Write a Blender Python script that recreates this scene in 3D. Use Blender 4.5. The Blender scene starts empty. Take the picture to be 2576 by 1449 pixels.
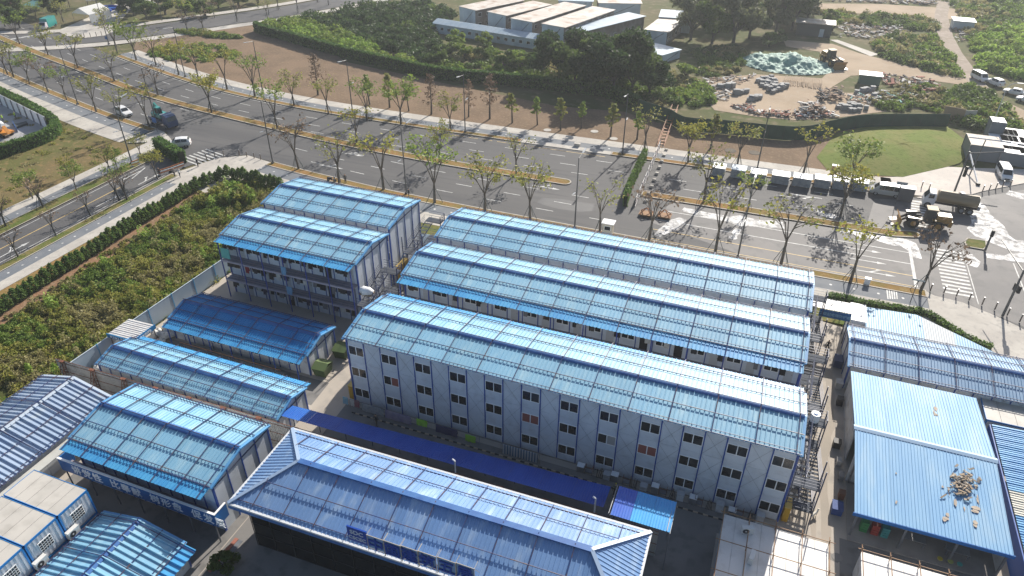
import bpy, math, random
import numpy as np
from mathutils import Vector, Matrix

random.seed(7)
RNG = np.random.default_rng(11)
SC = bpy.context.scene
COL = SC.collection
R_ = math.radians

# ------------------------------------------------------------------ camera
CAM_H = 53.0
FPX = 1790.0                      # focal length in pixels of a 2576 px wide picture


def _basis():
    up = -np.array([-17.9, 2702.0, FPX]); up /= np.linalg.norm(up)
    yv = np.array([814.0, -1137.7, FPX]); yv -= up * (yv @ up); yv /= np.linalg.norm(yv)
    xv = -np.array([-5764.0, -1238.0, FPX]); xv -= up * (xv @ up); xv /= np.linalg.norm(xv)
    a = xv + yv; b = xv - yv
    a /= np.linalg.norm(a); b /= np.linalg.norm(b)
    return np.array([(a + b) / 2 ** .5, (a - b) / 2 ** .5, up])


BAS = _basis()


def P(u, v, z=0.0):
    """point at height z on the sight line through a pixel of the 2576 px wide picture"""
    d = BAS @ np.array([u - 1288.0, v - 724.5, FPX])
    t = (z - CAM_H) / d[2]
    return Vector((d[0] * t, d[1] * t, z))


def T(c, r, x, y, z=0.0):
    """the same, from a pixel of one of the nine enlarged tiles I measured in"""
    return P(c * 858.667 + x / 3.0, r * 483.0 + y / 3.0, z)


cam_data = bpy.data.cameras.new('camera')
cam_data.sensor_width = 36.0
cam_data.lens = 36.0 * FPX / 2576.0
cam_data.clip_start = 0.5
cam_data.clip_end = 5000.0
cam = bpy.data.objects.new('camera', cam_data)
COL.objects.link(cam)
cam.matrix_world = Matrix((
    (BAS[0, 0], -BAS[0, 1], -BAS[0, 2], 0.0),
    (BAS[1, 0], -BAS[1, 1], -BAS[1, 2], 0.0),
    (BAS[2, 0], -BAS[2, 1], -BAS[2, 2], CAM_H),
    (0, 0, 0, 1)))
SC.camera = cam

# ------------------------------------------------------------------ light
SUN_EL = 30.5
SUN_AZ = 7.5                       # degrees east of the +Y axis
world = bpy.data.worlds.new('World')
SC.world = world
world.use_nodes = True
wn = world.node_tree.nodes
wl = world.node_tree.links
sky = wn.new('ShaderNodeTexSky')
sky.sky_type = 'NISHITA'
sky.sun_disc = False
sky.sun_elevation = R_(SUN_EL)
sky.sun_rotation = R_(SUN_AZ)
sky.altitude = 50
sky.air_density = 1.0
sky.dust_density = 2.0
sky.ozone_density = 1.5
wn['Background'].inputs['Strength'].default_value = 0.085
wl.new(sky.outputs[0], wn['Background'].inputs['Color'])

sun_data = bpy.data.lights.new('sun', 'SUN')
sun_data.energy = 5.0
sun_data.angle = R_(0.55)
sun_data.color = (1.0, 0.94, 0.85)
sun = bpy.data.objects.new('sun', sun_data)
COL.objects.link(sun)
_to_sun = Vector((math.sin(R_(SUN_AZ)) * math.cos(R_(SUN_EL)), math.cos(R_(SUN_AZ)) * math.cos(R_(SUN_EL)), math.sin(R_(SUN_EL))))
sun.rotation_euler = _to_sun.to_track_quat('Z', 'Y').to_euler()
sun.location = (0, 200, 150)

SC.view_settings.view_transform = 'Standard'
SC.view_settings.look = 'None'
SC.view_settings.gamma = 1.0
SC.view_settings.exposure = 0.6
SC.render.engine = 'CYCLES'
SC.cycles.use_denoising = True
SC.cycles.max_bounces = 6
SC.cycles.diffuse_bounces = 3
SC.cycles.glossy_bounces = 3
SC.cycles.transparent_max_bounces = 6
SC.cycles.volume_bounces = 0
SC.cycles.sample_clamp_indirect = 6.0


# ------------------------------------------------------------------ materials
MATS = {}


def mat(name, c1, c2=None, scale=0.5, rough=0.7, spec=0.5, metal=0.0, bump=0.0, bscale=8.0, rand=0.0,
        c3=None, scale3=3.0, lo=0.4, hi=0.6, emis=0.0, trans=0.0, stretch=None):
    """procedural material: two colours mixed by world-space noise, a third by finer noise, a little per-object variation"""
    if name in MATS:
        return MATS[name]
    m = bpy.data.materials.new(name)
    m.use_nodes = True
    nt = m.node_tree
    n, l = nt.nodes, nt.links
    b = n['Principled BSDF']
    b.inputs['Roughness'].default_value = rough
    b.inputs['Specular IOR Level'].default_value = spec
    b.inputs['Metallic'].default_value = metal
    col = None
    geo = n.new('ShaderNodeNewGeometry')
    vec = geo.outputs['Position']
    if stretch:
        mp = n.new('ShaderNodeMapping')
        mp.inputs['Scale'].default_value = stretch
        l.new(vec, mp.inputs['Vector'])
        vec = mp.outputs[0]

    def noise(sc, det=4.0):
        t = n.new('ShaderNodeTexNoise')
        t.inputs['Scale'].default_value = sc
        t.inputs['Detail'].default_value = det
        l.new(vec, t.inputs['Vector'])
        return t

    def mix(fac, a, bcol, lo_, hi_):
        r = n.new('ShaderNodeMapRange')
        r.inputs['From Min'].default_value = lo_
        r.inputs['From Max'].default_value = hi_
        l.new(fac, r.inputs['Value'])
        x = n.new('ShaderNodeMix')
        x.data_type = 'RGBA'
        l.new(r.outputs[0], x.inputs['Factor'])
        if isinstance(a, tuple):
            x.inputs['A'].default_value = (*a, 1)
        else:
            l.new(a, x.inputs['A'])
        x.inputs['B'].default_value = (*bcol, 1)
        return x.outputs['Result']

    if c2 is not None:
        col = mix(noise(scale).outputs['Fac'], c1, c2, lo, hi)
    if c3 is not None:
        col = mix(noise(scale3, 6.0).outputs['Fac'], col if col is not None else c1, c3, 0.52, 0.72)
    if rand > 0:
        oi = n.new('ShaderNodeObjectInfo')
        r = n.new('ShaderNodeMapRange')
        r.inputs['To Min'].default_value = 1 - rand
        r.inputs['To Max'].default_value = 1 + rand
        l.new(oi.outputs['Random'], r.inputs['Value'])
        h = n.new('ShaderNodeHueSaturation')
        l.new(r.outputs[0], h.inputs['Value'])
        if col is None:
            h.inputs['Color'].default_value = (*c1, 1)
        else:
            l.new(col, h.inputs['Color'])
        col = h.outputs[0]
    if col is None:
        b.inputs['Base Color'].default_value = (*c1, 1)
    else:
        l.new(col, b.inputs['Base Color'])
    if bump > 0:
        bn = n.new('ShaderNodeBump')
        bn.inputs['Strength'].default_value = 1.0
        bn.inputs['Distance'].default_value = bump
        l.new(noise(bscale, 5.0).outputs['Fac'], bn.inputs['Height'])
        l.new(bn.outputs[0], b.inputs['Normal'])
    if trans > 0:
        # thin leaf: part of the light passes through
        tr = n.new('ShaderNodeBsdfTranslucent')
        mx = n.new('ShaderNodeMixShader')
        mx.inputs[0].default_value = trans
        if col is None:
            tr.inputs['Color'].default_value = (*c1, 1)
        else:
            l.new(col, tr.inputs['Color'])
        l.new(b.outputs[0], mx.inputs[1])
        l.new(tr.outputs[0], mx.inputs[2])
        l.new(mx.outputs[0], n['Material Output'].inputs['Surface'])
    MATS[name] = m
    return m


# ------------------------------------------------------------------ mesh helpers
class MB:
    """collects simple shapes; build() links them as ONE mesh object"""

    def __init__(s):
        s.v = []; s.f = []; s.mi = []; s.cur = 0

    def add(s, verts, faces):
        o = len(s.v)
        s.v += [tuple(p) for p in verts]
        s.f += [tuple(i + o for i in f) for f in faces]
        s.mi += [s.cur] * len(faces)
        return s

    def poly(s, pts):
        return s.add(pts, [tuple(range(len(pts)))])

    def box(s, x0, y0, z0, x1, y1, z1):
        x0, x1 = min(x0, x1), max(x0, x1); y0, y1 = min(y0, y1), max(y0, y1); z0, z1 = min(z0, z1), max(z0, z1)
        return s.add([(x0, y0, z0), (x1, y0, z0), (x1, y1, z0), (x0, y1, z0), (x0, y0, z1), (x1, y0, z1), (x1, y1, z1), (x0, y1, z1)],
                     [(0, 3, 2, 1), (4, 5, 6, 7), (0, 1, 5, 4), (1, 2, 6, 5), (2, 3, 7, 6), (3, 0, 4, 7)])

    def taper(s, cx, cy, z0, z1, w0, d0, w1, d1, ox=0, oy=0):
        a = [(cx - w0 / 2, cy - d0 / 2, z0), (cx + w0 / 2, cy - d0 / 2, z0), (cx + w0 / 2, cy + d0 / 2, z0), (cx - w0 / 2, cy + d0 / 2, z0)]
        b = [(cx + ox - w1 / 2, cy + oy - d1 / 2, z1), (cx + ox + w1 / 2, cy + oy - d1 / 2, z1), (cx + ox + w1 / 2, cy + oy + d1 / 2, z1), (cx + ox - w1 / 2, cy + oy + d1 / 2, z1)]
        return s.add(a + b, [(0, 3, 2, 1), (4, 5, 6, 7), (0, 1, 5, 4), (1, 2, 6, 5), (2, 3, 7, 6), (3, 0, 4, 7)])

    def tube(s, p, q, r, n=6, r2=None, cap=True):
        p = Vector(p); q = Vector(q)
        d = (q - p)
        if d.length < 1e-6:
            return s
        d.normalize()
        a = d.orthogonal().normalized(); b = d.cross(a)
        r2 = r if r2 is None else r2
        vs = []
        for c, rr in ((p, r), (q, r2)):
            for i in range(n):
                t = 2 * math.pi * i / n
                vs.append(c + a * (rr * math.cos(t)) + b * (rr * math.sin(t)))
        fs = [(i, (i + 1) % n, n + (i + 1) % n, n + i) for i in range(n)]
        if cap:
            fs += [tuple(range(n))[::-1], tuple(range(n, 2 * n))]
        return s.add(vs, fs)

    def bar(s, p, q, w, h):
        """rectangular bar from p to q, w wide across, h high"""
        p = Vector(p); q = Vector(q)
        d = (q - p).normalized()
        side = d.cross(Vector((0, 0, 1)))
        if side.length < 1e-4:
            side = Vector((1, 0, 0))
        side.normalize(); upv = side.cross(d)
        vs = []
        for c in (p, q):
            for sx, sz in ((-1, -1), (1, -1), (1, 1), (-1, 1)):
                vs.append(c + side * (sx * w / 2) + upv * (sz * h / 2))
        return s.add(vs, [(0, 1, 2, 3), (7, 6, 5, 4), (0, 4, 5, 1), (1, 5, 6, 2), (2, 6, 7, 3), (3, 7, 4, 0)])

    def prism(s, pts, z0, z1):
        """vertical prism over a polygon (counter-clockwise)"""
        n = len(pts)
        vs = [(p[0], p[1], z0) for p in pts] + [(p[0], p[1], z1) for p in pts]
        return s.add(vs, [tuple(range(n))[::-1], tuple(range(n, 2 * n))] + [(i, (i + 1) % n, n + (i + 1) % n, n + i) for i in range(n)])

    def xprism(s, prof, x0, x1):
        """prism along x over a (y, z) profile"""
        n = len(prof)
        vs = [(x0, p[0], p[1]) for p in prof] + [(x1, p[0], p[1]) for p in prof]
        return s.add(vs, [tuple(range(n)), tuple(range(n, 2 * n))[::-1]] + [(n + i, n + (i + 1) % n, (i + 1) % n, i) for i in range(n)])

    def yprism(s, prof, y0, y1):
        """prism along y over an (x, z) profile"""
        n = len(prof)
        vs = [(p[0], y0, p[1]) for p in prof] + [(p[0], y1, p[1]) for p in prof]
        return s.add(vs, [tuple(range(n)), tuple(range(n, 2 * n))[::-1]] + [(n + i, n + (i + 1) % n, (i + 1) % n, i) for i in range(n)])

    def wheel(s, x, y, z, r, w, n=14):
        return s.tube((x, y - w / 2, z), (x, y + w / 2, z), r, n)

    def sphere(s, c, rx, ry, rz, nu=8, nv=5, jit=0.0):
        vs = [(c[0], c[1], c[2] - rz)]
        for j in range(1, nv):
            ph = math.pi * j / nv
            for i in range(nu):
                th = 2 * math.pi * i / nu
                k = 1 + random.uniform(-jit, jit)
                vs.append((c[0] + rx * k * math.sin(ph) * math.cos(th), c[1] + ry * k * math.sin(ph) * math.sin(th), c[2] - rz * k * math.cos(ph)))
        vs.append((c[0], c[1], c[2] + rz))
        fs = [(0, 1 + (i + 1) % nu, 1 + i) for i in range(nu)]
        for j in range(nv - 2):
            for i in range(nu):
                a = 1 + j * nu + i; b = 1 + j * nu + (i + 1) % nu
                fs.append((a, b, b + nu, a + nu))
        top = len(vs) - 1; o = 1 + (nv - 2) * nu
        fs += [(o + i, o + (i + 1) % nu, top) for i in range(nu)]
        return s.add(vs, fs)

    def mesh(s, name, off=(0, 0, 0), smooth=False):
        me = bpy.data.meshes.new(name)
        ox, oy, oz = off
        me.from_pydata([(a - ox, b - oy, c - oz) for a, b, c in s.v], [], s.f)
        if any(s.mi):
            me.polygons.foreach_set('material_index', s.mi)
        if smooth:
            me.polygons.foreach_set('use_smooth', [True] * len(s.f))
        return me

    def build(s, name, m, parent=None, smooth=False, loc=None):
        """vertices are world coordinates; they are stored relative to the parent"""
        off = tuple(world_loc(parent)) if parent is not None else (loc or (0, 0, 0))
        me = s.mesh(name, off, smooth)
        for mm in (m if isinstance(m, (list, tuple)) else [m]):
            me.materials.append(mm)
        return link(name, me, parent, (0, 0, 0) if parent is not None else off)


def world_loc(o):
    v = Vector((0, 0, 0))
    while o is not None:
        v += o.location
        o = o.parent
    return v


def link(name, data, parent=None, loc=(0, 0, 0)):
    o = bpy.data.objects.new(name, data)
    COL.objects.link(o)
    o.location = loc
    if parent is not None:
        o.parent = parent
    return o


def tag(o, label=None, cat=None, group=None, kind=None):
    if label: o['label'] = label
    if cat: o['category'] = cat
    if group: o['group'] = group
    if kind: o['kind'] = kind
    return o


def thing(name, label, cat, loc=(0, 0, 0), rz=0.0, group=None):
    o = link(name, None, None, loc)
    o.rotation_euler = (0, 0, rz)
    o.empty_display_size = 0.5
    return tag(o, label, cat, group)


def struct(name, mb, m, smooth=False):
    return tag(mb.build(name, m, None, smooth), kind='structure')


def inst(name, data, parent, loc):
    """another object on shared mesh data, loc relative to the parent"""
    return link(name, data, parent, loc)


def clone(root, loc=None, rz=None, scale=None, label=None, group=None, parent=None):
    c = root.copy()
    COL.objects.link(c)
    if parent is not None:
        c.parent = parent
    if loc is not None: c.location = loc
    if rz is not None: c.rotation_euler = (0, 0, rz)
    if scale is not None: c.scale = (scale, scale, scale) if not isinstance(scale, tuple) else scale
    if label: c['label'] = label
    if group: c['group'] = group
    for ch in root.children:
        clone(ch, parent=c)
    return c


class Proto:
    """a thing built once at the origin; the first use moves it, later uses copy it"""

    def __init__(s, root):
        s.root = root; s.used = False

    def put(s, loc, rz=0.0, scale=1.0, label=None, group=None, cat=None):
        if not s.used:
            s.used = True
            o = s.root
            o.location = loc; o.rotation_euler = (0, 0, rz)
            o.scale = (scale,) * 3 if not isinstance(scale, tuple) else scale
        else:
            o = clone(s.root, loc, rz, scale)
        if label: o['label'] = label
        if group: o['group'] = group
        if cat: o['category'] = cat
        return o


def leafmesh(name, cen, size, flat=0.0, aspect=1.6, up=None):
    """one small four-cornered leaf (or leaf tuft) at each centre, randomly turned"""
    n = len(cen)
    cen = np.asarray(cen, float)
    size = np.broadcast_to(np.asarray(size, float), (n,))
    a = RNG.normal(size=(n, 3))
    if flat > 0:
        a[:, 2] *= (1 - flat)
    a /= np.linalg.norm(a, axis=1, keepdims=True)
    b = RNG.normal(size=(n, 3))
    b -= a * np.sum(a * b, axis=1, keepdims=True)
    b /= np.linalg.norm(b, axis=1, keepdims=True)
    a = a * (size * aspect / 2)[:, None]; b = b * (size / 2)[:, None]
    v = np.empty((n, 4, 3))
    v[:, 0] = cen - a; v[:, 1] = cen - b * 0.9 + a * 0.1; v[:, 2] = cen + a; v[:, 3] = cen + b * 0.9 + a * 0.1
    me = bpy.data.meshes.new(name)
    me.vertices.add(n * 4); me.loops.add(n * 4); me.polygons.add(n)
    me.vertices.foreach_set('co', v.reshape(-1))
    me.loops.foreach_set('vertex_index', np.arange(n * 4, dtype=np.int32))
    me.polygons.foreach_set('loop_start', np.arange(0, n * 4, 4, dtype=np.int32))
    me.polygons.foreach_set('loop_total', np.full(n, 4, dtype=np.int32))
    me.update(calc_edges=True)
    return me


def spline(pts, n=None, step=None):
    """smooth polyline through points (Catmull-Rom)"""
    p = [Vector((q[0], q[1], 0)) for q in pts]
    if len(p) < 3:
        return p
    p = [2 * p[0] - p[1]] + p + [2 * p[-1] - p[-2]]
    out = []
    for i in range(1, len(p) - 2):
        k = n or max(2, int((p[i + 1] - p[i]).length / (step or 3.0)))
        for j in range(k):
            t = j / k
            out.append(0.5 * ((2 * p[i]) + (-p[i - 1] + p[i + 1]) * t + (2 * p[i - 1] - 5 * p[i] + 4 * p[i + 1] - p[i + 2]) * t * t
                              + (-p[i - 1] + 3 * p[i] - 3 * p[i + 1] + p[i + 2]) * t ** 3))
    out.append(p[-2])
    return out


def tri_sheet(name, pts, z, m, kind='structure', parent=None):
    """flat sheet over any simple polygon"""
    from mathutils.geometry import tessellate_polygon
    v = [Vector((p[0], p[1], 0)) for p in pts]
    tris = tessellate_polygon([v])
    me = bpy.data.meshes.new(name)
    fs = []
    for t in tris:
        a, b, c = (v[i] for i in t)
        fs.append(t if (b - a).cross(c - a).z > 0 else t[::-1])
    me.from_pydata([(p.x, p.y, z) for p in v], [], fs)
    me.materials.append(m)
    o = link(name, me, parent)
    if kind: o['kind'] = kind
    return o


def slab(name, pts, z0, z1, m, kind='structure', parent=None, mside=None):
    """raised slab with side faces over any simple polygon"""
    from mathutils.geometry import tessellate_polygon
    v = [Vector((p[0], p[1], 0)) for p in pts]
    area = sum(v[i].x * v[(i + 1) % len(v)].y - v[(i + 1) % len(v)].x * v[i].y for i in range(len(v)))
    if area < 0:
        v = v[::-1]
    n = len(v)
    tris = tessellate_polygon([v])
    fs = []
    for t in tris:
        a, b, c = (v[i] for i in t)
        t = t if (b - a).cross(c - a).z > 0 else t[::-1]
        fs.append(tuple(i + n for i in t))
    mi = [0] * len(fs)
    fs += [(i, (i + 1) % n, n + (i + 1) % n, n + i) for i in range(n)]
    mi += [1 if mside else 0] * n
    me = bpy.data.meshes.new(name)
    me.from_pydata([(p.x, p.y, z0) for p in v] + [(p.x, p.y, z1) for p in v], [], fs)
    me.materials.append(m)
    if mside: me.materials.append(mside)
    me.polygons.foreach_set('material_index', mi)
    o = link(name, me, parent)
    if kind: o['kind'] = kind
    return o


def ribbon(path, a, b):
    """closed outline between two offsets (left positive) of a path"""
    L, Rr = [], []
    for i, p in enumerate(path):
        d = (path[min(i + 1, len(path) - 1)] - path[max(i - 1, 0)]).normalized()
        nrm = Vector((-d.y, d.x, 0))
        L.append(p + nrm * a); Rr.append(p + nrm * b)
    return L + Rr[::-1]


def text_mesh(body, size=1.0, depth=0.02, bold=0.0):
    c = bpy.data.curves.new('lettering', 'FONT')
    c.body = body
    c.size = size
    c.align_x = 'CENTER'
    c.extrude = depth
    c.offset = bold
    o = bpy.data.objects.new('lettering', c)
    COL.objects.link(o)
    dg = bpy.context.evaluated_depsgraph_get()
    me = bpy.data.meshes.new_from_object(o.evaluated_get(dg))
    bpy.data.objects.remove(o)
    bpy.data.curves.remove(c)
    return me
# ------------------------------------------------------------------ shared materials
M_ground = mat('dry_ground', (0.13, 0.115, 0.06), (0.085, 0.10, 0.035), 0.06, rough=0.95, spec=0.1, c3=(0.20, 0.16, 0.10), scale3=0.4, bump=0.05, bscale=2.0)
M_asphalt = mat('asphalt', (0.085, 0.084, 0.086), (0.108, 0.105, 0.104), 0.12, rough=0.8, spec=0.35, c3=(0.068, 0.068, 0.072), scale3=1.1, bump=0.004, bscale=30, stretch=(.09, 1, 1))
M_asphalt2 = mat('dusty_asphalt', (0.13, 0.125, 0.125), (0.17, 0.16, 0.155), 0.1, rough=0.75, spec=0.4, c3=(0.10, 0.10, 0.10), scale3=0.5)
M_paint = mat('road_paint', (0.62, 0.62, 0.60), (0.42, 0.42, 0.40), 1.2, rough=0.7)
M_ypaint = mat('yellow_road_paint', (0.60, 0.42, 0.16), (0.45, 0.33, 0.15), 1.2, rough=0.7)
M_kerb = mat('kerb_stone', (0.46, 0.42, 0.36), (0.38, 0.34, 0.29), 0.8, rough=0.85)
M_walk = mat('pale_paving', (0.50, 0.47, 0.42), (0.42, 0.39, 0.35), 0.25, rough=0.85, spec=0.3, c3=(0.36, 0.34, 0.31), scale3=1.3)
M_bike = mat('blue_grey_path', (0.155, 0.17, 0.19), (0.19, 0.20, 0.215), 0.4, rough=0.85, spec=0.3)
M_strip = mat('dry_planting_strip', (0.27, 0.155, 0.06), (0.20, 0.15, 0.05), 0.35, rough=0.95, spec=0.1, c3=(0.30, 0.22, 0.10), scale3=2.5, bump=0.05, bscale=5)
M_grasss = mat('short_grass', (0.10, 0.13, 0.03), (0.19, 0.16, 0.06), 0.4, rough=0.95, spec=0.1, c3=(0.08, 0.10, 0.03), scale3=2.0, bump=0.05, bscale=5)
M_mulch = mat('brown_mulch', (0.215, 0.15, 0.10), (0.17, 0.12, 0.08), 0.15, rough=0.95, spec=0.1, c3=(0.26, 0.19, 0.12), scale3=1.8, bump=0.06, bscale=3)
M_redsoil = mat('red_soil', (0.26, 0.15, 0.09), (0.22, 0.14, 0.085), 0.3, rough=0.95, spec=0.1, c3=(0.30, 0.21, 0.14), scale3=2.0, bump=0.08, bscale=3)
M_scrubsoil = mat('scrub_soil', (0.10, 0.085, 0.035), (0.07, 0.08, 0.025), 0.2, rough=0.95, spec=0.1)
M_yard = mat('concrete_yard', (0.45, 0.40, 0.34), (0.40, 0.355, 0.305), 0.12, rough=0.85, spec=0.3, c3=(0.33, 0.30, 0.265), scale3=0.5, bump=0.006, bscale=6)
M_dirt = mat('dirt_track', (0.42, 0.33, 0.24), (0.36, 0.28, 0.20), 0.12, rough=0.95, spec=0.1, c3=(0.40, 0.33, 0.25), scale3=0.8, bump=0.05, bscale=2)
M_lawn = mat('sloping_lawn', (0.15, 0.19, 0.045), (0.185, 0.19, 0.06), 0.18, rough=0.95, spec=0.1, c3=(0.105, 0.14, 0.03), scale3=1.2, bump=0.08, bscale=2.5)
M_foam = mat('white_foam', (0.62, 0.62, 0.62), (0.5, 0.5, 0.51), 0.5, rough=0.6)

def ragged(m, lo=.34, hi=.62, scale=.8):
    """thin spill: the layer breaks up into patches along fine noise"""
    nt = m.node_tree; n = nt.nodes; l = nt.links
    b = n['Principled BSDF']
    g = n.new('ShaderNodeNewGeometry')
    t = n.new('ShaderNodeTexNoise'); t.inputs['Scale'].default_value = scale; t.inputs['Detail'].default_value = 8; t.inputs['Roughness'].default_value = .65
    r = n.new('ShaderNodeMapRange'); r.inputs['From Min'].default_value = lo; r.inputs['From Max'].default_value = hi
    l.new(g.outputs['Position'], t.inputs['Vector']); l.new(t.outputs['Fac'], r.inputs['Value']); l.new(r.outputs[0], b.inputs['Alpha'])


ragged(M_foam)
M_pit = mat('dark_pit_soil', (0.07, 0.055, 0.04), (0.10, 0.08, 0.055), 0.4, rough=0.9)

# ------------------------------------------------------------------ ground
g = MB().poly([(-1600, -300, -0.08), (1600, -300, -0.08), (1600, 2600, -0.08), (-1600, 2600, -0.08)])
struct('ground', g, M_ground)

NEAR = [(-330, 172), (-255, 146.5), (-181.9, 121.3), (-143.4, 109.8), (-118, 103.6), (-86, 98.3), (-68, 96.2), (-50, 95.0), (-10, 94.6), (24.5, 94.5)]
MEDN = [(-330, 184), (-255, 157), (-201, 138.2), (-162, 126.4), (-130.4, 117.2), (-92.5, 111.2), (-76, 109.3), (-55.7, 108.2), (-31.5, 108.2)]
FARL = [(-330, 199), (-255, 170), (-190, 148.6), (-164.6, 139.9), (-137.4, 131.2), (-118, 126.6), (-95, 123.8), (-70, 123.2), (-43.6, 123.5), (-21.6, 124.0), (0, 124.4), (18, 125.0), (32, 125.8)]
pN = spline(NEAR); pM = spline(MEDN); pF = spline(FARL)


def yat(path, x):
    return float(np.interp(x, [q.x for q in path], [q.y for q in path]))


# main carriageway and junction: one asphalt sheet
corner = [P(2350, 745), P(2420, 762), P(2490, 790), P(2560, 822), P(2700, 905), P(2900, 1040)]
fcorner = [P(2300, 497), P(2364, 507), P(2421, 497), P(2472, 482), P(2576, 462), P(2800, 420)]
mb = MB()
_xs = list(np.arange(-330, 25, 3.0))
for xa, xb in zip(_xs[:-1], _xs[1:]):
    mb.poly([(xa, yat(pN, xa), 0), (xb, yat(pN, xb), 0), (xb, yat(pF, xb), 0), (xa, yat(pF, xa), 0)])
_e = _xs[-1]
mb.poly([(_e, yat(pN, _e), 0)] + [(p.x, p.y, 0) for p in corner] + [(160, 30, 0), (260, 150, 0)] + [(p.x, p.y, 0) for p in fcorner[::-1]] + [(32, 125.8, 0), (_e, yat(pF, _e), 0)])
road = struct('road', mb, M_asphalt)
# dustier junction area, with its own sheet
tri_sheet('road', [P(1640, 560), P(1700, 497), P(2180, 568), P(2200, 500), P(2330, 505), P(2440, 500), P(2800, 440), P(3000, 700), P(2700, 880), P(2560, 815), P(2400, 755), P(2290, 735), P(2000, 690)], 0.004, M_asphalt2)

# side street and its flared mouth
side = tri_sheet('side_street', [(-105, 5), (-97.2, 5), (-97.2, 90), (-95.5, 95), (-90, yat(pN, -90) + .6), (-113, yat(pN, -113) + .6), (-107, 96), (-105, 91)], 0.004, M_asphalt)
# upper road curving away behind the brown plot
up = spline([(-260, 120), (-215, 134), (-190, 148), (-178, 160), (-165, 181), (-152, 204), (-140, 235), (-120, 290)])
upper = tri_sheet('upper_road', ribbon(up, 7.5, -6.0), 0.006, M_asphalt)
tri_sheet('walkway', ribbon(up[6:], -7.0, -11.0), 0.11, M_walk)
tri_sheet('walkway', ribbon(up[6:], 12.0, 8.5), 0.11, M_walk)


# ------------------------------------------------------------------ lane markings: children of the road sheet
dash_me = MB().poly([(-1.5, -.075, 0), (1.5, -.075, 0), (1.5, .075, 0), (-1.5, .075, 0)]).mesh('lane_dash'); dash_me.materials.append(M_paint)
ydash_me = MB().poly([(-1.0, -.08, 0), (1.0, -.08, 0), (1.0, .08, 0), (-1.0, .08, 0)]).mesh('lane_dash'); ydash_me.materials.append(M_ypaint)


def dash(me, p, ang, parent, z=0.012, sc=1.0):
    o = inst('lane_dash', me, parent, (p[0], p[1], z))
    o.rotation_euler = (0, 0, ang)
    o.scale = (sc, 1, 1)


def dashes(path, off, x0, x1, gap=9.0, me=dash_me, sc=1.0, ph=0.0):
    s = ph
    for a, b in zip(path[:-1], path[1:]):
        d = b - a; L = d.length
        if L < 1e-6: continue
        d /= L
        n = Vector((-d.y, d.x, 0))
        while s < L:
            q = a + d * s + n * off
            if x0 < q.x < x1:
                dash(me, q, math.atan2(d.y, d.x), road, sc=sc)
            s += gap
        s -= L


for k, off in enumerate((3.5, 6.9, 10.3)):
    dashes(pN, off, -210, -118, ph=2 * k)
    dashes(pN, off, -84, -22, ph=2 * k + 4)
for k, off in enumerate((-3.4, -6.8, -10.0)):
    dashes(pF, off, -215, -24, ph=3 * k)
    dashes(pF, off, -14, 16, ph=3 * k + 2)
dashes(pF, -1.1, -58, -34, gap=3.0, me=ydash_me)


def line(pts, w, m, z=0.012, parent=None, name='lane_line'):
    p = [Vector((q[0], q[1], 0)) for q in pts]
    mb = MB()
    r = ribbon(p, w / 2, -w / 2)
    n = len(p)
    for i in range(n - 1):
        a, b, c, d = r[i], r[i + 1], r[2 * n - 2 - i], r[2 * n - 1 - i]
        mb.poly([(d.x, d.y, z), (c.x, c.y, z), (b.x, b.y, z), (a.x, a.y, z)])
    o = mb.build(name, m, parent)
    return o


line([(p.x, p.y - .35) for p in pF if -165 < p.x < -95], .15, M_paint, parent=road)
line([(p.x, p.y - 1.1) for p in pF if -46 < p.x < -27], .16, M_ypaint, parent=road)
for o_ in (3.5, 6.9, 10.3):
    line([(-14, 94.6 + o_ + .1), (22.8, 94.5 + o_)], .17, M_paint if o_ > 4 else M_ypaint, parent=road, z=.014)
line([(-14, 95.2), (22.8, 95.1)], .14, M_ypaint, parent=road, z=.014)
line([(22.9, 95.0), (22.9, 108.6)], .42, M_paint, parent=road, z=.0145)
line([(36.5, 85), (36.5, 107)], .16, M_paint, parent=road, z=.0145)
line([(30.2, 93.5), (30.2, 108.5)], .12, M_paint, parent=road, z=.0145)


def zebra(p, d, n, count, length, gap=1.0, w=.45, z=0.013):
    """crossing: bars of the given length along d, stepped along n"""
    d = Vector((d[0], d[1], 0)).normalized(); n = Vector((n[0], n[1], 0)).normalized()
    me = MB().poly([(-length / 2, -w / 2, 0), (length / 2, -w / 2, 0), (length / 2, w / 2, 0), (-length / 2, w / 2, 0)]).mesh('crossing_bar')
    me.materials.append(M_paint)
    for i in range(count):
        q = Vector((p[0], p[1], 0)) + n * (gap * i)
        o = inst('crossing_bar', me, road, (q.x, q.y, z))
        o.rotation_euler = (0, 0, math.atan2(d.y, d.x))


zebra((28.1, 95.2), (1, 0), (0, 1), 13, 3.6, gap=1.02)                     # right-hand junction, near side
zebra((25.8, 113.5), (1, 0), (0, 1), 11, 3.2, gap=1.02)                    # same, beyond the median
_a = T(0, 0, 1430, 1215); _b = T(0, 0, 1560, 1195); _c = T(0, 0, 1380, 1130)
zebra((_a.x + .4, _a.y - .3), (_b - _c), (-(_b - _c).y, (_b - _c).x, 0), 7, 5.5, gap=.9, w=.34)
_a = T(0, 0, 60, 300); _b = T(0, 0, 330, 255)
zebra((_a.x, _a.y), (0.15, 1, 0), (_b - _a), 16, 4.0, gap=1.3, w=.55)


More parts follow.
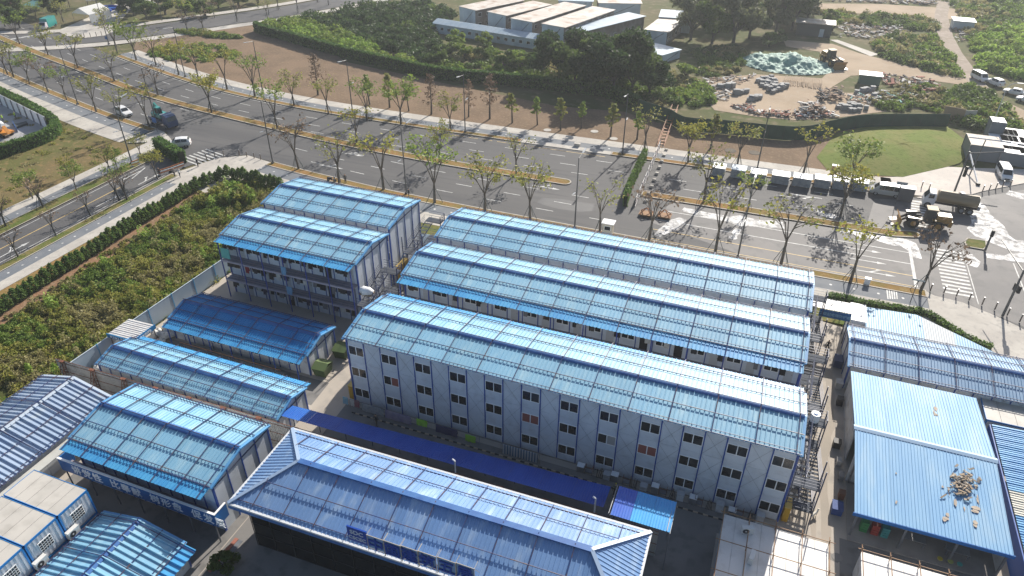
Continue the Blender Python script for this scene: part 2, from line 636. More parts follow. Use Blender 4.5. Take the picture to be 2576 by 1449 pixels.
def arrow(p, ang, s=1.0, m=M_paint, turn=True):
    mb = MB()
    mb.poly([(-2.5, -.09, 0), (1.2, -.09, 0), (1.2, .09, 0), (-2.5, .09, 0)])
    mb.poly([(1.2, -.32, 0), (2.5, 0, 0), (1.2, .32, 0)])
    if turn:
        mb.poly([(-1.0, .09, 0), (-.6, .09, 0), (.3, .75, 0), (.1, .85, 0)])
        mb.poly([(-.15, .62, 0), (.75, 1.05, 0), (.1, 1.2, 0)])
    me = mb.mesh('lane_arrow'); me.materials.append(m)
    o = inst('lane_arrow', me, road, (p[0], p[1], 0.015))
    o.rotation_euler = (0, 0, ang); o.scale = (s, s, 1)


arrow((18.0, 96.9), 0.02); arrow((17.0, 100.0), 0.02, turn=False); arrow((16.5, 103.2), 0.02, turn=False)
for q in ((80, 1165), (2500, 1260), (1545, 1415)):
    w = T(1 if q[0] != 2500 else 0, 0, *q); arrow((w.x, w.y), 0.0)
arrow((8, 119), math.pi, turn=True)
arrow((-99.3, 58), math.pi / 2); arrow((-99.3, 84), math.pi / 2); arrow((-103.3, 84), -math.pi / 2, turn=False); arrow((-99.3, 75), math.pi / 2, turn=False)
line([(-101.4, 8), (-101.4, 80)], .18, M_ypaint, parent=side, z=.012)
line([(-104.3, 8), (-104.3, 88)], .12, M_paint, parent=side, z=.012)
line([(-98.0, 8), (-98.0, 88)], .12, M_paint, parent=side, z=.012)
line([(-103.6, 87.5), (-102.2, 83)], .2, M_paint, parent=side, z=.012)


# ------------------------------------------------------------------ medians, planting strips and pavements
def kerbed(name, pts, m, h=0.16, kw=0.22):
    """planting bed: soil inside a raised kerb"""
    p = [Vector((q[0], q[1], 0)) for q in pts]
    o = slab(name, p, -0.02, h - 0.03, m)
    # kerb ring
    n = len(p)
    area = sum(p[i].x * p[(i + 1) % n].y - p[(i + 1) % n].x * p[i].y for i in range(n))
    if area < 0: p = p[::-1]
    inner = []
    for i in range(n):
        d1 = (p[i] - p[i - 1]); d2 = (p[(i + 1) % n] - p[i])
        d = (d1.normalized() + d2.normalized())
        if d.length < 1e-4: d = d2
        d.normalize()
        inner.append(p[i] + Vector((-d.y, d.x, 0)) * kw)
    mb = MB()
    for i in range(n):
        j = (i + 1) % n
        a, b, c, e = p[i], p[j], inner[j], inner[i]
        mb.poly([(a.x, a.y, h), (b.x, b.y, h), (c.x, c.y, h), (e.x, e.y, h)])
        mb.poly([(a.x, a.y, -.02), (b.x, b.y, -.02), (b.x, b.y, h), (a.x, a.y, h)])
        mb.poly([(c.x, c.y, -.02), (e.x, e.y, -.02), (e.x, e.y, h), (c.x, c.y, h)])
    k = mb.build('kerb', M_kerb, o)
    return o


def rounded(path, a, b):
    """ribbon outline with rounded right-hand end"""
    L = ribbon(path, a, b)
    n = len(path)
    c = path[-1]; d = (path[-1] - path[-2]).normalized(); nn = Vector((-d.y, d.x, 0))
    r = (a - b) / 2; cc = c + nn * ((a + b) / 2)
    arc = [cc + nn * (r * math.cos(t)) + d * (r * math.sin(t)) for t in [math.pi * i / 8 for i in range(1, 8)]]
    return L[:n] + arc + L[n:]


kerbed('median_strip', rounded(pM, 2.3, 0.0), M_strip)
med2 = [Vector((-18.0 + i * 3.0, 108.7 + .03 * i, 0)) for i in range(14)] + [Vector((24.0, 109.9, 0))]
kerbed('median_strip', rounded(med2, 2.2, 0.0), M_strip)
kerbed('median_strip', [(p.x, p.y) for p in [P(2432, 600), P(2480, 607), P(2483, 622), P(2475, 630), P(2430, 622), P(2424, 610)]], M_grasss)


def sub(path, x0, x1):
    xs = np.arange(x0, x1 + .01, 3.0)
    if xs[-1] < x1 - .01: xs = np.append(xs, x1)
    return [Vector((x, yat(path, x), 0)) for x in xs]


# near side, left of the side street
for x0, x1 in ((-330, -115.5), (-84, 24.0)):
    q = sub(pN, x0, x1)
    kerbed('planting_strip', ribbon(q, 0.0, -1.8), M_strip)
    slab('bike_path', ribbon(q, -1.82, -4.6), -.02, .09, M_bike)
    slab('walkway', ribbon(q, -4.62, -8.4 if x0 < -200 else -8.0), -.02, .10, M_walk)
# far side
for x0, x1 in ((-164, -45.0), (-27, 20.0)):
    kerbed('planting_strip', ribbon(sub(pF, x0, x1), 1.6, 0.0), M_strip)
slab('walkway', ribbon(sub(pF, -44.9, -27.1), 1.6, 0.0), -.02, .10, M_walk)
slab('bike_path', ribbon(sub(pF, -165, 22), 3.9, 1.62), -.02, .09, M_bike)
slab('walkway', ribbon(sub(pF, -165, 22), 6.7, 3.92), -.02, .10, M_walk)
# white markers set in the bike paths
mb = MB()
for path, off, x0, x1 in ((pN, -3.2, -84, 22), (pN, -3.2, -210, -117), (pF, 2.8, -160, 20)):
    for x in np.arange(x0, x1, 3.0):
        c = Vector((x, yat(path, x) + off, 0.094))
        mb.poly([(c.x + .2 * math.cos(t), c.y + .2 * math.sin(t), c.z) for t in np.arange(6) * math.pi / 3])
for y in np.arange(20, 92, 2.2):
    for x in (-94.3, -108.8):
        mb.poly([(x + .17 * math.cos(t), y + .17 * math.sin(t), .094) for t in np.arange(6) * math.pi / 3])
o = mb.build('path_markers', M_paint); tag(o, 'small round white markers set along the blue grey bike paths', 'path markers', kind='stuff')

# side-street edges
kerbed('planting_strip', [(-107.7, 5), (-105, 5), (-105, 90.5), (-107.7, 90.5)], M_grasss)
kerbed('planting_strip', [(-97.2, 5), (-95.5, 5), (-95.5, 87), (-97.2, 87)], M_grasss)
slab('bike_path', [(-109.9, 5), (-107.72, 5), (-107.72, 92), (-109.9, 92)], -.02, .09, M_bike)
slab('walkway', [(-112.0, 5), (-109.92, 5), (-109.92, 96.4), (-112.0, 96.8)], -.02, .10, M_walk)
slab('bike_path', [(-95.48, 5), (-93.3, 5), (-93.3, 84), (-95.48, 84)], -.02, .09, M_bike)
slab('walkway', [(-93.28, 5), (-91.3, 5), (-91.3, 84), (-93.28, 84)], -.02, .10, M_walk)
# paved corners at the side street mouth
slab('paved_corner', [(-95.48, 84.02), (-91.3, 84.02), (-84.5, 90), (-84.02, 97.6), (-90, yat(pN, -90) - .2), (-94.5, 95.5), (-96, 90), (-97.2, 87.2)], -.02, .10, M_walk)
slab('paved_corner', [(-115.4, 95.2), (-112.02, 96.9), (-109.92, 92.1), (-107.72, 92.1), (-106.4, 95.8), (-109, 99.8), (-113, yat(pN, -113) - .4), (-115.4, yat(pN, -115.4) - .2)], -.02, .105, M_walk)
slab('paved_corner', [(-84.0, 87.9), (-84.0, 90.0), (-90.0, 84.2), (-86.5, 83.0)], -.02, .095, M_walk)

# plots between the streets
tri_sheet('dry_grass_bank', [(-112.1, 5), (-112.1, 94), (-121, 95.6), (-150, 102.5), (-172, 107), (-210, 118), (-240, 60), (-200, 5)], 0.06, mat('dry_grass', (0.17, 0.13, 0.06), (0.12, 0.12, 0.04), 0.09, rough=.95, spec=.1, c3=(0.25, 0.17, 0.08), scale3=1.0, bump=.06, bscale=3))
tri_sheet('brown_plot', [(-165, 146.8)] + [(x, yat(pF, x) + 6.6) for x in np.arange(-162, 23, 6)] + [(22, 131.9), (22, 140), (36, 158), (30, 163), (16, 157), (4, 143.5), (-16, 141), (-30, 148), (-45, 146), (-73, 151), (-106, 158), (-122, 172), (-141, 181), (-152, 183), (-165, 166), (-171, 154)], 0.07, M_mulch)
tri_sheet('brown_plot', [(-91.25, 5), (-89, 5), (-87.5, 60), (-89, 84), (-91.25, 84)], 0.08, M_strip)
tri_sheet('red_soil_bank', [T(0, 1, -200, 1150), T(0, 1, 0, 1035), T(0, 1, 500, 715), T(0, 1, 1000, 385), T(0, 1, 1600, 0), T(0, 0, 2000, 1445), T(0, 0, 1750, 1330), T(0, 0, 1500, 1430), T(0, 1, 1000, 290), T(0, 1, 500, 610), T(0, 1, 0, 930), T(0, 1, -200, 1060)], 0.05, M_redsoil)
# dry grass lawn on the plot to the right of the brown one
# compound yard
tri_sheet('yard', [(-66.5, 39.0), (-66.0, 63.6), (-65.0, 80.5), (-30, 82.5), (8.5, 82.5), (31, 78), (60, 60), (60, -5), (-75, -5), (-69, 39.0)], 0.02, M_yard)
M_shadeyard = mat('shade_toned_concrete', (0.21, 0.20, 0.19), (0.17, 0.165, 0.16), .2, rough=.85, c3=(0.13, 0.125, 0.12), scale3=.8)  # darker concrete tone: shade of the lanes and yards put into the colour
tri_sheet('lane', [(-36.6, 41.0), (-36.8, 47.2), (8.0, 47.0), (8.6, 45.2), (2.8, 44.6), (2.8, 20), (-37.0, 20), (-37.0, 38)], .024, M_shadeyard)
tri_sheet('lane', [(-56.0, 36.9), (-37.1, 37.5), (-37.1, 20), (-56, 20)], .024, M_shadeyard)
tri_sheet('lane', [(-62.5, 45.2), (-40.2, 45.6), (-40.4, 49.4), (-62.5, 49.4)], .024, M_shadeyard)
tri_sheet('lane', [(13.0, 48.0), (13.0, 41.0), (26.0, 41.0), (26.0, 48.0)], .024, M_shadeyard)
slab('green_strip', [(-66, 82.6), (30.2, 82.0), (24.2, 86.4), (-66, 88.0)], -.02, .08, M_grasss)
# right corner pavement
slab('paved_corner', [(24.02, 86.4), (24.02, 94.3)] + [(p.x, p.y) for p in corner[:5]] + [(70, 52), (31.5, 78.6)], -.02, .10, M_walk)
# pavement beyond the junction
slab('paved_corner', [(20.02, 125.4), (27.0, 126.3)] + [(p.x, p.y) for p in fcorner] + [(150, 175), (60, 150), T(2, 0, 2150, 1270).to_tuple(), T(2, 0, 2000, 1262).to_tuple(), (24, 133.5), (20.02, 131.7)], -.02, .10, mat('bright_paving', (0.58, 0.52, 0.46), (0.50, 0.45, 0.40), .2, rough=.85, c3=(.45, .42, .38), scale3=.9))
# lawn mound next to it (gentle dome)
# ------------------------------------------------------------------ materials of the prefab blocks
def metal_roof(name, c1, c2, rough=0.5, spec=0.42, dust=(0.36, 0.56, 0.66), dustamt=0.45):
    m = mat(name, c1, c2, 0.35, rough=rough, spec=spec, c3=dust, scale3=0.9, rand=0.07, lo=.3, hi=.7, bump=.012, bscale=2.0, stretch=(1.3, .35, .35))
    return m


M_roof = metal_roof('blue_roof_sheet', (0.22, 0.44, 0.60), (0.265, 0.49, 0.63))
M_roofclean = mat('clean_blue_sheet', (0.06, 0.31, 0.60), (0.085, 0.37, 0.64), .6, rough=.45, spec=.5, rand=.05)
M_roofdeep = metal_roof('deep_blue_roof_sheet', (0.02, 0.20, 0.48), (0.03, 0.25, 0.54), dust=(0.05, 0.27, 0.52))
M_roofoffice = metal_roof('slate_blue_roof_sheet', (0.16, 0.29, 0.52), (0.21, 0.34, 0.56), rough=.32, spec=.45, dust=(0.34, 0.46, 0.62))
M_roofgrey = metal_roof('grey_blue_roof_sheet', (0.30, 0.39, 0.52), (0.36, 0.44, 0.56), dust=(0.42, 0.48, 0.54))
M_canopyblue = mat('ultramarine_sheet', (0.012, 0.07, 0.38), (0.018, 0.09, 0.44), .4, rough=.4, rand=.06)
M_tube = mat('dark_blue_tube', (0.02, 0.05, 0.17), (0.06, 0.05, 0.10), 1.0, rough=.5, c3=(.16, .08, .05), scale3=1.6)
M_cap = mat('ridge_blue', (0.03, 0.11, 0.33), (0.05, 0.16, 0.40), .8, rough=.5)
M_trim = mat('gable_trim_blue', (0.08, 0.27, 0.52), (0.11, 0.32, 0.56), .8, rough=.5)
M_wall = mat('white_wall_panel', (0.63, 0.67, 0.72), (0.57, 0.615, 0.67), .3, rough=.55, spec=.4, rand=.03, c3=(.53, .56, .60), scale3=1.2, bump=.008, bscale=1.2)
M_wallg = mat('dirty_wall_panel', (0.60, 0.62, 0.64), (0.52, 0.54, 0.56), .4, rough=.6, spec=.4, rand=.05, c3=(.36, .36, .36), scale3=1.4)
M_col = mat('blue_column', (0.02, 0.07, 0.30), None, rough=.5)
M_frame = mat('white_window_frame', (0.86, 0.86, 0.85), None, rough=.5)
M_pane = mat('dark_window_glass', (0.012, 0.016, 0.02), (0.03, 0.035, 0.04), .8, rough=.08, spec=.6, rand=.3)
M_panec = mat('curtained_glass', (0.30, 0.10, 0.08), None, rough=.35)
M_paneb = mat('papered_glass', (0.35, 0.34, 0.33), None, rough=.35)
M_door = mat('grey_door', (0.48, 0.49, 0.50), None, rough=.6, rand=.06)
M_dark = mat('dark_opening', (0.015, 0.015, 0.018), None, rough=.9)
M_steel = mat('grey_steel', (0.22, 0.23, 0.25), (0.16, 0.17, 0.19), 1.0, rough=.45, metal=.3)
M_deck = mat('gallery_deck', (0.30, 0.27, 0.30), (0.24, 0.21, 0.23), .8, rough=.8)
M_cable = mat('bracing_cable', (0.14, 0.15, 0.17), None, rough=.6)
M_rail = mat('blue_black_rail', (0.03, 0.05, 0.13), (0.07, 0.08, 0.12), 1.0, rough=.5)
M_step = mat('stair_tread', (0.07, 0.08, 0.10), None, rough=.8, spec=.2)
M_rust = mat('rusty_scaffold', (0.20, 0.07, 0.035), (0.13, 0.06, 0.04), 1.5, rough=.8)
M_yellow = mat('yellow_panel', (0.55, 0.33, 0.03), (0.45, 0.25, 0.02), .8, rough=.6)
M_ac = mat('air_conditioner_case', (0.66, 0.65, 0.62), None, rough=.5)
M_concrete = mat('plinth_concrete', (0.34, 0.31, 0.28), (0.26, 0.24, 0.22), .5, rough=.9)


def rib_sheet(w, dy, dz, pitch=0.40, h=0.065, sag=0.0, seam=3):
    """ribbed metal sheet w wide in x; runs from (0,0) to (dy, dz); ribs stand proud"""
    n = max(1, round(w / pitch)); p = w / n
    L = math.hypot(dy, dz)
    up = Vector((0, -dz / L, dy / L))
    if up.z < 0: up = -up
    prof = []
    for i in range(n):
        x = i * p
        hh = h * (1.5 if i % seam == 0 else 1.0)
        prof += [(x, 0), (x + p * .70, 0), (x + p * .78, hh), (x + p * .92, hh)]
    prof.append((w, 0))
    vs, fs = [], []
    k = len(prof)
    for s in (0.0, 0.5, 1.0):
        for x, q in prof:
            q2 = q - sag * math.sin(math.pi * s)
            vs.append((x, dy * s + up.y * q2, dz * s + up.z * q2))
    for r in range(2):
        for i in range(k - 1):
            a = r * k + i
            f = (a, a + 1, a + 1 + k, a + k)
            fs.append(f if dy > 0 else f[::-1])
    me = bpy.data.meshes.new('roof_sheet')
    me.from_pydata(vs, [], fs)
    return me


def put_roof(root, x0, x1, yr, zr, yf, zf, yb, zb, nb, m, mcan=None, canf=0.0, canb=0.0, cslope=None, pitch=.40, ribh=.065, capm=None, tubes=True, tube_m=None, lines=2, ext=0.12):
    """gable roof along x with ribbed sheets bay by bay, ridge cap and the net of hold-down tubes"""
    o = world_loc(root)
    w = (x1 - x0) / nb
    mcan = mcan or M_roofclean
    tube_m = tube_m or M_tube
    sf = (zr - zf) / (yr - yf); sb = (zr - zb) / (yb - yr)
    runs = [(yr, zr, yf, zf, m), (yr, zr, yb, zb, m)]
    if canf > 0:
        c = cslope if cslope is not None else sf
        runs.append((yf + .12, zf - .03, yf - canf, zf - canf * c, mcan))
    if canb > 0:
        c = cslope if cslope is not None else sb
        runs.append((yb - .12, zb - .03, yb + canb, zb - canb * c, mcan))
    for (ya, za, yb_, zb_, mm) in runs:
        me = rib_sheet(w - .012, yb_ - ya, zb_ - za, pitch=pitch, h=ribh)
        me.materials.append(mm)
        for i in range(nb):
            inst('roof_sheet', me, root, (x0 + i * w - o.x, ya - o.y, za - o.z + random.uniform(-.012, .012)))
    # ridge cap
    MB().xprism([(yr - .30, zr - .30 * sf + .055), (yr - .30, zr - .30 * sf + .085), (yr, zr + .13), (yr + .30, zr - .30 * sb + .085), (yr + .30, zr - .30 * sb + .055), (yr, zr + .06)], x0 - .03, x1 + .03).build('ridge_cap', capm or M_cap, root)
    # gable trim
    for x, sx in ((x0, -1), (x1, 1)):
        mb = MB()
        for ya, za, yb_, zb_ in ((yr, zr, yf - canf * 0, zf), (yr, zr, yb, zb)):
            a = (x + sx * .10, ya, za - .06); b = (x + sx * .10, yb_, zb_ - .06)
            mb.bar(a, b, .24, .16)
        mb.build('gable_trim', capm or M_trim, root)
    if not tubes:
        return
    lift = .13
    ys = []
    for k in range(lines + 1):
        t = k / lines
        ys.append((yr + (yf - yr) * t, zr + (zf - zr) * t))
        if k: ys.append((yr + (yb - yr) * t, zr + (zb - zr) * t))
    for y, z in ys:
        z2 = z + lift + (.08 if abs(y - yr) < .01 else 0)
        MB().tube((x0 - ext, y, z2), (x1 + ext, y, z2), .045, 5).build('roof_tube', tube_m, root)
    for (y, z) in ((yf, zf), (yb, zb)):      # second tube laid next to the eave line
        sgn = 1 if y < yr else -1
        s_ = sf if y < yr else sb
        MB().tube((x0, y + sgn * .34, z + .34 * s_ + lift - .03), (x1, y + sgn * .34, z + .34 * s_ + lift - .03), .032, 5).build('roof_tube', tube_m, root)
    for ya, za, yb_, zb_, can in ((yr, zr, yf, zf, canf), (yr, zr, yb, zb, canb)):
        s_ = (za - zb_) / abs(yb_ - ya)
        sg = 1 if yb_ > ya else -1
        ye = yb_ + sg * (can * .93 + .15); ze_ = zb_ - s_ * (can * .93 + .15)
        tm = MB().tube((0, ya - o.y, za + lift + .04 - o.z), (0, ye - o.y, ze_ + lift + .06 - o.z), .042, 5).mesh('roof_tube')
        tm.materials.append(tube_m)
        for i in range(nb + 1):
            x = x0 + i * w + (.35 if i == 0 else -.35 if i == nb else random.uniform(-.08, .08))
            inst('roof_tube', tm, root, (x - o.x, 0, 0))


_win = {}


def window(parent, x, y, z, w=1.62, h=1.0, kind=0, open_=False):
    """sliding window set in a wall that faces -y; frame with two panes"""
    key = (round(w, 2), round(h, 2))
    if key not in _win:
        f = MB(); t = .07; d = .045
        f.box(-w / 2, -d, 0, w / 2, .02, t); f.box(-w / 2, -d, h - t, w / 2, .02, h)
        f.box(-w / 2, -d, t, -w / 2 + t, .02, h - t); f.box(w / 2 - t, -d, t, w / 2, .02, h - t)
        f.box(-t * .6, -d + .005, t, t * .6, .02, h - t)
        fm = f.mesh('window'); fm.materials.append(M_frame)
        g = MB().box(0, -.034, 0, w / 2 - t * 1.6, -.012, h - 2 * t)
        pms = []
        for mm in (M_pane, M_panec, M_paneb):
            pm = g.mesh('pane'); pm.materials.append(mm); pms.append(pm)
        _win[key] = (fm, pms)
    fm, pms = _win[key]
    o = world_loc(parent)
    wo = inst('window', fm, parent, (x - o.x, y - o.y, z - o.z))
    inst('pane', pms[kind if random.random() < .6 else 0], wo, (-w / 2 + .07, 0, .07))
    inst('pane', pms[kind], wo, (.042, 0, .07))
    return wo


def end_wall(root, x, ya, yb, zfn, sx, ncol, m=None, base=0.0):
    """gable end facing sx along x: one panel per column bay, blue columns between"""
    o = world_loc(root)
    m = m or M_wall
    dy = (yb - ya) / ncol
    for i in range(ncol):
        y0 = ya + i * dy; y1 = y0 + dy
        ym = [y0, y1]
        # split at the ridge
        pk = zfn.peak
        pts = [(y0 + .01, base), (y1 - .01, base), (y1 - .01, zfn(y1))]
        if y0 < pk < y1: pts.append((pk, zfn(pk)))
        pts.append((y0 + .01, zfn(y0)))
        MB().xprism(pts, x - .05, x + .05).build('end_panel', m, root)
        if i:
            MB().box(x + sx * .052, y0 - .05, base, x + sx * .12, y0 + .05, zfn(y0) - .1).build('column', M_col, root)
    for y in (ya, yb):
        MB().box(x - .07 + sx * .05, y - .09, base, x + .07 + sx * .05, y + .09, zfn(y) - .05).build('column', M_col, root)
    MB().box(x + sx * .055, ya + .1, zfn(ya) - .35, x + sx * .13, yb - .1, zfn(ya) - .25).build('end_beam', M_rail, root)


class Gable:
    def __init__(s, y0, y1, ze, yr, zr):
        s.y0, s.y1, s.ze, s.peak, s.zr = y0, y1, ze, yr, zr

    def __call__(s, y):
        if y <= s.peak: return s.ze + (s.zr - s.ze) * (y - s.y0) / (s.peak - s.y0) - .08
        return s.ze + (s.zr - s.ze) * (s.y1 - y) / (s.y1 - s.peak) - .08


def front_wall(root, x0, x1, y, zt, storeys, nb, win_bays=(), sh=2.85, wz=.95, brace=True, m=None, base=0.0, kinds=None, ww=1.8, wh=1.2):
    """wall facing -y: one sandwich panel per column bay and storey, columns, windows, cable crosses"""
    o = world_loc(root)
    m = m or M_wall
    w = (x1 - x0) / nb
    for s in range(storeys):
        z0 = base + s * sh; z1 = zt if s == storeys - 1 else z0 + sh
        me = MB().box(.015, 0, .01, w - .015, .08, z1 - z0 - .01).mesh('wall_panel'); me.materials.append(m)
        for i in range(nb):
            inst('wall_panel', me, root, (x0 + i * w - o.x, y - o.y, z0 - o.z))
            if i in win_bays:
                k = 0 if kinds is None else kinds(i, s)
                window(root, x0 + (i + .5) * w, y, z0 + wz, w=min(ww, w - .12), h=wh, kind=k)
    cm = MB().box(-.055, -.05, 0, .055, .0, zt - base).mesh('column'); cm.materials.append(M_col)
    for i in range(nb + 1):
        inst('column', cm, root, (x0 + i * w - o.x, y - o.y - .002, base - o.z))
    if brace:
        for i in range(nb):
            if i in win_bays: continue
            for s in range(storeys):
                z0 = base + s * sh + .15; z1 = base + (s + 1) * sh - .15
                xa, xb = x0 + i * w + .06, x0 + (i + 1) * w - .06
                MB().tube((xa, y - .03, z0), (xb, y - .03, z1), .008, 4, cap=False).tube((xa, y - .03, z1), (xb, y - .03, z0), .008, 4, cap=False).build('brace_cable', M_cable, root)


def gallery(root, x0, x1, yw, depth, storeys, nb, ztop, sh=2.85, rooms=None, laundry=True, sgn=-1):
    """open access gallery in front of a wall at yw: decks, posts, rails, doors and windows behind"""
    o = world_loc(root)
    ye = yw + sgn * depth
    w = (x1 - x0) / nb
    for s in range(1, storeys):
        z = s * sh
        MB().box(x0, min(yw, ye) + .1, z - .14, x1, max(yw, ye) - .002, z).build('gallery_deck', M_deck, root)
        MB().box(x0, ye - .05, z - .22, x1, ye + .05, z + .02).build('deck_beam', mat('faded_beam', (.46, .40, .44), (.34, .31, .38), .6, rough=.7), root)
        mb = MB()
        for h in (.3, .65, 1.02):
            mb.box(x0, ye - .02, z + h - .016, x1, ye + .02, z + h + .016)
        mb.build('railing', M_rail, root)
    pm = MB().box(-.055, -.055, 0, .055, .055, ztop).mesh('gallery_post'); pm.materials.append(mat('gallery_post_blue', (.035, .07, .32), None, rough=.5))
    for i in range(0, nb + 1):
        if i % 2 == 0 or i == nb:
            inst('gallery_post', pm, root, (x0 + i * w - o.x, ye - o.y, -o.z))


def door(root, x, y, z, w=.85, h=2.05, open_=False):
    o = world_loc(root)
    d = MB().box(x - w / 2, y - .035, z + .03, x + w / 2, y - .002, z + h).build('door', M_dark if open_ else M_door, root)
    MB().box(x + w / 2 - .14, y - .06, z + 1.0, x + w / 2 - .08, y - .036, z + 1.15).build('handle', M_steel, d)


def gallery_wall(root, x0, x1, y, zt, storeys, nroom, sh=2.85, m=None):
    """wall behind a gallery: every room has a door bay and a window bay"""
    o = world_loc(root)
    m = m or M_wall
    w = (x1 - x0) / nroom
    for s in range(storeys):
        z0 = s * sh; z1 = zt if s == storeys - 1 else z0 + sh
        me = MB().box(.015, 0, .01, w / 2 - .015, .08, z1 - z0 - .01).mesh('wall_panel'); me.materials.append(m)
        for i in range(nroom):
            xa = x0 + i * w
            inst('wall_panel', me, root, (xa - o.x, y - o.y, z0 - o.z))
            inst('wall_panel', me, root, (xa + w / 2 - o.x, y - o.y, z0 - o.z))
            window(root, xa + w * .27, y, z0 + 1.0, w=1.45, h=1.0, kind=0)
            door(root, xa + w * .74, y, z0, open_=random.random() < .3)
    cm = MB().box(-.05, -.05, 0, .05, .0, zt).mesh('column'); cm.materials.append(M_col)
    for i in range(2 * nroom + 1):
        inst('column', cm, root, (x0 + i * w / 2 - o.x, y - o.y - .002, -o.z))


def staircase(label, x0, x1, ya, yb, top, storeys, sh=2.85, up=1, group=None):
    """steel stair tower beside a gable end: zigzag flights along y, landings with rails"""
    t = thing('steel_staircase', label, 'staircase', ((x0 + x1) / 2, (ya + yb) / 2, 0), group=group)
    lane = (x1 - x0) / 2
    for s in range(1, storeys):
        z1 = s * sh; z0 = z1 - sh; zm = z1 - sh / 2
        land = 1.3
        # gallery-level landing (at yb) and half landing (at ya)
        MB().box(x0, yb - land, z1 - .08, x1, yb, z1).build('landing', M_step, t)
        MB().box(x0, ya, zm - .08, x1, ya + land, zm).build('landing', M_step, t)
        for (xa, za, ys, zb, ye) in ((x0, z1, yb - land, zm, ya + land), (x0 + lane, zm, ya + land, z0, yb - land)):
            n = 8
            for k in range(n):
                tt = (k + .5) / n
                y = ys + (ye - ys) * tt; z = za + (zb - za) * tt
                MB().box(xa + .08, y - .13, z - .03, xa + lane - .08, y + .13, z).build('step', M_step, t)
            mb = MB()
            for xx in (xa + .05, xa + lane - .05):
                mb.bar((xx, ys, za - .1), (xx, ye, zb - .1), .05, .2)
            mb.build('stringer', M_rail, t)
            mb = MB()
            for h in (.35, .68, 1.0):
                for xx in (xa + .05, xa + lane - .05):
                    mb.tube((xx, ys, za + h), (xx, ye, zb + h), .025, 4)
            mb.build('handrail', M_rail, t)
        for (y0_, y1_, z) in ((yb - land, yb, z1), (ya, ya + land, zm)):
            mb = MB()
            for h in (.3, .65, 1.0):
                mb.tube((x1, y0_, z + h), (x1, y1_, z + h), .028, 4)
                ye = yb if y1_ == yb else ya
                mb.tube((x0, ye, z + h), (x1, ye, z + h), .028, 4)
            for yy in (y0_, (y0_ + y1_) / 2, y1_):
                mb.tube((x1, yy, z), (x1, yy, z + 1.0), .028, 4)
            mb.build('landing_rail', M_rail, t)
    for (x, y) in ((x1, ya), (x1, ya + 1.3), (x1, yb - 1.3), (x1, yb), (x0 + .06, ya)):
        MB().box(x - .05, y - .05, 0, x + .05, y + .05, (storeys - 1) * sh + 1.0).build('stair_post', M_rail, t)
    return t


# ------------------------------------------------------------------ the three-storey dormitory blocks
SH = 2.85
ZE = 8.8


def dorm(label, x0, x1, yf, yb, zr_d, nb, front='wall', canf=0.0, canb=0.0, win=(), kinds=None, wallm=None, bays=None):
    """three-storey block; yf / yb are the eave lines"""
    t = thing('dormitory_block', label, 'building', ((x0 + x1) / 2, (yf + yb) / 2, 0))
    yr = (yf + yb) / 2; zr = ZE + zr_d
    put_roof(t, x0 - .15, x1 + .15, yr, zr, yf - .12, ZE, yb + .12, ZE, nb, M_roof, canf=canf, canb=canb)
    gab = Gable(yf, yb, ZE, yr, zr)
    ya, yb_ = yf + .25, yb - .25
    if front == 'wall':
        front_wall(t, x0, x1, ya, ZE - .06, 3, bays or nb * 2, win, kinds=kinds)
        MB().box(x0 - .02, ya - .08, 0, x1 + .02, ya - .055, .16).build('plinth', M_concrete, t)
    else:
        gallery_wall(t, x0, x1, ya, ZE - .06, 3, nb)
        gallery(t, x0, x1, ya, 1.25, 3, nb * 2, ZE - .35)
    # rear wall, one panel per storey
    for s in range(3):
        MB().box(x0, yb_, s * SH, x1, yb_ + .08, ZE - .06 if s == 2 else (s + 1) * SH - .01).build('wall_panel', M_wall, t)
    if canb > .3:
        for s in (1, 2):
            MB().box(x0, yb_ + .09, s * SH - .14, x1, yb_ + 1.2, s * SH).build('gallery_deck', M_deck, t)
    end_wall(t, x0 - .02, ya, yb_ + .08, gab, -1, 4)
    end_wall(t, x1 + .02, ya, yb_ + .08, gab, 1, 4)
    return t


def kinds5(i, s):
    return {(10, 1): 1, (14, 1): 2, (16, 1): 1, (18, 2): 0, (2, 1): 1}.get((i, s), 0)


D5 = dorm('long three-storey white block with windows in its plain wall, beside the ultramarine canopy', -36.0, 7.7, 47.65, 55.7, .80, 12, 'wall', canb=.9, win=tuple(range(0, 24, 2)), kinds=kinds5, bays=23)
D4 = dorm('long three-storey block with galleries, middle one of the three long roofs', -36.2, 7.6, 60.5, 68.4, .80, 12, 'gallery', canf=1.35)
D3 = dorm('long three-storey block whose blue roof runs closest along the boulevard pavement', -36.5, 7.8, 69.9, 78.3, .82, 12, 'wall', win=())
D2 = dorm('short three-storey block with laundry on its galleries, facing the low deep blue roof', -62.0, -42.8, 60.5, 68.3, .80, 6, 'gallery', canf=1.35)
D1 = dorm('short three-storey block behind the laundry galleries, beside the scooter pavement', -62.6, -43.4, 69.6, 78.3, .82, 6, 'wall', win=(11,))
# windows in the front wall right of the shorter block sit in the last bay only

staircase('steel zigzag staircase at the alley end of the plain-walled long block', 8.0, 10.4, 48.6, 56.6, 0, 3)
staircase('steel zigzag staircase at the alley end of the middle galleried block', 8.0, 10.4, 59.0, 66.6, 0, 3)
staircase('steel zigzag staircase at the alley end of the block nearest the boulevard', 8.2, 10.2, 71.0, 78.6, 0, 3)
staircase('steel zigzag staircase between the short block and the boulevard pavement', -42.6, -40.2, 71.5, 79.6, 0, 3)
staircase('steel zigzag staircase at the end of the laundry galleries', -41.9, -39.4, 58.6, 65.6, 0, 3)

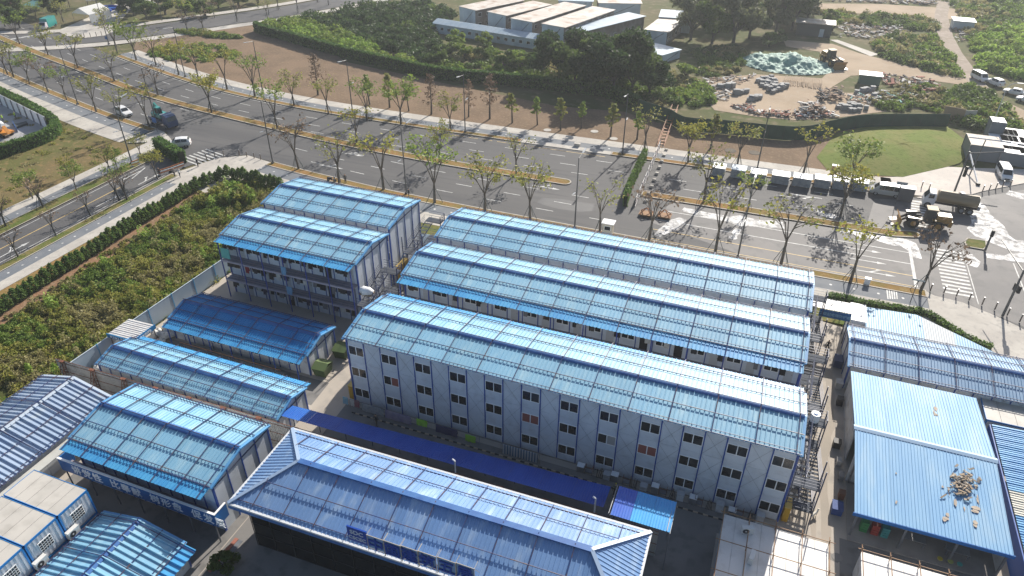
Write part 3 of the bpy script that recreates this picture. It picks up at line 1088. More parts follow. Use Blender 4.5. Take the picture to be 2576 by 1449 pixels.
# ------------------------------------------------------------------ low buildings of the camp
def low_house(name, label, x0, x1, yf, yb, ze, zr, nb, m, canf=0.0, canb=0.0, wallm=None, openfront=False, win=(), pitch=.3, cols=2, storeys=1, cat='building', frontwall=True):
    t = thing(name, label, cat, ((x0 + x1) / 2, (yf + yb) / 2, 0))
    yr = (yf + yb) / 2
    put_roof(t, x0 - .1, x1 + .1, yr, zr, yf - .1, ze, yb + .1, ze, nb, m, canf=canf, canb=canb, pitch=pitch)
    gab = Gable(yf, yb, ze, yr, zr)
    wm = wallm or M_wall
    if frontwall:
        front_wall(t, x0, x1, yf + .2, ze - .06, storeys, nb * 2, win, brace=False, m=wm, wz=.95)
    MB().box(x0, yb - .28, 0, x1, yb - .2, ze - .06).build('wall_panel', wm, t)
    end_wall(t, x0 - .02, yf + .2, yb - .2, gab, -1, cols, wm)
    end_wall(t, x1 + .02, yf + .2, yb - .2, gab, 1, cols, wm)
    return t


B6 = low_house('wash_house', 'low shed with deep blue roof standing in front of the laundry galleries', -62.1, -43.1, 49.6, 55.2, 3.1, 3.9, 7, M_roofdeep, canf=1.25, wallm=M_wallg, win=(1, 4, 8, 12), cols=3)
# open wash trough along its front
tr = thing('wash_trough', 'long tiled wash trough with pipe under the low deep blue roof', 'wash trough', (-53, 48.0, 0))
MB().box(-59.5, 47.4, 0, -45.5, 48.4, .75).box(-59.5, 47.4, .75, -45.5, 47.5, .95).build('basin', M_concrete, tr)
MB().tube((-59.5, 47.9, 1.5), (-45.5, 47.9, 1.5), .05, 6).build('water_pipe', mat('rusty_pipe', (.30, .16, .09), None, rough=.7), tr)
for x in np.arange(-59, -45, 3.2):
    MB().tube((x, 47.9, .75), (x, 47.9, 1.5), .03, 5).build('pipe_support', M_steel, tr)
for x in np.linspace(-61.5, -43.6, 7):
    MB().box(x - .05, 48.35, 0, x + .05, 48.45, 2.75).build('canopy_post', M_col, B6)

B7 = low_house('store_shed', 'single-storey shed with pale blue roof just behind the braced grey fence', -63.3, -40.1, 40.1, 45.0, 3.05, 3.75, 8, M_roof, canb=.9, wallm=M_wall, cols=3, pitch=.3)

B8 = low_house('meeting_hall', 'two-storey hall with slogan parapet and pale blue roof', -53.5, -38.0, 29.0, 36.8, 5.9, 6.75, 6, M_roof, canf=1.15, storeys=2, cols=4, pitch=.35, win=(1, 4, 7, 10))
# slogan parapet of the hall
sign = mat('sign_blue', (.012, .12, .36), (.02, .15, .42), .5, rough=.45)
signl = mat('sign_letter', (.85, .88, .90), None, rough=.5)
bal = MB().box(-55.0, 28.0, 2.25, -37.2, 28.12, 3.75).box(-37.3, 28.12, 2.25, -37.2, 29.4, 3.75).box(-55.0, 28.12, 2.25, -54.9, 29.4, 3.75).build('slogan_parapet', sign, B8)
MB().box(-55.02, 27.96, 3.75, -37.18, 28.16, 3.82).box(-37.36, 28.16, 3.75, -37.18, 29.4, 3.82).build('parapet_coping', M_frame, bal)
MB().box(-54.9, 28.14, 2.4, -37.35, 29.1, 2.52).build('balcony_floor', M_deck, B8)
_x = -52.9
for wd in ('讲党性', '比奉献', '树形象', '促发展'):
    for ch in wd:
        me = text_mesh(ch, 1.1, .02, .012); me.materials.append(signl)
        o = link('sign_character', me, bal, Vector((_x, 27.975, 2.62)) - world_loc(bal))
        o.rotation_euler = (math.pi / 2, 0, 0)
        _x += 1.24
    _x += .82
for x in np.linspace(-54.6, -37.6, 7):
    MB().box(x - .05, 28.02, 0, x + .05, 28.12, 2.25).build('gallery_post', M_steel, B8)
# ------------------------------------------------------------------ braced corrugated fence between the camp and the offices
M_fence = mat('grey_fence_sheet', (0.42, 0.41, 0.39), (0.36, 0.36, 0.35), .5, rough=.5, rand=.05, c3=(.30, .29, .27), scale3=1.5)
M_bfence = mat('pale_blue_fence', (0.30, 0.40, 0.50), (0.36, 0.44, 0.52), .4, rough=.5, rand=.04)
FA, FB = Vector((-68.2, 39.05, 0)), Vector((-1.9, 40.25, 0))
fence = thing('braced_fence', 'long grey corrugated fence with rusty lattice braces beside the ultramarine canopy', 'fence', FA)
_d = (FB - FA); _L = _d.length; _ang = math.atan2(_d.y, _d.x)


def corr(w, h, pitch=.2, dep=.035):
    """upright corrugated sheet along x"""
    n = round(w / pitch); p = w / n
    prof = []
    for i in range(n):
        prof += [(i * p, 0), (i * p + p * .4, 0), (i * p + p * .5, -dep), (i * p + p * .9, -dep)]
    prof.append((w, 0))
    k = len(prof)
    vs = [(x, y, 0) for x, y in prof] + [(x, y, h) for x, y in prof]
    me = bpy.data.meshes.new('fence_sheet')
    me.from_pydata(vs, [], [(i, i + 1, i + 1 + k, i + k) for i in range(k - 1)])
    return me


_n = 60; _w = _L / _n
me = corr(_w - .01, 3.3); me.materials.append(M_fence)
for i in range(_n):
    q = _d * (i / _n)
    o = inst('fence_sheet', me, fence, (q.x, q.y, 0)); o.rotation_euler = (0, 0, _ang)
for h in (.5, 1.7, 2.9, 3.3):
    a = FA + Vector((0, -.06, h)); b = FB + Vector((0, -.06, h))
    MB().tube(a, b, .03, 5).build('fence_rail', M_rust, fence)
mb = MB()
for s in (-.22, .22):
    mb.tube((s, -.1, 3.35), (s, -.25, 0), .035, 5); mb.tube((s, -.2, 3.2), (s, -1.35, 0), .035, 5)
    for z in (.5, 1.2, 1.9, 2.6):
        k = 1 - z / 3.3
        mb.tube((s, -.12 - .1 * k, z), (s, -.2 - 1.15 * k, z), .025, 4)
        mb.tube((s, -.12 - .1 * k, z), (s, -.2 - 1.0 * (k + .2), z - .6), .022, 4)
for z in (.3, 1.2, 2.1, 3.0):
    k = 1 - z / 3.3
    mb.tube((-.22, -.2 - 1.15 * k, z), (.22, -.2 - 1.15 * k, z), .025, 4); mb.tube((-.22, -.2 - 1.15 * k, z), (.22, -.2 - .9 * k, z + .5), .02, 4)
    mb.tube((-.22, -.14, z), (.22, -.14, z), .025, 4)
mb.box(-.3, -.35, 3.3, .3, -.02, 3.36)
bm_ = mb.mesh('lattice_brace'); bm_.materials.append(M_rust)
for x in np.arange(1.2, _L, 4.25):
    q = _d * (x / _L)
    o = inst('lattice_brace', bm_, fence, (q.x, q.y, 0)); o.rotation_euler = (0, 0, _ang)

# ------------------------------------------------------------------ pale blue boundary fence of the camp
bf = thing('boundary_fence', 'pale blue panel fence between the scrub lot and the camp', 'fence', (-67.0, 39.4, 0))
A, B = Vector((-67.0, 39.4, 0)), Vector((-65.6, 80.6, 0))
n = 11
me = MB().box(-.03, .03, 0, .03, (B - A).length / n - .03, 2.45).mesh('fence_panel'); me.materials.append(M_bfence)
pm = MB().box(-.07, -.06, 0, .07, .06, 2.55).mesh('fence_post'); pm.materials.append(mat('fence_post_blue', (.06, .26, .46), None, rough=.5))
cmesh = MB().box(-.05, 0, 2.46, .05, (B - A).length / n, 2.52).mesh('fence_coping'); cmesh.materials.append(mat('pale_coping', (.5, .58, .64), None))
for i in range(n + 1):
    q = (B - A) * (i / n)
    if i < n:
        for nm, mm in (('fence_panel', me), ('fence_coping', cmesh)):
            o = inst(nm, mm, bf, q); o.rotation_euler = (0, 0, -math.atan2(B.x - A.x, B.y - A.y))
    o = inst('fence_post', pm, bf, q)
bf2 = thing('boundary_fence', 'pale blue panel fence along the boulevard side of the dormitory blocks', 'fence', (-65.6, 80.8, 0))
for i in range(18):
    x0 = -65.6 + i * 4.1
    MB().box(x0 + .03, 80.8, 0, x0 + 4.07, 80.86, 2.0).build('fence_panel', M_bfence, bf2)
    MB().box(x0 - .06, 80.74, 0, x0 + .06, 80.92, 2.1).build('fence_post', MATS['fence_post_blue'], bf2)

# ------------------------------------------------------------------ ultramarine walkway canopy
can = thing('walkway_canopy', 'long ultramarine sheet canopy over the walkway beside the grey fence', 'canopy', (-23, 41.5, 0))
xs = np.linspace(-40.0, -6.9, 12)
for i, (xa, xb) in enumerate(zip(xs[:-1], xs[1:])):
    w = xb - xa - .01
    def yn(x): return 40.15 + (x + 68) * .0181 - .5 * 0
    def yfr(x): return 42.55 + (x + 40) * .042
    me = rib_sheet(w, yfr((xa + xb) / 2) - yn((xa + xb) / 2), -.28, pitch=.22, h=.03)
    # shear the sheet so that it follows the fence line
    for v in me.vertices:
        v.co.y += (yn(xa) - yn((xa + xb) / 2)) + (v.co.x / w) * .06 + (v.co.y / 3.0) * ((v.co.x / w) - .5) * .13
    me.materials.append(M_canopyblue if i > 0 else mat('faded_ultramarine_sheet', (.02, .12, .46), (.03, .16, .5), .5, rough=.4))
    inst('roof_sheet', me, can, (xa + 23, yn((xa + xb) / 2) - 41.5, 3.0))
    MB().tube((xa, yfr(xa) - .15, 0), (xa, yfr(xa) - .15, 2.65), .04, 6).build('canopy_post', M_rail, can)
    MB().tube((xa, yn(xa) + .1, 2.85), (xa, yfr(xa), 2.6), .03, 5).build('rafter', M_rail, can)
c2 = thing('entrance_canopy', 'bright blue sheet canopy half in shade at the end of the ultramarine canopy', 'canopy', (-4, 40.5, 0))
q0, q1, q2, q3 = T(1, 2, 2030, 985, 4.8), T(1, 2, 2480, 1122, 4.8), T(1, 2, 2510, 885, 4.95), T(1, 2, 2085, 765, 4.95)
print('entr canopy', q0, q1, q2, q3)
for k in range(3):
    a = q0.lerp(q1, k / 3); b = q0.lerp(q1, (k + 1) / 3); c = q3.lerp(q2, k / 3)
    me = rib_sheet((b - a).length - .01, c.y - a.y, c.z - a.z, pitch=.22, h=.03)
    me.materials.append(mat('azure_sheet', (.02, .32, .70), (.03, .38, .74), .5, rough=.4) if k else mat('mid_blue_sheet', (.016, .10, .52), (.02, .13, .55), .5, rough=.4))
    inst('roof_sheet', me, c2, a - Vector((-4, 40.5, 0)))
for q in (q0, q1, q2, q3):
    MB().tube((q.x, q.y, 0), (q.x, q.y, q.z - .05), .05, 6).build('canopy_post', M_steel, c2)
    MB().tube((q.x, q0.y, q.z - .08), (q.x, q2.y, q.z - .06), .04, 5).build('rafter', M_steel, c2)

# striped kerb board along the plain wall of the long block
kb = thing('striped_kerb_board', 'low black and white striped board along the foot of the plain long wall', 'kerb board', (-14, 46.9, 0))
b1 = MB().box(0, 0, 0, .45, .1, .13).mesh('board_stripe'); b1.materials.append(mat('board_white', (.45, .36, .26), None))
b2 = MB().box(0, 0, 0, .45, .1, .13).mesh('board_stripe'); b2.materials.append(mat('board_black', (.03, .03, .03), None))
for i in range(90):
    inst('board_stripe', b1 if i % 2 else b2, kb, (-21.5 + i * .455, -.75, 0))

# ------------------------------------------------------------------ gable houses whose ridge runs away from the viewer
def ridge_y_house(name, label, xl, xr, y0, y1, ze, zr, nb, m, wm, canr=0.0, pitch=.5, gutter=False):
    """built along local x, then turned a quarter turn: local x -> world y, local y -> world -x"""
    t = thing(name, label, 'building', (0, 0, 0))
    wdt = xr - xl; L = y1 - y0
    put_roof(t, 0, L, wdt / 2, zr, 0, ze, wdt, ze, nb, m, canf=canr, pitch=pitch, ribh=.11, capm=mat('pale_ridge_metal', (.45, .52, .60), None, rough=.45) if gutter else None, mcan=M_roofclean if not gutter else M_roofgrey)
    gab = Gable(0, wdt, ze, wdt / 2, zr)
    end_wall(t, L - .1, .3, wdt - .3, gab, 1, 3, wm)
    for yy in (.3, wdt - .3):
        for i in range(nb):
            MB().box(i * L / nb + .01, yy - .04, 0, (i + 1) * L / nb - .01, yy + .04, ze - .05).build('wall_panel', wm, t)
    if gutter:
        MB().box(0, -1.15, ze - .42, L, -.1, ze - .36).box(0, -1.2, ze - .42, L, -1.15, ze - .28).build('gutter', mat('pale_gutter', (.52, .52, .48), (.46, .46, .43), .6, rough=.5), t)
    t.location = (xr, y0, 0); t.rotation_euler = (0, 0, math.pi / 2)
    return t


ridge_y_house('site_office', 'grey blue ribbed gable roof beside the scrub lot, next to the pale container rows', -67.1, -57.4, 12.0, 36.5, 3.1, 4.35, 6, M_roofgrey, M_wallg, canr=0, gutter=True)
ridge_y_house('site_office', 'small bright blue gable roof beside the air-conditioned containers', -46.9, -38.0, 14.0, 25.2, 3.05, 4.1, 3, M_roof, M_wallg, canr=1.1)

# ------------------------------------------------------------------ containers
M_cont = mat('container_roof', (0.52, 0.49, 0.44), (0.47, 0.445, 0.40), .4, rough=.6, c3=(.42, .395, .35), scale3=.8, rand=.05)
M_contw = mat('container_wall', (0.64, 0.66, 0.70), (0.58, 0.60, 0.64), .5, rough=.5, rand=.03)
M_contb = mat('container_blue', (0.02, 0.20, 0.52), None, rough=.45)


def container(label, x, y, z, L=6.06, W=2.95, H=2.75, side='x', group=None, windows=True, roofm=None):
    """cabin container, long axis along x, corner at (x, y); blue corner posts, ribbed long walls, seamed roof"""
    t = thing('cabin_container', label, 'container', (x + L / 2, y + W / 2, z), group=group)
    n = 5
    for i in range(n):
        xa = x + i * L / n
        MB().box(xa + .015, y + .05, z + H - .06, xa + L / n - .015, y + W - .05, z + H).build('roof_panel', roofm or M_cont, t)
    MB().box(x, y, z + H - .2, x + L, y + .05, z + H + .02).box(x, y + W - .05, z + H - .2, x + L, y + W, z + H + .02).box(x, y, z + H - .2, x + .05, y + W, z + H + .02).box(x + L - .05, y, z + H - .2, x + L, y + W, z + H + .02).build('roof_frame', M_contb, t)
    for xx in (x, x + L):
        for yy in (y, y + W):
            s = .16
            MB().box(xx - (0 if xx == x else s), yy - (0 if yy == y else s), z, xx + (s if xx == x else 0), yy + (s if yy == y else 0), z + H - .2).build('corner_post', M_contb, t)
    # ribbed end wall facing +x
    nrib = 7
    for (xa, ya, xb, yb_) in ((x + L - .1, y + .16, x + L - .04, y + W - .16), (x + .04, y + .16, x + .1, y + W - .16)):
        mb = MB().box(xa, ya, z + .05, xb, yb_, z + H - .2)
        for i in range(nrib):
            yy = ya + (i + .5) * (yb_ - ya) / nrib
            if xa > x + L / 2:
                mb.box(xb, yy - .07, z + .1, xb + .05, yy + .07, z + H - .25)
        mb.build('end_wall', M_contw, t)
    for yy in (y + .04, y + W - .1):
        MB().box(x + .16, yy, z + .05, x + L - .16, yy + .06, z + H - .2).build('side_wall', M_contw, t)
    if windows:
        w = MB().box(x + L + .02, y + W * .28, z + .85, x + L + .075, y + W * .68, z + 1.95).build('window', M_frame, t)
        MB().box(x + L + .06, y + W * .30, z + .91, x + L + .085, y + W * .66, z + 1.89).build('pane', M_pane, w)
        mb = MB()
        for k in range(1, 5):
            yy = y + W * (.30 + .36 * k / 5); mb.box(x + L + .10, yy - .012, z + .9, x + L + .12, yy + .012, z + 1.9)
        for k in range(1, 4):
            zz = z + .9 + k * .25; mb.box(x + L + .10, y + W * .29, zz - .012, x + L + .12, y + W * .67, zz + .012)
        mb.build('window_bars', M_frame, w)
    return t


ac_root = thing('air_conditioner', 'white outdoor air conditioner unit', 'air conditioner')
MB().box(-.16, -.42, 0, .16, .42, .58).build('case', M_ac, ac_root)
fan = MB().tube((.16, -.12, .29), (.175, -.12, .29), .23, 14).build('fan_grille', mat('fan_black', (.04, .04, .045), None), ac_root)
MB().tube((.176, -.12, .29), (.19, -.12, .29), .06, 8).build('hub', M_ac, fan)
MB().box(-.16, -.36, -.05, .16, -.3, 0).box(-.16, .3, -.05, .16, .36, 0).build('feet', M_steel, ac_root)
AC = Proto(ac_root)

for i in range(4):
    yy = 22.35 - i * 3.06
    container('pale roofed upper cabin container, ' + ('first', 'second', 'third', 'fourth')[i] + ' in its row from the slogan hall', -53.7, yy, 2.8, group='upper row of cabin containers')
    container('lower cabin container, ' + ('first', 'second', 'third', 'fourth')[i] + ' in its row from the slogan hall', -53.7, yy, 0.0, group='lower row of cabin containers', windows=False)
    AC.put((-47.35, yy + .35, 2.95), 0, 1.25, 'white wall air conditioner on the ' + ('first', 'second', 'third', 'fourth')[i] + ' upper container from the slogan hall', 'air conditioners on the container row')

# ------------------------------------------------------------------ office with the hipped roof
off = thing('office_building', 'long office with slate blue hipped roof and dark glass front below big roof letters', 'building')
OX, OY = 33.1, 9.1; OZ, OR = 6.0, 7.55; RX0, RX1, RY = 3.9, 29.3, 4.75


def hip_strips(e0, e1, r0, r1, name, parent, m, pitch=.36, h=.045, bay=3.6):
    """ribbed sheets on a hip face; e0-e1 eave, r0-r1 ridge (or peak); ribs run up the slope"""
    e0, e1, r0, r1 = map(Vector, (e0, e1, r0, r1))
    ed = (e1 - e0); L = ed.length; ed /= L
    s0 = (r0 - e0).dot(ed); s1 = (r1 - e0).dot(ed)
    nrm = ed.cross((r0 - e0)).normalized()
    if nrm.z < 0: nrm = -nrm
    upv = nrm.cross(ed)
    if upv.z < 0: upv = -upv
    Hh = (r0 - e0).dot(upv)

    def top(s):
        if s < s0: return Hh * s / max(s0, 1e-6)
        if s > s1: return Hh * (L - s) / max(L - s1, 1e-6)
        return Hh
    n = int(L / pitch); p = L / n
    per = max(1, round(bay / p))
    i = 0
    while i < n:
        mb = MB()
        for k in range(i, min(n, i + per)):
            a, b = k * p, (k + 1) * p
            def pt(s, t, q=0): return e0 + ed * s + upv * t + nrm * q
            mb.poly([pt(a, 0), pt(b, 0), pt(b, top(b)), pt(a, top(a))])
            ra, rb = a + p * .08, a + p * .26
            mb.poly([pt(ra, 0, h), pt(rb, 0, h), pt(rb, top(rb), h), pt(ra, top(ra), h)])
            mb.poly([pt(ra - .03, 0), pt(ra, 0, h), pt(ra, top(ra), h), pt(ra - .03, top(ra))])
            mb.poly([pt(rb, 0, h), pt(rb + .03, 0), pt(rb + .03, top(rb)), pt(rb, top(rb), h)])
        mb.build(name, m, parent)
        i += per


EF0, EF1, EB1, EB0 = (0, 0, OZ), (OX, 0, OZ), (OX, OY, OZ), (0, OY, OZ)
RR0, RR1 = (RX0, RY, OR), (RX1, RY, OR)
hip_strips(EF0, EF1, RR0, RR1, 'roof_sheet', off, M_roofoffice)
hip_strips(EB1, EB0, RR1, RR0, 'roof_sheet', off, M_roofoffice)
hip_strips(EB0, EF0, RR0, RR0, 'roof_sheet', off, M_roofoffice)
hip_strips(EF1, EB1, RR1, RR1, 'roof_sheet', off, M_roofoffice)
for a, b in ((EF0, RR0), (EB0, RR0), (EF1, RR1), (EB1, RR1)):
    MB().bar(Vector(a) + Vector((0, 0, .08)), Vector(b) + Vector((0, 0, .12)), .3, .1).build('hip_cap', mat('pale_hip_cap', (.30, .40, .55), None, rough=.45), off)
MB().bar(Vector(RR0) + Vector((0, 0, .1)), Vector(RR1) + Vector((0, 0, .1)), .5, .12).build('ridge_cap', M_cap, off)
mb = MB()
for a, b in ((EF0, EF1), (EF1, EB1), (EB1, EB0), (EB0, EF0)):
    mb.bar(Vector(a) + Vector((0, 0, -.02)), Vector(b) + Vector((0, 0, -.02)), .20, .16)
mb.build('white_gutter', mat('gutter_white', (.58, .60, .62), None, rough=.5), off)
mb = MB()
for a, b in ((EF0, EF1), (EF1, EB1), (EB1, EB0), (EB0, EF0)):
    mb.bar(Vector(a) + Vector((0, 0, -.32)), Vector(b) + Vector((0, 0, -.32)), .16, .36)
mb.build('fascia', M_cap, off)
for f in (.5, 1.0):
    zz = OZ + (OR - OZ) * (1 - f) + .16
    for yy in ({RY - RY * f, RY + (OY - RY) * f}):
        if f == 1.0: yy = yy + (.5 if yy < 1 else -.5); 
        k = .06 if f == 1 else 0
        xa = RX0 * (1 - f) + .3; xb = RX1 + (OX - RX1) * f - .3
        MB().tube((xa, yy, zz + k), (xb, yy, zz + k), .04, 5).build('roof_tube', M_tube, off)
for i in range(11):
    x = 2.2 + i * (OX - 4.4) / 10
    t_ = min(1, x / RX0, (OX - x) / (OX - RX1))
    MB().tube((x, .25, OZ + .25), (x, RY * t_, OZ + (OR - OZ) * t_ + .16), .04, 5).build('roof_tube', M_tube, off)
    MB().tube((x, OY - .25, OZ + .25), (x, OY - (OY - RY) * t_, OZ + (OR - OZ) * t_ + .16), .04, 5).build('roof_tube', M_tube, off)
M_glass = mat('dark_facade_glass', (.006, .008, .010), (.012, .014, .016), .6, rough=.12, spec=.5, rand=.3)
MB().box(.9, 1.0, 0, OX - .9, OY - .6, OZ - .1).build('wall', M_dark, off)
gp = MB().box(.03, -.04, .03, 1.87, 0, 1.47).mesh('glass_panel'); gp.materials.append(M_glass)
for i in range(16):
    for k in range(4):
        inst('glass_panel', gp, off, (.95 + i * 1.95, .96, k * 1.5))
gp2 = MB().box(0, .03, .03, -.04, 1.8, 1.47).mesh('glass_panel'); gp2.materials.append(M_glass)
for i in range(4):
    for k in range(4):
        inst('glass_panel', gp2, off, (.88, 1.1 + i * 1.85, k * 1.5))
mb = MB()
for i in range(17): mb.box(.93 + i * 1.95 - .02, .86, 0, .93 + i * 1.95 + .02, .92, OZ - .1)
for k in range(5): mb.box(.9, .87, k * 1.49, OX - .9, .91, k * 1.49 + .04)
mb.build('mullion', mat('mullion', (.045, .047, .05), None, rough=.5, metal=.2), off)
off.location = (-35.3, 28.1, 0); off.rotation_euler = (0, 0, R_(1.0))
# roof letters of the office, each on its own frame
M_letter = mat('blue_letter', (.01, .06, .34), None, rough=.35)
M_lboard = mat('letter_backing', (.55, .62, .70), None, rough=.4)
for _nth, (px, py, ch) in enumerate(((270, 1255, '中'), (395, 1297, '国'), (520, 1335, '建'), (655, 1378, '筑'), (800, 1424, '五'), (938, 1468, '局'))):
    w = T(1, 2, px, py + 10, 6.35)
    lt = thing('roof_letter', ('blue roof letter on a steel frame, ' + ('first', 'second', 'third', 'fourth', 'fifth', 'sixth')[_nth] + ' after the square logo board'), 'sign letter', (w.x, w.y, 6.2))
    MB().box(w.x - .72, w.y + .03, 6.55, w.x + .72, w.y + .05, 8.0).build('backing', mat('clear_backing', (.20, .33, .55), None, rough=.2, spec=.6), lt)
    me = text_mesh(ch, 1.42, .03, .02); me.materials.append(M_letter)
    o = link('letter_face', me, lt, (0, -.06, .48)); o.rotation_euler = (math.pi / 2, 0, 0)
    mb = MB()
    for sx in (-.72, .72):
        mb.tube((w.x + sx, w.y, 6.2), (w.x + sx, w.y, 8.02), .03, 4); mb.tube((w.x + sx, w.y, 8.0), (w.x + sx, w.y + .9, 6.4), .025, 4); mb.tube((w.x + sx, w.y, 8.0), (w.x + sx, w.y + .7, 8.0), .02, 4)
    mb.tube((w.x - .75, w.y, 8.02), (w.x + .75, w.y, 8.02), .03, 4); mb.tube((w.x - .75, w.y, 6.5), (w.x + .75, w.y, 6.5), .03, 4)
    mb.build('frame', mat('letter_frame', (.40, .36, .30), None, rough=.5), lt)
w = T(1, 2, 128, 1200, 6.4)
lt = thing('roof_logo_board', 'square dark blue logo board beside the roof letters at the office eave', 'sign', (w.x, w.y, 6.2))
MB().box(w.x - .85, w.y, 6.45, w.x + .85, w.y + .12, 8.05).build('board', M_letter, lt)
for body, sz, dz, dx in (('CSCEC', .50, .32, 0), ('SDC', .62, .92, 0)):
    me = text_mesh(body, sz, .015, .006); me.materials.append(M_lboard)
    o = link('logo_letters', me, lt, (dx, -.03, .25 + dz)); o.rotation_euler = (math.pi / 2, 0, 0)
MB().tube((w.x - .8, w.y + .1, 6.2), (w.x - .8, w.y + .1, 6.5), .03, 4).tube((w.x + .8, w.y + .1, 6.2), (w.x + .8, w.y + .1, 6.5), .03, 4).build('frame', MATS['letter_frame'], lt)

# ------------------------------------------------------------------ right-hand side of the alley
K12 = low_house('canteen_shed', 'long tubed blue roof beside the alley behind the big patched roof', 13.4, 34.0, 69.2, 77.2, 3.3, 4.2, 6, mat('blue_grey_roof_sheet', (.22, .36, .52), (.27, .40, .55), .4, rough=.6, spec=.3, rand=.04), wallm=M_wallg, pitch=.32, cols=3)
big = thing('canteen', 'big open-fronted canteen with patched light blue gable roof and debris on it', 'building', (19.5, 58, 0))
M_big = mat('pale_blue_big_roof', (.20, .39, .60), (.245, .435, .62), .5, rough=.6, spec=.3, rand=.03, c3=(.32, .47, .60), scale3=.5, stretch=(1.2, .3, .3))
for i in range(4):
    for (ya, za, yb_, zb_) in ((58.25, 4.25, 48.2, 3.4), (58.25, 4.25, 68.25, 3.4)):
        x0 = 13.4 + i * 3.0
        me = rib_sheet(2.99, yb_ - ya, zb_ - za, pitch=.27, h=.035); me.materials.append(M_big)
        inst('roof_sheet', me, big, (x0 - 19.5, ya - 58, za + random.uniform(-.01, .01)))
MB().xprism([(57.9, 4.27), (58.25, 4.36), (58.6, 4.27), (58.25, 4.3)], 13.3, 25.5).build('ridge_cap', mat('pale_ridge', (.28, .42, .58), None, rough=.6), big)
MB().box(13.3, 48.12, 3.05, 25.5, 48.2, 3.42).build('fascia', mat('fascia_blue', (.01, .13, .40), None), big)
for x in (13.8, 17.7, 21.6, 25.2):
    for y in (48.6, 55):
        MB().box(x - .08, y - .08, 0, x + .08, y + .08, 3.35).build('roof_post', M_steel, big)
MB().box(13.5, 58.0, 0, 13.6, 68.1, 3.35).box(13.5, 68.0, 0, 25.4, 68.1, 3.4).box(25.3, 49, 0, 25.4, 68.1, 3.4).box(13.5, 55.2, 0, 25.3, 55.3, 3.9).build('wall', M_wallg, big)
MB().box(13.6, 48.0, 0.03, 25.3, 55.1, .12).build('floor_slab', M_concrete, big)

fr = thing('flat_shed', 'low pale blue flat-roofed shed along the hedge by the corner pavement', 'building', (20, 79, 0))
pts = [(15.1, 77.35), (29.6, 76.95), (21.0, 82.45), (15.1, 82.0)]
strip = 6
for k in range(9):
    xa = 15.1 + k * 14.4 / 9; xb = 15.1 + (k + 1) * 14.4 / 9 - .02
    def ytop(x): return 82.0 + (x - 15.1) * .076 if x < 21 else 82.45 - (x - 21) * (82.45 - 76.98) / 8.6
    n = 6
    mb = MB()
    for j in range(n):
        a = xa + (xb - xa) * j / n; b = xa + (xb - xa) * (j + 1) / n; m_ = a + (b - a) * .7
        mb.poly([(a, 77.3, 3.2), (m_, 77.3, 3.2), (m_, ytop(m_), 3.3), (a, ytop(a), 3.3)])
        mb.poly([(m_, 77.3, 3.2), (b, 77.3, 3.24), (b, ytop(b), 3.34), (m_, ytop(m_), 3.3)])
    mb.build('roof_sheet', mat('pale_sky_sheet', (.22, .42, .60), (.27, .46, .62), .5, rough=.55, spec=.4) if k not in (4, 5) else mat('whitish_sheet', (.50, .54, .56), None, rough=.6, spec=.3), fr)
MB().prism([(15.2, 77.4), (29.3, 77.05), (21.0, 82.3), (15.2, 81.9)], 0, 3.15).build('wall', M_wallg, fr)

gt = thing('gate_shelter', 'white roofed shelter with a blue lettered band over the camp gate', 'shelter', (11.2, 79, 0))
for k in range(4):
    me = rib_sheet(1.09, -2.15, -.1, pitch=.27, h=.03); me.materials.append(mat('white_sheet', (.66, .65, .63), (.60, .58, .56), .6, rough=.5))
    inst('roof_sheet', me, gt, (9.05 + k * 1.1 - 11.2, 80.1 - 79, 4.55))
band = MB().box(9.9, 77.86, 3.35, 13.4, 77.94, 4.4).build('lettered_band', mat('teal_blue_sign', (.01, .13, .30), None, rough=.4), gt)
me = text_mesh('二级配电箱防护棚', .44, .01, .003); me.materials.append(mat('pale_blue_letter', (.30, .52, .62), None))
o = link('lettering', me, band, Vector((11.65, 77.84, 3.7)) - world_loc(band)); o.rotation_euler = (math.pi / 2, 0, 0)
for x in (9.2, 13.3):
    for y in (78.0, 80.0):
        MB().box(x - .06, y - .06, 0, x + .06, y + .06, 4.5).build('shelter_post', M_rail, gt)
wb = thing('white_cabinet', 'white flat-topped cabinet between the gate shelter and the pale flat roof', 'cabinet', (14.4, 80, 0))
MB().box(13.62, 78.3, 0, 15.2, 82.0, 3.45).build('body', M_frame, wb)
MB().box(13.55, 78.22, 3.45, 15.28, 82.08, 3.52).build('lid', mat('bright_white', (.8, .8, .79), None, rough=.5), wb)

container('blue framed container with pale roof beside the big patched canteen roof', 26.2, 66.0, 0.0, L=7.0, W=5.0, windows=False)
rs = thing('ribbed_annex', 'annex with blue roof of closely ribbed sheets beside the big patched canteen roof', 'building', (30, 55, 0))
for k in range(7):
    me = rib_sheet(2.95, 6.8, .25, pitch=.3, h=.05)
    me.materials.append(M_roofclean if k != 3 else mat('cream_sheet', (.6, .58, .5), None, rough=.5))
    o = inst('roof_sheet', me, rs, (26.6 - 30, 65.4 - k * 2.97 - 55, 2.75)); o.rotation_euler = (0, 0, -math.pi / 2)
MB().box(26.4, 44.6, 0, 26.5, 65.4, 2.7).box(26.4, 44.6, 0, 33, 44.7, 2.7).build('wall', mat('deep_blue_wall', (.015, .09, .36), None, rough=.5), rs)

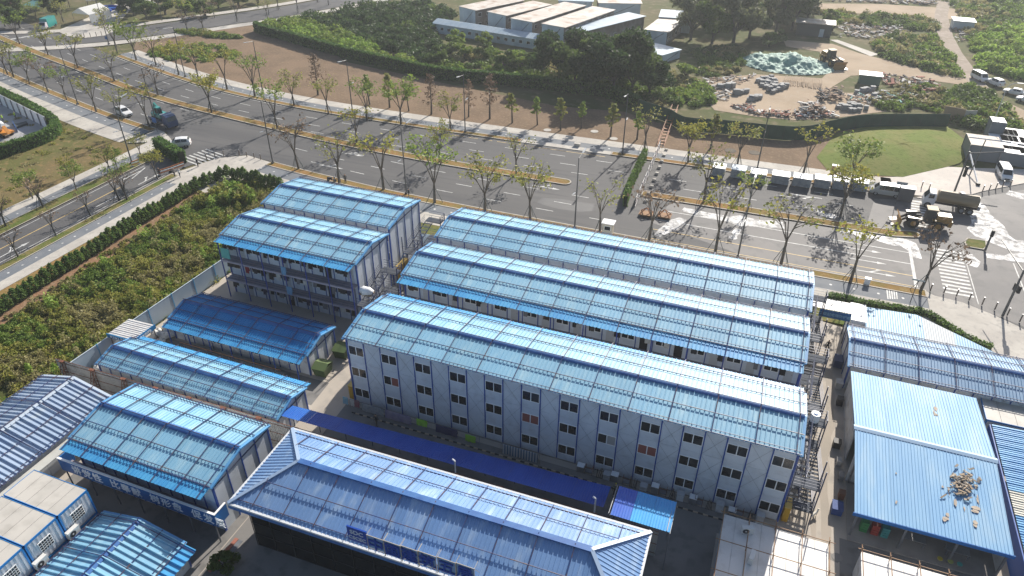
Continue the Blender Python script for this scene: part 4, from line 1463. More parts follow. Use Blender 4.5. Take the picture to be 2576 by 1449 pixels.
# white cabins with a net of rusty tubes in the foreground
def tubed_cabin(label, x, y, L, W, nx):
    t = thing('tubed_cabin', label, 'building', (x + L / 2, y - W / 2, 0))
    for i in range(nx):
        MB().box(x + i * L / nx + .01, y - W, 2.74, x + (i + 1) * L / nx - .01, y, 2.8).build('roof_panel', mat('white_flat_roof', (.74, .71, .67), (.70, .67, .63), .5, rough=.5, rand=.03, c3=(.62, .58, .53), scale3=1.0), t)
    MB().box(x + .05, y - W, 0, x + L - .05, y - .05, 2.72).build('wall', M_wallg, t)
    rt = mat('sandy_tube', (.36, .22, .12), (.25, .14, .08), 1.0, rough=.7)
    for k in range(3):
        yy = y - .15 - k * 3.0
        MB().tube((x - .3, yy, 3.25), (x + L + .5, yy, 3.25), .04, 5).build('roof_tube', rt, t)
    for i in range(nx // 2 + 1):
        xx = x + i * L / (nx // 2)
        MB().tube((xx, y + .3, 3.32), (xx, y - W, 3.32), .04, 5).build('roof_tube', rt, t)
        for k in range(3):
            MB().tube((xx, y - .15 - k * 3.0, 2.8), (xx, y - .15 - k * 3.0, 3.5), .035, 5).build('tube_post', rt, t)
    return t


tubed_cabin('white flat-roofed cabin under a net of sandy tubes, across from the plain long wall', 2.95, 44.5, 8.5, 9.5, 8)
tubed_cabin('white flat-roofed cabin under sandy tubes, across from the open canteen front', 13.95, 44.7, 8.5, 9.5, 8)
AC.put((5.0, 43.2, 2.85), R_(-75), 1.2, 'white air conditioner standing on the flat cabin roof close to its tubed edge')
AC.put((5.6, 40.6, 2.85), R_(170), 1.2, 'white air conditioner on the flat cabin roof turned with its back to the light')
# ------------------------------------------------------------------ plants
def leafmat(name, c1, c2, c3=None, scale=1.2, trans=.42, rand=.12):
    return mat(name, c1, c2, scale, rough=.6, spec=.25, rand=rand, trans=trans, c3=c3, scale3=2.2)


L_olive = leafmat('olive_leaf', (0.212, 0.254, 0.065), (0.283, 0.277, 0.071), (0.354, 0.260, 0.083))
L_green = leafmat('green_leaf', (0.156, 0.247, 0.054), (0.238, 0.312, 0.064), (0.329, 0.312, 0.054))
L_yellow = leafmat('yellow_leaf', (0.330, 0.319, 0.059), (0.260, 0.283, 0.059), (0.401, 0.295, 0.071))
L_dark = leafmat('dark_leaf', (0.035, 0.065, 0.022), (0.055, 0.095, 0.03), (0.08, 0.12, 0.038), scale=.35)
L_hedge = leafmat('hedge_leaf', (0.070, 0.151, 0.036), (0.121, 0.212, 0.051), (0.181, 0.263, 0.060), scale=.8)
L_cypress = leafmat('clipped_shrub_leaf', (0.101, 0.172, 0.051), (0.161, 0.242, 0.060), None, scale=1.5)
L_scrub1 = leafmat('scrub_leaf', (0.202, 0.231, 0.051), (0.302, 0.302, 0.070), (0.403, 0.322, 0.101), scale=.35)
L_scrub2 = leafmat('scrub_leaf_green', (0.121, 0.191, 0.040), (0.181, 0.263, 0.051), (0.263, 0.302, 0.060), scale=.35)
L_scrub3 = leafmat('scrub_leaf_dry', (.32, .29, .13), (.25, .23, .095), (.40, .36, .19), scale=.35)
L_reed = leafmat('reed_leaf', (0.302, 0.424, 0.081), (0.222, 0.343, 0.060), (0.403, 0.464, 0.121), scale=.2)
L_brown = leafmat('brown_twig_leaf', (0.264, 0.178, 0.116), (0.202, 0.139, 0.093), None, scale=1.0, trans=.2)
M_bark = mat('bark', (.13, .11, .09), (.09, .075, .06), 2.0, rough=.9)
M_barkd = mat('dark_bark', (.06, .055, .05), (.08, .07, .06), 2.0, rough=.9)
M_stake = mat('stake_wood', (.10, .12, .11), (.07, .09, .09), 2.0, rough=.8)


def rv(s=1.0):
    return Vector((random.uniform(-s, s), random.uniform(-s, s), random.uniform(-s, s)))


def street_tree(label, H=8.5, spread=2.6, leaves=420, lsize=.34, lm=None, crown0=.36, stakes=True, limbs=5, bark=None, cone=False, twigs=3):
    t = thing('street_tree', label, 'tree')
    mb = MB()
    z0 = H * crown0
    lean = Vector((random.uniform(-.15, .15), random.uniform(-.15, .15), 0))
    fork = Vector((lean.x, lean.y, z0))
    r0 = .055 + H * .011
    mb.tube((0, 0, 0), fork, r0 * 1.25, 7, r0 * .85)
    tips = []
    if cone:
        top = Vector((lean.x, lean.y, H))
        mb.tube(fork, top, r0 * .8, 6, .015)
        for i in range(16):
            f = i / 16
            base = fork.lerp(top, f)
            a = i * 2.4
            L = spread * (1 - f * .85)
            e = base + Vector((math.cos(a) * L, math.sin(a) * L, L * .45))
            mb.tube(base, e, .03, 4, .01)
            tips += [base.lerp(e, k) for k in (.4, .7, 1.0)]
    else:
        for i in range(limbs):
            a = 2 * math.pi * i / limbs + random.uniform(-.3, .3)
            L1 = (H - z0) * random.uniform(.42, .6)
            out = spread * random.uniform(.3, .5)
            k1 = fork + Vector((math.cos(a) * out, math.sin(a) * out, L1))
            b0 = fork - Vector((0, 0, random.uniform(0, z0 * .2)))
            mb.tube(b0, k1, r0 * .55, 5, r0 * .3)
            for j in range(twigs):
                a2 = a + random.uniform(-.9, .9)
                o2 = spread * random.uniform(.25, .65)
                st = b0.lerp(k1, random.uniform(.55, 1.0))
                k2 = k1 + Vector((math.cos(a2) * o2, math.sin(a2) * o2, (H - z0) * random.uniform(.08, .42)))
                mid = st.lerp(k2, .5) + rv(.15)
                mb.tube(st, mid, r0 * .26, 4, r0 * .17); mb.tube(mid, k2, r0 * .17, 4, .012)
                tips += [k2, st.lerp(k2, .75), mid]
                for q in range(2):
                    a3 = a2 + random.uniform(-1.4, 1.4)
                    k3 = mid.lerp(k2, random.uniform(.2, .8)) + Vector((math.cos(a3), math.sin(a3), random.uniform(.0, .7))) * spread * .28
                    mb.tube(mid.lerp(k2, .3), k3, .02, 3, .008)
                    tips.append(k3)
    mb.build('trunk', bark or M_bark, t)
    if leaves:
        tp = np.array([tuple(q) for q in tips])
        wgt = RNG.random(len(tp)) ** 2 + .08
        idx = RNG.choice(len(tp), leaves, p=wgt / wgt.sum())
        c = tp[idx] + RNG.normal(size=(leaves, 3)) * np.array([.36, .36, .26]) * (spread / 2.6)
        c[:, 2] -= .12
        me = leafmesh('crown', c, RNG.uniform(lsize * .6, lsize * 1.25, leaves), flat=.35)
        me.materials.append(lm or L_olive)
        link('crown', me, t)
    if stakes:
        for i in range(4):
            a = math.pi / 4 + i * math.pi / 2
            MB().tube((math.cos(a) * 1.05, math.sin(a) * 1.05, 0), (lean.x * .3 + math.cos(a) * .06, lean.y * .3 + math.sin(a) * .06, 2.1), .035, 5).build('support_stake', M_stake, t)
    return Proto(t)


TREES = {
    'sparse': [street_tree('', 8.2, 2.9, 150, .3, L_olive), street_tree('', 8.8, 2.7, 190, .3, L_yellow, limbs=4)],
    'medium': [street_tree('', 7.8, 2.6, 310, .29, L_olive), street_tree('', 8.2, 2.7, 370, .29, L_green), street_tree('', 7.4, 2.5, 340, .29, L_olive, limbs=6)],
    'dense': [street_tree('', 8.0, 2.8, 760, .29, L_green, limbs=6), street_tree('', 7.4, 2.5, 620, .29, L_yellow, limbs=6)],
    'bare': [street_tree('', 4.6, 1.5, 60, .2, L_brown, limbs=6, bark=M_barkd), street_tree('', 4.9, 1.4, 90, .2, L_brown, limbs=5, bark=M_barkd)],
    'twiggy': [street_tree('', 7.6, 2.7, 120, .3, L_brown, limbs=5, twigs=4)],
    'cone': [street_tree('', 6.6, 1.5, 420, .22, L_brown, cone=True, crown0=.3, stakes=False, bark=M_barkd)],
    'slim': [street_tree('', 4.6, .8, 330, .26, L_green, crown0=.42, stakes=False, cone=True), street_tree('', 5.0, .95, 400, .26, L_olive, crown0=.4, stakes=False, cone=True)],
}
DESC = {'sparse': 'sparse', 'medium': 'half leafy', 'dense': 'full leafy', 'bare': 'bare young', 'twiggy': 'leafless twiggy', 'cone': 'brown leafless cone-shaped', 'slim': 'slim young green'}
_ti = {}


def tree_at(kind, p, sc=1.0, where='', group=None):
    i = _ti.get(kind, 0); _ti[kind] = i + 1
    pr = TREES[kind][i % len(TREES[kind])]
    hue = {'sparse': ('olive', 'yellow'), 'medium': ('olive', 'green', 'olive'), 'dense': ('green', 'yellow green')}.get(kind, ('',))
    h = hue[i % len(TREES[kind])] if len(hue) > 1 else ''
    lab = f"{DESC[kind]} {h} tree {where}".replace('  ', ' ')
    s_ = sc * random.uniform(.9, 1.12)
    o = pr.put((p.x, p.y, .05), random.uniform(0, 6.28), (s_ * random.uniform(.85, 1.15), s_ * random.uniform(.85, 1.15), s_), lab, group)
    o.rotation_euler = (random.uniform(-.04, .04), random.uniform(-.04, .04), o.rotation_euler.z)


# --- strip on the near side, left of the side street
g1 = 'trees in the near strip left of the side street'
for (x, y), k in zip(((60, 565), (105, 585), (225, 635), (365, 700), (505, 757), (730, 847), (925, 912), (1130, 962)), ('medium', 'sparse', 'dense', 'twiggy', 'medium', 'medium', 'medium', 'sparse')):
    tree_at(k, T(0, 0, x, y), 1.0, 'with stakes in the planting strip where the white car drives', g1)
g2 = 'trees on the long median'
for (c, x, y), k in zip(((0, 150, 335), (0, 365, 418), (0, 590, 517), (0, 865, 615), (0, 1195, 720), (0, 1600, 853), (0, 2095, 976), (1, 120, 1100), (1, 740, 1225), (1, 1320, 1318)), ('medium', 'medium', 'medium', 'sparse', 'twiggy', 'dense', 'medium', 'sparse', 'medium', 'sparse')):
    tree_at(k, T(c, 0, x, y), 1.06, 'on the long median of the boulevard', g2)
g3 = 'trees in the far strip beside the brown plot'
for (c, x, y), k in zip(((0, 890, 412), (0, 1030, 457), (0, 1180, 495), (0, 1350, 567), (0, 1500, 600), (0, 1715, 677), (0, 1925, 732), (0, 2220, 798), (0, 2480, 862), (1, 195, 908), (1, 450, 942), (1, 825, 990), (1, 2285, 1145)), ('sparse', 'dense', 'sparse', 'dense', 'medium', 'sparse', 'medium', 'medium', 'medium', 'medium', 'dense', 'medium', 'sparse')):
    tree_at(k, T(c, 0, x, y), 1.1, 'in the far strip beside the brown plot', g3)
for (x, y), k in zip(((40, 1228), (410, 1255), (910, 1310), (1270, 1400)), ('dense', 'medium', 'sparse', 'dense')):
    tree_at(k, T(2, 0, x, y), 1.15, 'in the far strip beside the pallet stacks', 'trees beside the pallet stacks')
g4 = 'trees in the near strip behind the dormitory blocks'
for (c, r, x, y), k in zip(((0, 0, 2255, 1277), (0, 0, 2560, 1385), (1, 0, 320, 1432), (1, 1, 705, 85), (1, 1, 1085, 160), (1, 1, 1425, 212), (1, 1, 1950, 300), (1, 1, 2320, 372), (2, 1, 245, 457), (2, 1, 740, 550), (2, 1, 1262, 690), (2, 1, 1790, 758)), ('twiggy', 'sparse', 'sparse', 'medium', 'medium', 'medium', 'sparse', 'twiggy', 'sparse', 'sparse', 'sparse', 'twiggy')):
    tree_at(k, T(c, r, x, y), 1.22, 'with stakes in the near strip behind the dormitory roofs', g4)
for (x, y), k in zip(((160, 75), (1190, 185)), ('sparse', 'dense')):
    tree_at(k, T(2, 1, x, y), 1.3, 'on the short median near the wheel loader', 'trees on the short median')
tree_at('medium', T(2, 1, 490, 135), .8, 'on the short median near the wheel loader', 'trees on the short median')
# --- young trees on the brown plot
g5 = 'young trees planted in a row on the brown plot'
for (c, x, y), k in zip(((1, 215, 790), (1, 365, 815), (1, 510, 840), (1, 680, 865), (1, 960, 885), (1, 1120, 900), (1, 1290, 930), (1, 1480, 945), (1, 1655, 985), (1, 1810, 970), (1, 2030, 1035), (1, 2230, 1055), (2, 210, 1120), (0, 2400, 720)), ('slim', 'slim', 'slim', 'cone', 'cone', 'cone', 'slim', 'slim', 'slim', 'slim', 'slim', 'slim', 'slim', 'cone')):
    tree_at(k, T(c, 0, x, y), 1.3 if k == 'cone' else 1.4, 'in the row on the brown plot', g5)
# --- side street
g6 = 'bare young trees along the side street'
for (x, y) in ((45, 262), (330, 120), (140, 492), (425, 332), (685, 182), (900, 62), (960, 62)):
    tree_at('bare', T(0, 1, x, y), 1.0, 'with stakes on the grass edge of the side street', g6)
g7 = 'leafy trees along the side street'
for (x, y), k in zip(((580, 1440), (835, 1302), (1070, 1200), (1190, 1350), (940, 1455), (250, 1500)), ('dense', 'medium', 'medium', 'dense', 'medium', 'dense')):
    tree_at(k, T(0, 0, x, y), .66, 'at the mouth of the side street', g7)
for (x, y) in ((520, 1330), (890, 1290)):
    tree_at('dense', T(0, 0, x, y), .5, 'at the mouth of the side street', g7)


# ------------------------------------------------------------------ massed foliage
def inpoly(px, py, poly):
    inside = np.zeros(len(px), bool)
    n = len(poly)
    for i in range(n):
        x0, y0 = poly[i][0], poly[i][1]; x1, y1 = poly[(i + 1) % n][0], poly[(i + 1) % n][1]
        c = ((y0 > py) != (y1 > py)) & (px < (x1 - x0) * (py - y0) / (y1 - y0 + 1e-12) + x0)
        inside ^= c
    return inside


def sample(poly, n):
    xs = [p[0] for p in poly]; ys = [p[1] for p in poly]
    out = np.zeros((0, 2))
    while len(out) < n:
        q = np.column_stack([RNG.uniform(min(xs), max(xs), n * 3), RNG.uniform(min(ys), max(ys), n * 3)])
        out = np.vstack([out, q[inpoly(q[:, 0], q[:, 1], poly)]])
    return out[:n]


def scrub(name, label, poly, clumps, rad, hgt, per, size, mats, wts=None, z=0.0, cat='vegetation', flat=.1, patch=9.0):
    """uncountable undergrowth: clumps of small leaves in one object"""
    poly = [(p[0], p[1]) for p in poly]
    c = sample(poly, clumps)
    r = RNG.uniform(rad * .55, rad * 1.35, clumps); h = RNG.uniform(hgt * .45, hgt * 1.25, clumps)
    # leaf kinds change in patches, not leaf by leaf
    key = np.sin(c[:, 0] / patch * 2.1 + 1.3) + np.sin(c[:, 1] / patch * 2.7) + RNG.normal(size=clumps) * .7
    order = np.argsort(np.argsort(key)) / clumps
    wts = np.cumsum(np.array(wts or [1] * len(mats), float)); wts /= wts[-1]
    kind = np.searchsorted(wts, order, side='right').clip(0, len(mats) - 1)
    d = RNG.normal(size=(clumps, per, 3)); d /= np.linalg.norm(d, axis=2, keepdims=True)
    rr = RNG.random((clumps, per, 1)) ** .4
    p = d * rr
    p[:, :, 2] = np.abs(p[:, :, 2])
    pos = np.empty((clumps, per, 3))
    pos[:, :, 0] = c[:, None, 0] + p[:, :, 0] * r[:, None]
    pos[:, :, 1] = c[:, None, 1] + p[:, :, 1] * r[:, None]
    pos[:, :, 2] = z + p[:, :, 2] * h[:, None] + .05
    n = clumps * per
    me = leafmesh(name, pos.reshape(-1, 3), RNG.uniform(size * .6, size * 1.4, n), flat=flat)
    for m in mats: me.materials.append(m)
    me.polygons.foreach_set('material_index', np.repeat(kind, per).astype(np.int32))
    o = link(name, me)
    return tag(o, label, cat, kind='stuff')


LOT = [T(0, 1, -120, 1150), T(0, 1, 0, 1045), T(0, 1, 500, 725), T(0, 1, 1000, 395), T(0, 1, 1580, 10), T(0, 0, 1760, 1360), T(0, 0, 2120, 1445), (-66, 81), (-66.3, 64), (-67.5, 39), (-69.0, 36.6), (-69, 20), (-85, 10)]
tri_sheet('scrub_lot', LOT, .03, M_scrubsoil)
scrub('scrub', 'dense weeds and low scrub covering the lot beside the pale blue fence', LOT, 2500, .75, .9, 105, .17, [L_scrub2, L_scrub1, L_scrub3], [.36, .40, .24], patch=5.0)
scrub('tall_weeds', 'scattered taller weeds rising from the scrub lot', LOT, 150, .7, 2.1, 110, .22, [L_scrub1, L_scrub3, L_reed], [.5, .3, .2], patch=4.0)
scrub('soil_weeds', 'thin weeds creeping over the red soil bank', [T(0, 1, 0, 1045), T(0, 1, 500, 725), T(0, 1, 1000, 395), T(0, 1, 1580, 10), T(0, 1, 1540, -10), T(0, 1, 980, 340), T(0, 1, 480, 670), T(0, 1, 0, 990)], 110, .45, .4, 60, .18, [L_scrub1, L_scrub3])
scrub('reeds', 'tall pale green grass tufts at the corner of the scrub lot by the shrub row', [T(0, 1, 1500, 130), T(0, 1, 1900, 100), T(0, 1, 1900, 10), T(0, 1, 1700, -10)], 60, 1.1, 2.0, 160, .34, [L_scrub1, L_reed])

# ------------------------------------------------------------------ rows of clipped shrubs
def shrub(label, h=1.9, w=.62, n=420, size=.17, lm=None):
    t = thing('clipped_shrub', label, 'shrub')
    d = RNG.normal(size=(n, 3)); d /= np.linalg.norm(d, axis=1, keepdims=True)
    rr = RNG.random((n, 1)) ** .33
    p = d * rr
    zz = (p[:, 2] + 1) / 2
    c = np.column_stack([p[:, 0] * w * (1.15 - .75 * zz ** 2), p[:, 1] * w * (1.15 - .75 * zz ** 2), .1 + zz * h])
    me = leafmesh('foliage', c, RNG.uniform(size * .7, size * 1.4, n)); me.materials.append(lm or L_cypress)
    link('foliage', me, t)
    MB().tube((0, 0, 0), (0, 0, h * .6), .04, 5, .02).build('stem', M_barkd, t)
    return Proto(t)


SHR = [shrub(''), shrub('', 2.1, .66), shrub('', 1.7, .6)]
row = spline([T(0, 1, -150, 1010), T(0, 1, 0, 925), T(0, 1, 360, 690), T(0, 1, 720, 470), T(0, 1, 1000, 285), T(0, 1, 1300, 105), T(0, 0, 1440, 1465), T(0, 0, 1600, 1385), T(0, 0, 1740, 1345), T(0, 0, 1950, 1385), T(0, 0, 2130, 1425)], step=.3)
s = 0
acc = 0.0; k = 0
for a, b in zip(row[:-1], row[1:]):
    acc += (b - a).length
    if acc >= .92:
        acc = 0
        SHR[k % 3].put((b.x, b.y, 0), random.uniform(0, 6), random.uniform(1.05, 1.3), 'upright clipped evergreen in the row between side street pavement and scrub lot', 'row of clipped evergreens by the scrub lot')
        k += 1
print('shrubs', k)


def hedge(label, path, h, w, per=150, size=.26, lm=None, name='hedge', core=True, zb=0.0):
    """clipped hedge along a path: leafy skin over a dense core"""
    t = thing(name, label, 'hedge', (path[0].x, path[0].y, 0))
    pts = []
    for a, b in zip(path[:-1], path[1:]):
        L = (b - a).length
        d = (b - a).normalized(); nn = Vector((-d.y, d.x, 0))
        n = int(L * per)
        if n < 1: continue
        s_ = RNG.random(n) * L
        which = RNG.random(n)
        u = np.where(which < .4, 1.0, np.where(which < .7, -1.0, RNG.uniform(-1, 1, n)))
        zz = np.where(which < .7, RNG.random(n) * h, h)
        bumpz = np.sin(s_ * 2.2 + a.x) * .08 + RNG.normal(size=n) * .09
        u = u * (w / 2) + RNG.normal(size=n) * .08
        pts.append(np.column_stack([a.x + d.x * s_ + nn.x * u, a.y + d.y * s_ + nn.y * u, np.clip(zz + bumpz, .05, None) + zb]))
    c = np.vstack(pts) - np.array([path[0].x, path[0].y, 0])
    me = leafmesh('foliage', c, RNG.uniform(size * .6, size * 1.3, len(c))); me.materials.append(lm or L_hedge)
    link('foliage', me, t)
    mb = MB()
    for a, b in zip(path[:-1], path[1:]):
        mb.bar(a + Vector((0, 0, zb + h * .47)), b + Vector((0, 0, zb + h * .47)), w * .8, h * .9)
    mb.build('shade_core', mat('hedge_core', (.02, .03, .012), None, rough=.95), t)  # plain dark box behind the leaves, the hedge's inner shade in its colour
    return t


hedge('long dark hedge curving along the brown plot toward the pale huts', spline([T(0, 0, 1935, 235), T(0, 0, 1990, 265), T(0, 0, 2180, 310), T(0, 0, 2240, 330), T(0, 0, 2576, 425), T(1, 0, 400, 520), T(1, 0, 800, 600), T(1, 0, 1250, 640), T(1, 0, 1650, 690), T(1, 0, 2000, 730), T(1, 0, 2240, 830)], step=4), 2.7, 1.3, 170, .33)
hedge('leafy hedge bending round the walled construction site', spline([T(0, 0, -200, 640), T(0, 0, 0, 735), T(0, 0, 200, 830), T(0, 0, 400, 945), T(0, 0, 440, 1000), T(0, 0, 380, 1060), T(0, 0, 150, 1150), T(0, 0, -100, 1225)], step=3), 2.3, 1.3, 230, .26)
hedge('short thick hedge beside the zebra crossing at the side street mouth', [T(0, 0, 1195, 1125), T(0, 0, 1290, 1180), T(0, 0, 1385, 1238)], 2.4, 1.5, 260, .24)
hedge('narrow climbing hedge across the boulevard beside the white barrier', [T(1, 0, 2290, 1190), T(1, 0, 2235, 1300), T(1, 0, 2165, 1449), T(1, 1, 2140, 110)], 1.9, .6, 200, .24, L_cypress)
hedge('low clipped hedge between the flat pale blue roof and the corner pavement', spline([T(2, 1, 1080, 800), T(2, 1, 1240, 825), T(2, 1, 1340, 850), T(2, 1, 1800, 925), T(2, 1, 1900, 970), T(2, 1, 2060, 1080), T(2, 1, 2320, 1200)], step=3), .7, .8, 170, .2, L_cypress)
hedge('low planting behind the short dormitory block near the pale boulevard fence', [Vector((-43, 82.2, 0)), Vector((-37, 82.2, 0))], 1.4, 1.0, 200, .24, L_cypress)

# beds on the brown plot
for lab, c, rx, ry in (('oval bed of mixed low shrubs on the brown plot near the junction', T(0, 0, 1450, 400), 14, 8), ('narrow crescent bed of low green shrubs by the upper pavement', T(0, 0, 1560, 262), 12, 2.2)):
    pl = [(c.x + rx * math.cos(a) * (1 if math.cos(a) > 0 else .9), c.y + ry * math.sin(a)) for a in np.arange(16) * math.pi / 8]
    scrub('shrub_bed', lab, pl, 110, 1.1, 1.0, 110, .3, [L_scrub2, L_green, L_olive])

# ------------------------------------------------------------------ far thickets and trees
def big_tree(label, H=12, Rr=6, n=5200, size=.55, lm=None, lobes=11):
    t = thing('broad_tree', label, 'tree')
    mb = MB()
    z0 = H * .2
    mb.tube((0, 0, 0), (0, 0, z0), .34, 7, .26)
    cs = []
    for i in range(lobes):
        a = i * 2.4; f = i / lobes
        rr = Rr * (.25 + .55 * math.sqrt(random.random()))
        c = Vector((math.cos(a) * rr, math.sin(a) * rr, H * random.uniform(.26, .80) + (1 - rr / Rr) * H * .12))
        mb.tube((0, 0, z0 * random.uniform(.7, 1)), c, .13, 5, .03)
        cs.append((c, Rr * random.uniform(.32, .5)))
    mb.build('trunk', M_barkd, t)
    k = RNG.integers(0, lobes, n)
    cc = np.array([tuple(c) for c, _ in cs])[k]; rad = np.array([r for _, r in cs])[k]
    d = RNG.normal(size=(n, 3)); d /= np.linalg.norm(d, axis=1, keepdims=True)
    rr = RNG.random((n, 1)) ** .38
    pos = cc + d * rr * rad[:, None] * np.array([1, 1, .72])
    pos[:, 2] = np.clip(pos[:, 2], .6, None)
    me = leafmesh('crown', pos, RNG.uniform(size * .6, size * 1.4, n)); me.materials.append(lm or L_dark)
    link('crown', me, t)
    return Proto(t)


L_dark2 = leafmat('mid_dark_leaf', (0.078, 0.124, 0.031), (0.124, 0.178, 0.043), (0.155, 0.202, 0.054), scale=.3)
L_feather = leafmat('feathery_grey_leaf', (0.116, 0.132, 0.070), (0.155, 0.171, 0.078), (0.202, 0.186, 0.093), scale=.3)
BIG = [big_tree('', 12.5, 6.5, 6500, .5, L_dark), big_tree('', 11, 5.6, 5200, .5, L_dark2), big_tree('', 10, 5.0, 4200, .45, L_dark, 9)]
FEA = [big_tree('', 11.5, 4.8, 4200, .4, L_feather, 10), big_tree('', 9.5, 4.2, 3600, .42, L_dark2, 9)]
SML = [big_tree('', 5.2, 2.9, 1800, .36, L_dark2, 8), big_tree('', 4.6, 2.6, 1500, .36, L_green, 7)]


def put_big(lst, pts, label, group, sc=1.0):
    for i, p in enumerate(pts):
        lst[i % len(lst)].put((p.x, p.y, 0), random.uniform(0, 6.28), sc * random.uniform(.9, 1.12), label, group)


put_big(BIG, [T(1, 0, x, y) for x, y in ((1640, 600), (1760, 640), (1900, 690), (2050, 700), (2190, 700), (2320, 730), (1980, 610), (2150, 620))], 'broad dark evergreen in the clump between the pale huts and the green fence', 'dark evergreen clump', 1.02)
put_big(FEA, [T(2, 0, x, y) for x, y in ((60, 300), (220, 330), (380, 330), (500, 290), (330, 180), (120, 150), (480, 120))], 'tall feathery dark tree in the row left of the parked far car', 'feathery trees left of the far car', 1.35)
put_big(FEA, [T(2, 0, x, y) for x, y in ((700, 250), (820, 230), (930, 190), (760, 110), (900, 80), (620, 60))], 'tall feathery dark tree between the far car and the dark hut', 'feathery trees by the dark hut', 1.35)
put_big(SML, [T(2, 0, x, y) for x, y in ((650, 350), (1130, 230), (700, 330), (20, 600), (1120, 180))], 'rounded bush at the edge of the rubble yard', 'bushes round the rubble yard', .85)
put_big(SML, [T(1, 0, x, y) for x, y in ((830, 420), (930, 440), (1060, 450), (870, 350), (1230, 520), (1350, 520), (1440, 500), (1080, 360), (720, 490))], 'rounded bush in front of the long low hut', 'bushes in front of the long low hut', .95)
put_big(BIG, [T(0, 0, x, y) for x, y in ((1010, 120), (1110, 150), (1060, 60), (1200, 60), (40, 200), (150, 210), (-60, 150), (100, 120), (330, 60), (430, 110))], 'dense dark tree near the white tent', 'dark trees near the white tent', .62)
put_big(SML, [T(0, 0, x, y) for x, y in ((1250, 110), (1400, 110), (1500, 60), (1650, 60), (1800, 40), (1950, 20), (1700, 0), (1300, 30), (1550, 120))], 'rounded street-side tree along the upper road', 'trees along the upper road', 1.05)
for i, (x, y) in enumerate(((1385, 165), (1620, 135), (1790, 165), (2020, 140), (1420, 250), (1540, 240), (2250, 90), (2480, 40), (1950, 65), (2100, 75), (2400, 20))):
    tree_at('twiggy' if i % 3 else 'sparse', T(0, 0, x, y), .8, 'beside the upper road', 'thin trees beside the upper road')
for i, (x, y) in enumerate(((530, 60), (665, 40), (730, 30), (850, 50), (1230, 0), (290, 180), (480, 170), (800, 200))):
    tree_at('medium', T(0, 0, x, y), .8, 'round the tent forecourt', 'trees round the tent forecourt')

scrub('thicket', 'dark shaded thicket on the slope between the upper road and the pale huts', [T(0, 0, 2250, 150), T(0, 0, 2576, 110), T(1, 0, 100, 60), T(1, 0, 600, 30), T(1, 0, 880, 100), T(1, 0, 680, 260), T(1, 0, 800, 420), T(1, 0, 640, 480), T(1, 0, 300, 380), T(1, 0, 0, 260)], 420, 2.2, 2.6, 130, .5, [L_dark, L_dark2], [.92, .08])  # shade of the slope put into the colour by nearly all dark leaves
scrub('thicket', 'bright green shrubs behind the long dark hedge near the junction', [T(0, 0, 1960, 190), T(0, 0, 2250, 150), T(0, 0, 2576, 250), T(1, 0, 300, 400), T(1, 0, 620, 500), T(1, 0, 500, 510), T(0, 0, 2576, 390), T(0, 0, 2250, 290)], 260, 1.8, 2.0, 120, .45, [L_green, L_scrub2, L_reed], [.4, .3, .3])
scrub('undergrowth', 'green undergrowth round the big evergreens beside the green fence', [T(1, 0, 700, 500), T(1, 0, 1500, 600), T(1, 0, 2000, 690), T(1, 0, 2250, 790), T(1, 0, 2576, 800), T(2, 0, 280, 800), T(2, 0, 120, 620), T(1, 0, 2500, 600), T(1, 0, 2400, 420), T(1, 0, 1600, 420), T(1, 0, 1000, 380)], 380, 1.8, 1.5, 110, .42, [L_scrub2, L_dark2, L_scrub3], [.5, .35, .15])
scrub('undergrowth', 'mixed weeds between the rubble heaps and the dirt track', [T(2, 0, 1420, 330), T(2, 0, 1600, 260), T(2, 0, 1900, 280), T(2, 0, 2100, 560), T(2, 0, 2050, 600), T(2, 0, 1800, 520), T(2, 0, 1500, 420)], 170, 1.7, 1.6, 120, .42, [L_scrub2, L_scrub3, L_dark2], [.45, .3, .25])
scrub('reed_bed', 'bright green reed bed to the right of the dirt track', [T(2, 0, 2180, 320), T(2, 0, 2350, 230), T(2, 0, 2800, 200), T(2, 0, 2900, 520), T(2, 0, 2576, 600), T(2, 0, 2260, 520)], 330, 2.0, 2.2, 130, .5, [L_reed, L_green, L_scrub2], [.6, .2, .2])
scrub('thicket', 'dark bushes between the parked white cars and the container yard', [T(2, 0, 1980, 700), T(2, 0, 2130, 660), T(2, 0, 2300, 720), T(2, 0, 2420, 830), T(2, 0, 2520, 930), T(2, 0, 2576, 1000), T(2, 0, 2350, 1000), T(2, 0, 2080, 960), T(2, 0, 2010, 860)], 230, 1.7, 1.8, 130, .42, [L_dark2, L_scrub2, L_scrub3], [.5, .35, .15])
scrub('undergrowth', 'rough weeds along the back of the far dirt clearing', [T(2, 0, 1000, 90), T(2, 0, 1200, 100), T(2, 0, 1900, 150), T(2, 0, 1920, 250), T(2, 0, 1500, 200), T(2, 0, 1150, 180)], 120, 1.8, 1.6, 110, .45, [L_scrub3, L_scrub2, L_dark2])
scrub('undergrowth', 'weedy ground beyond the dirt track at the far edge', [T(2, 0, 2030, 30), T(2, 0, 2200, 0), T(2, 0, 2800, -40), T(2, 0, 2800, 210), T(2, 0, 2350, 220), T(2, 0, 2180, 320), T(2, 0, 2120, 180)], 230, 2.0, 1.8, 110, .5, [L_scrub2, L_dark2, L_scrub3])
scrub('undergrowth', 'dry weeds among the rubble heaps behind the green fence', [T(2, 0, 1400, 760), T(2, 0, 1700, 640), T(2, 0, 1950, 660), T(2, 0, 2000, 840), T(2, 0, 1500, 840)], 90, 1.3, 1.1, 100, .38, [L_scrub3, L_scrub2])
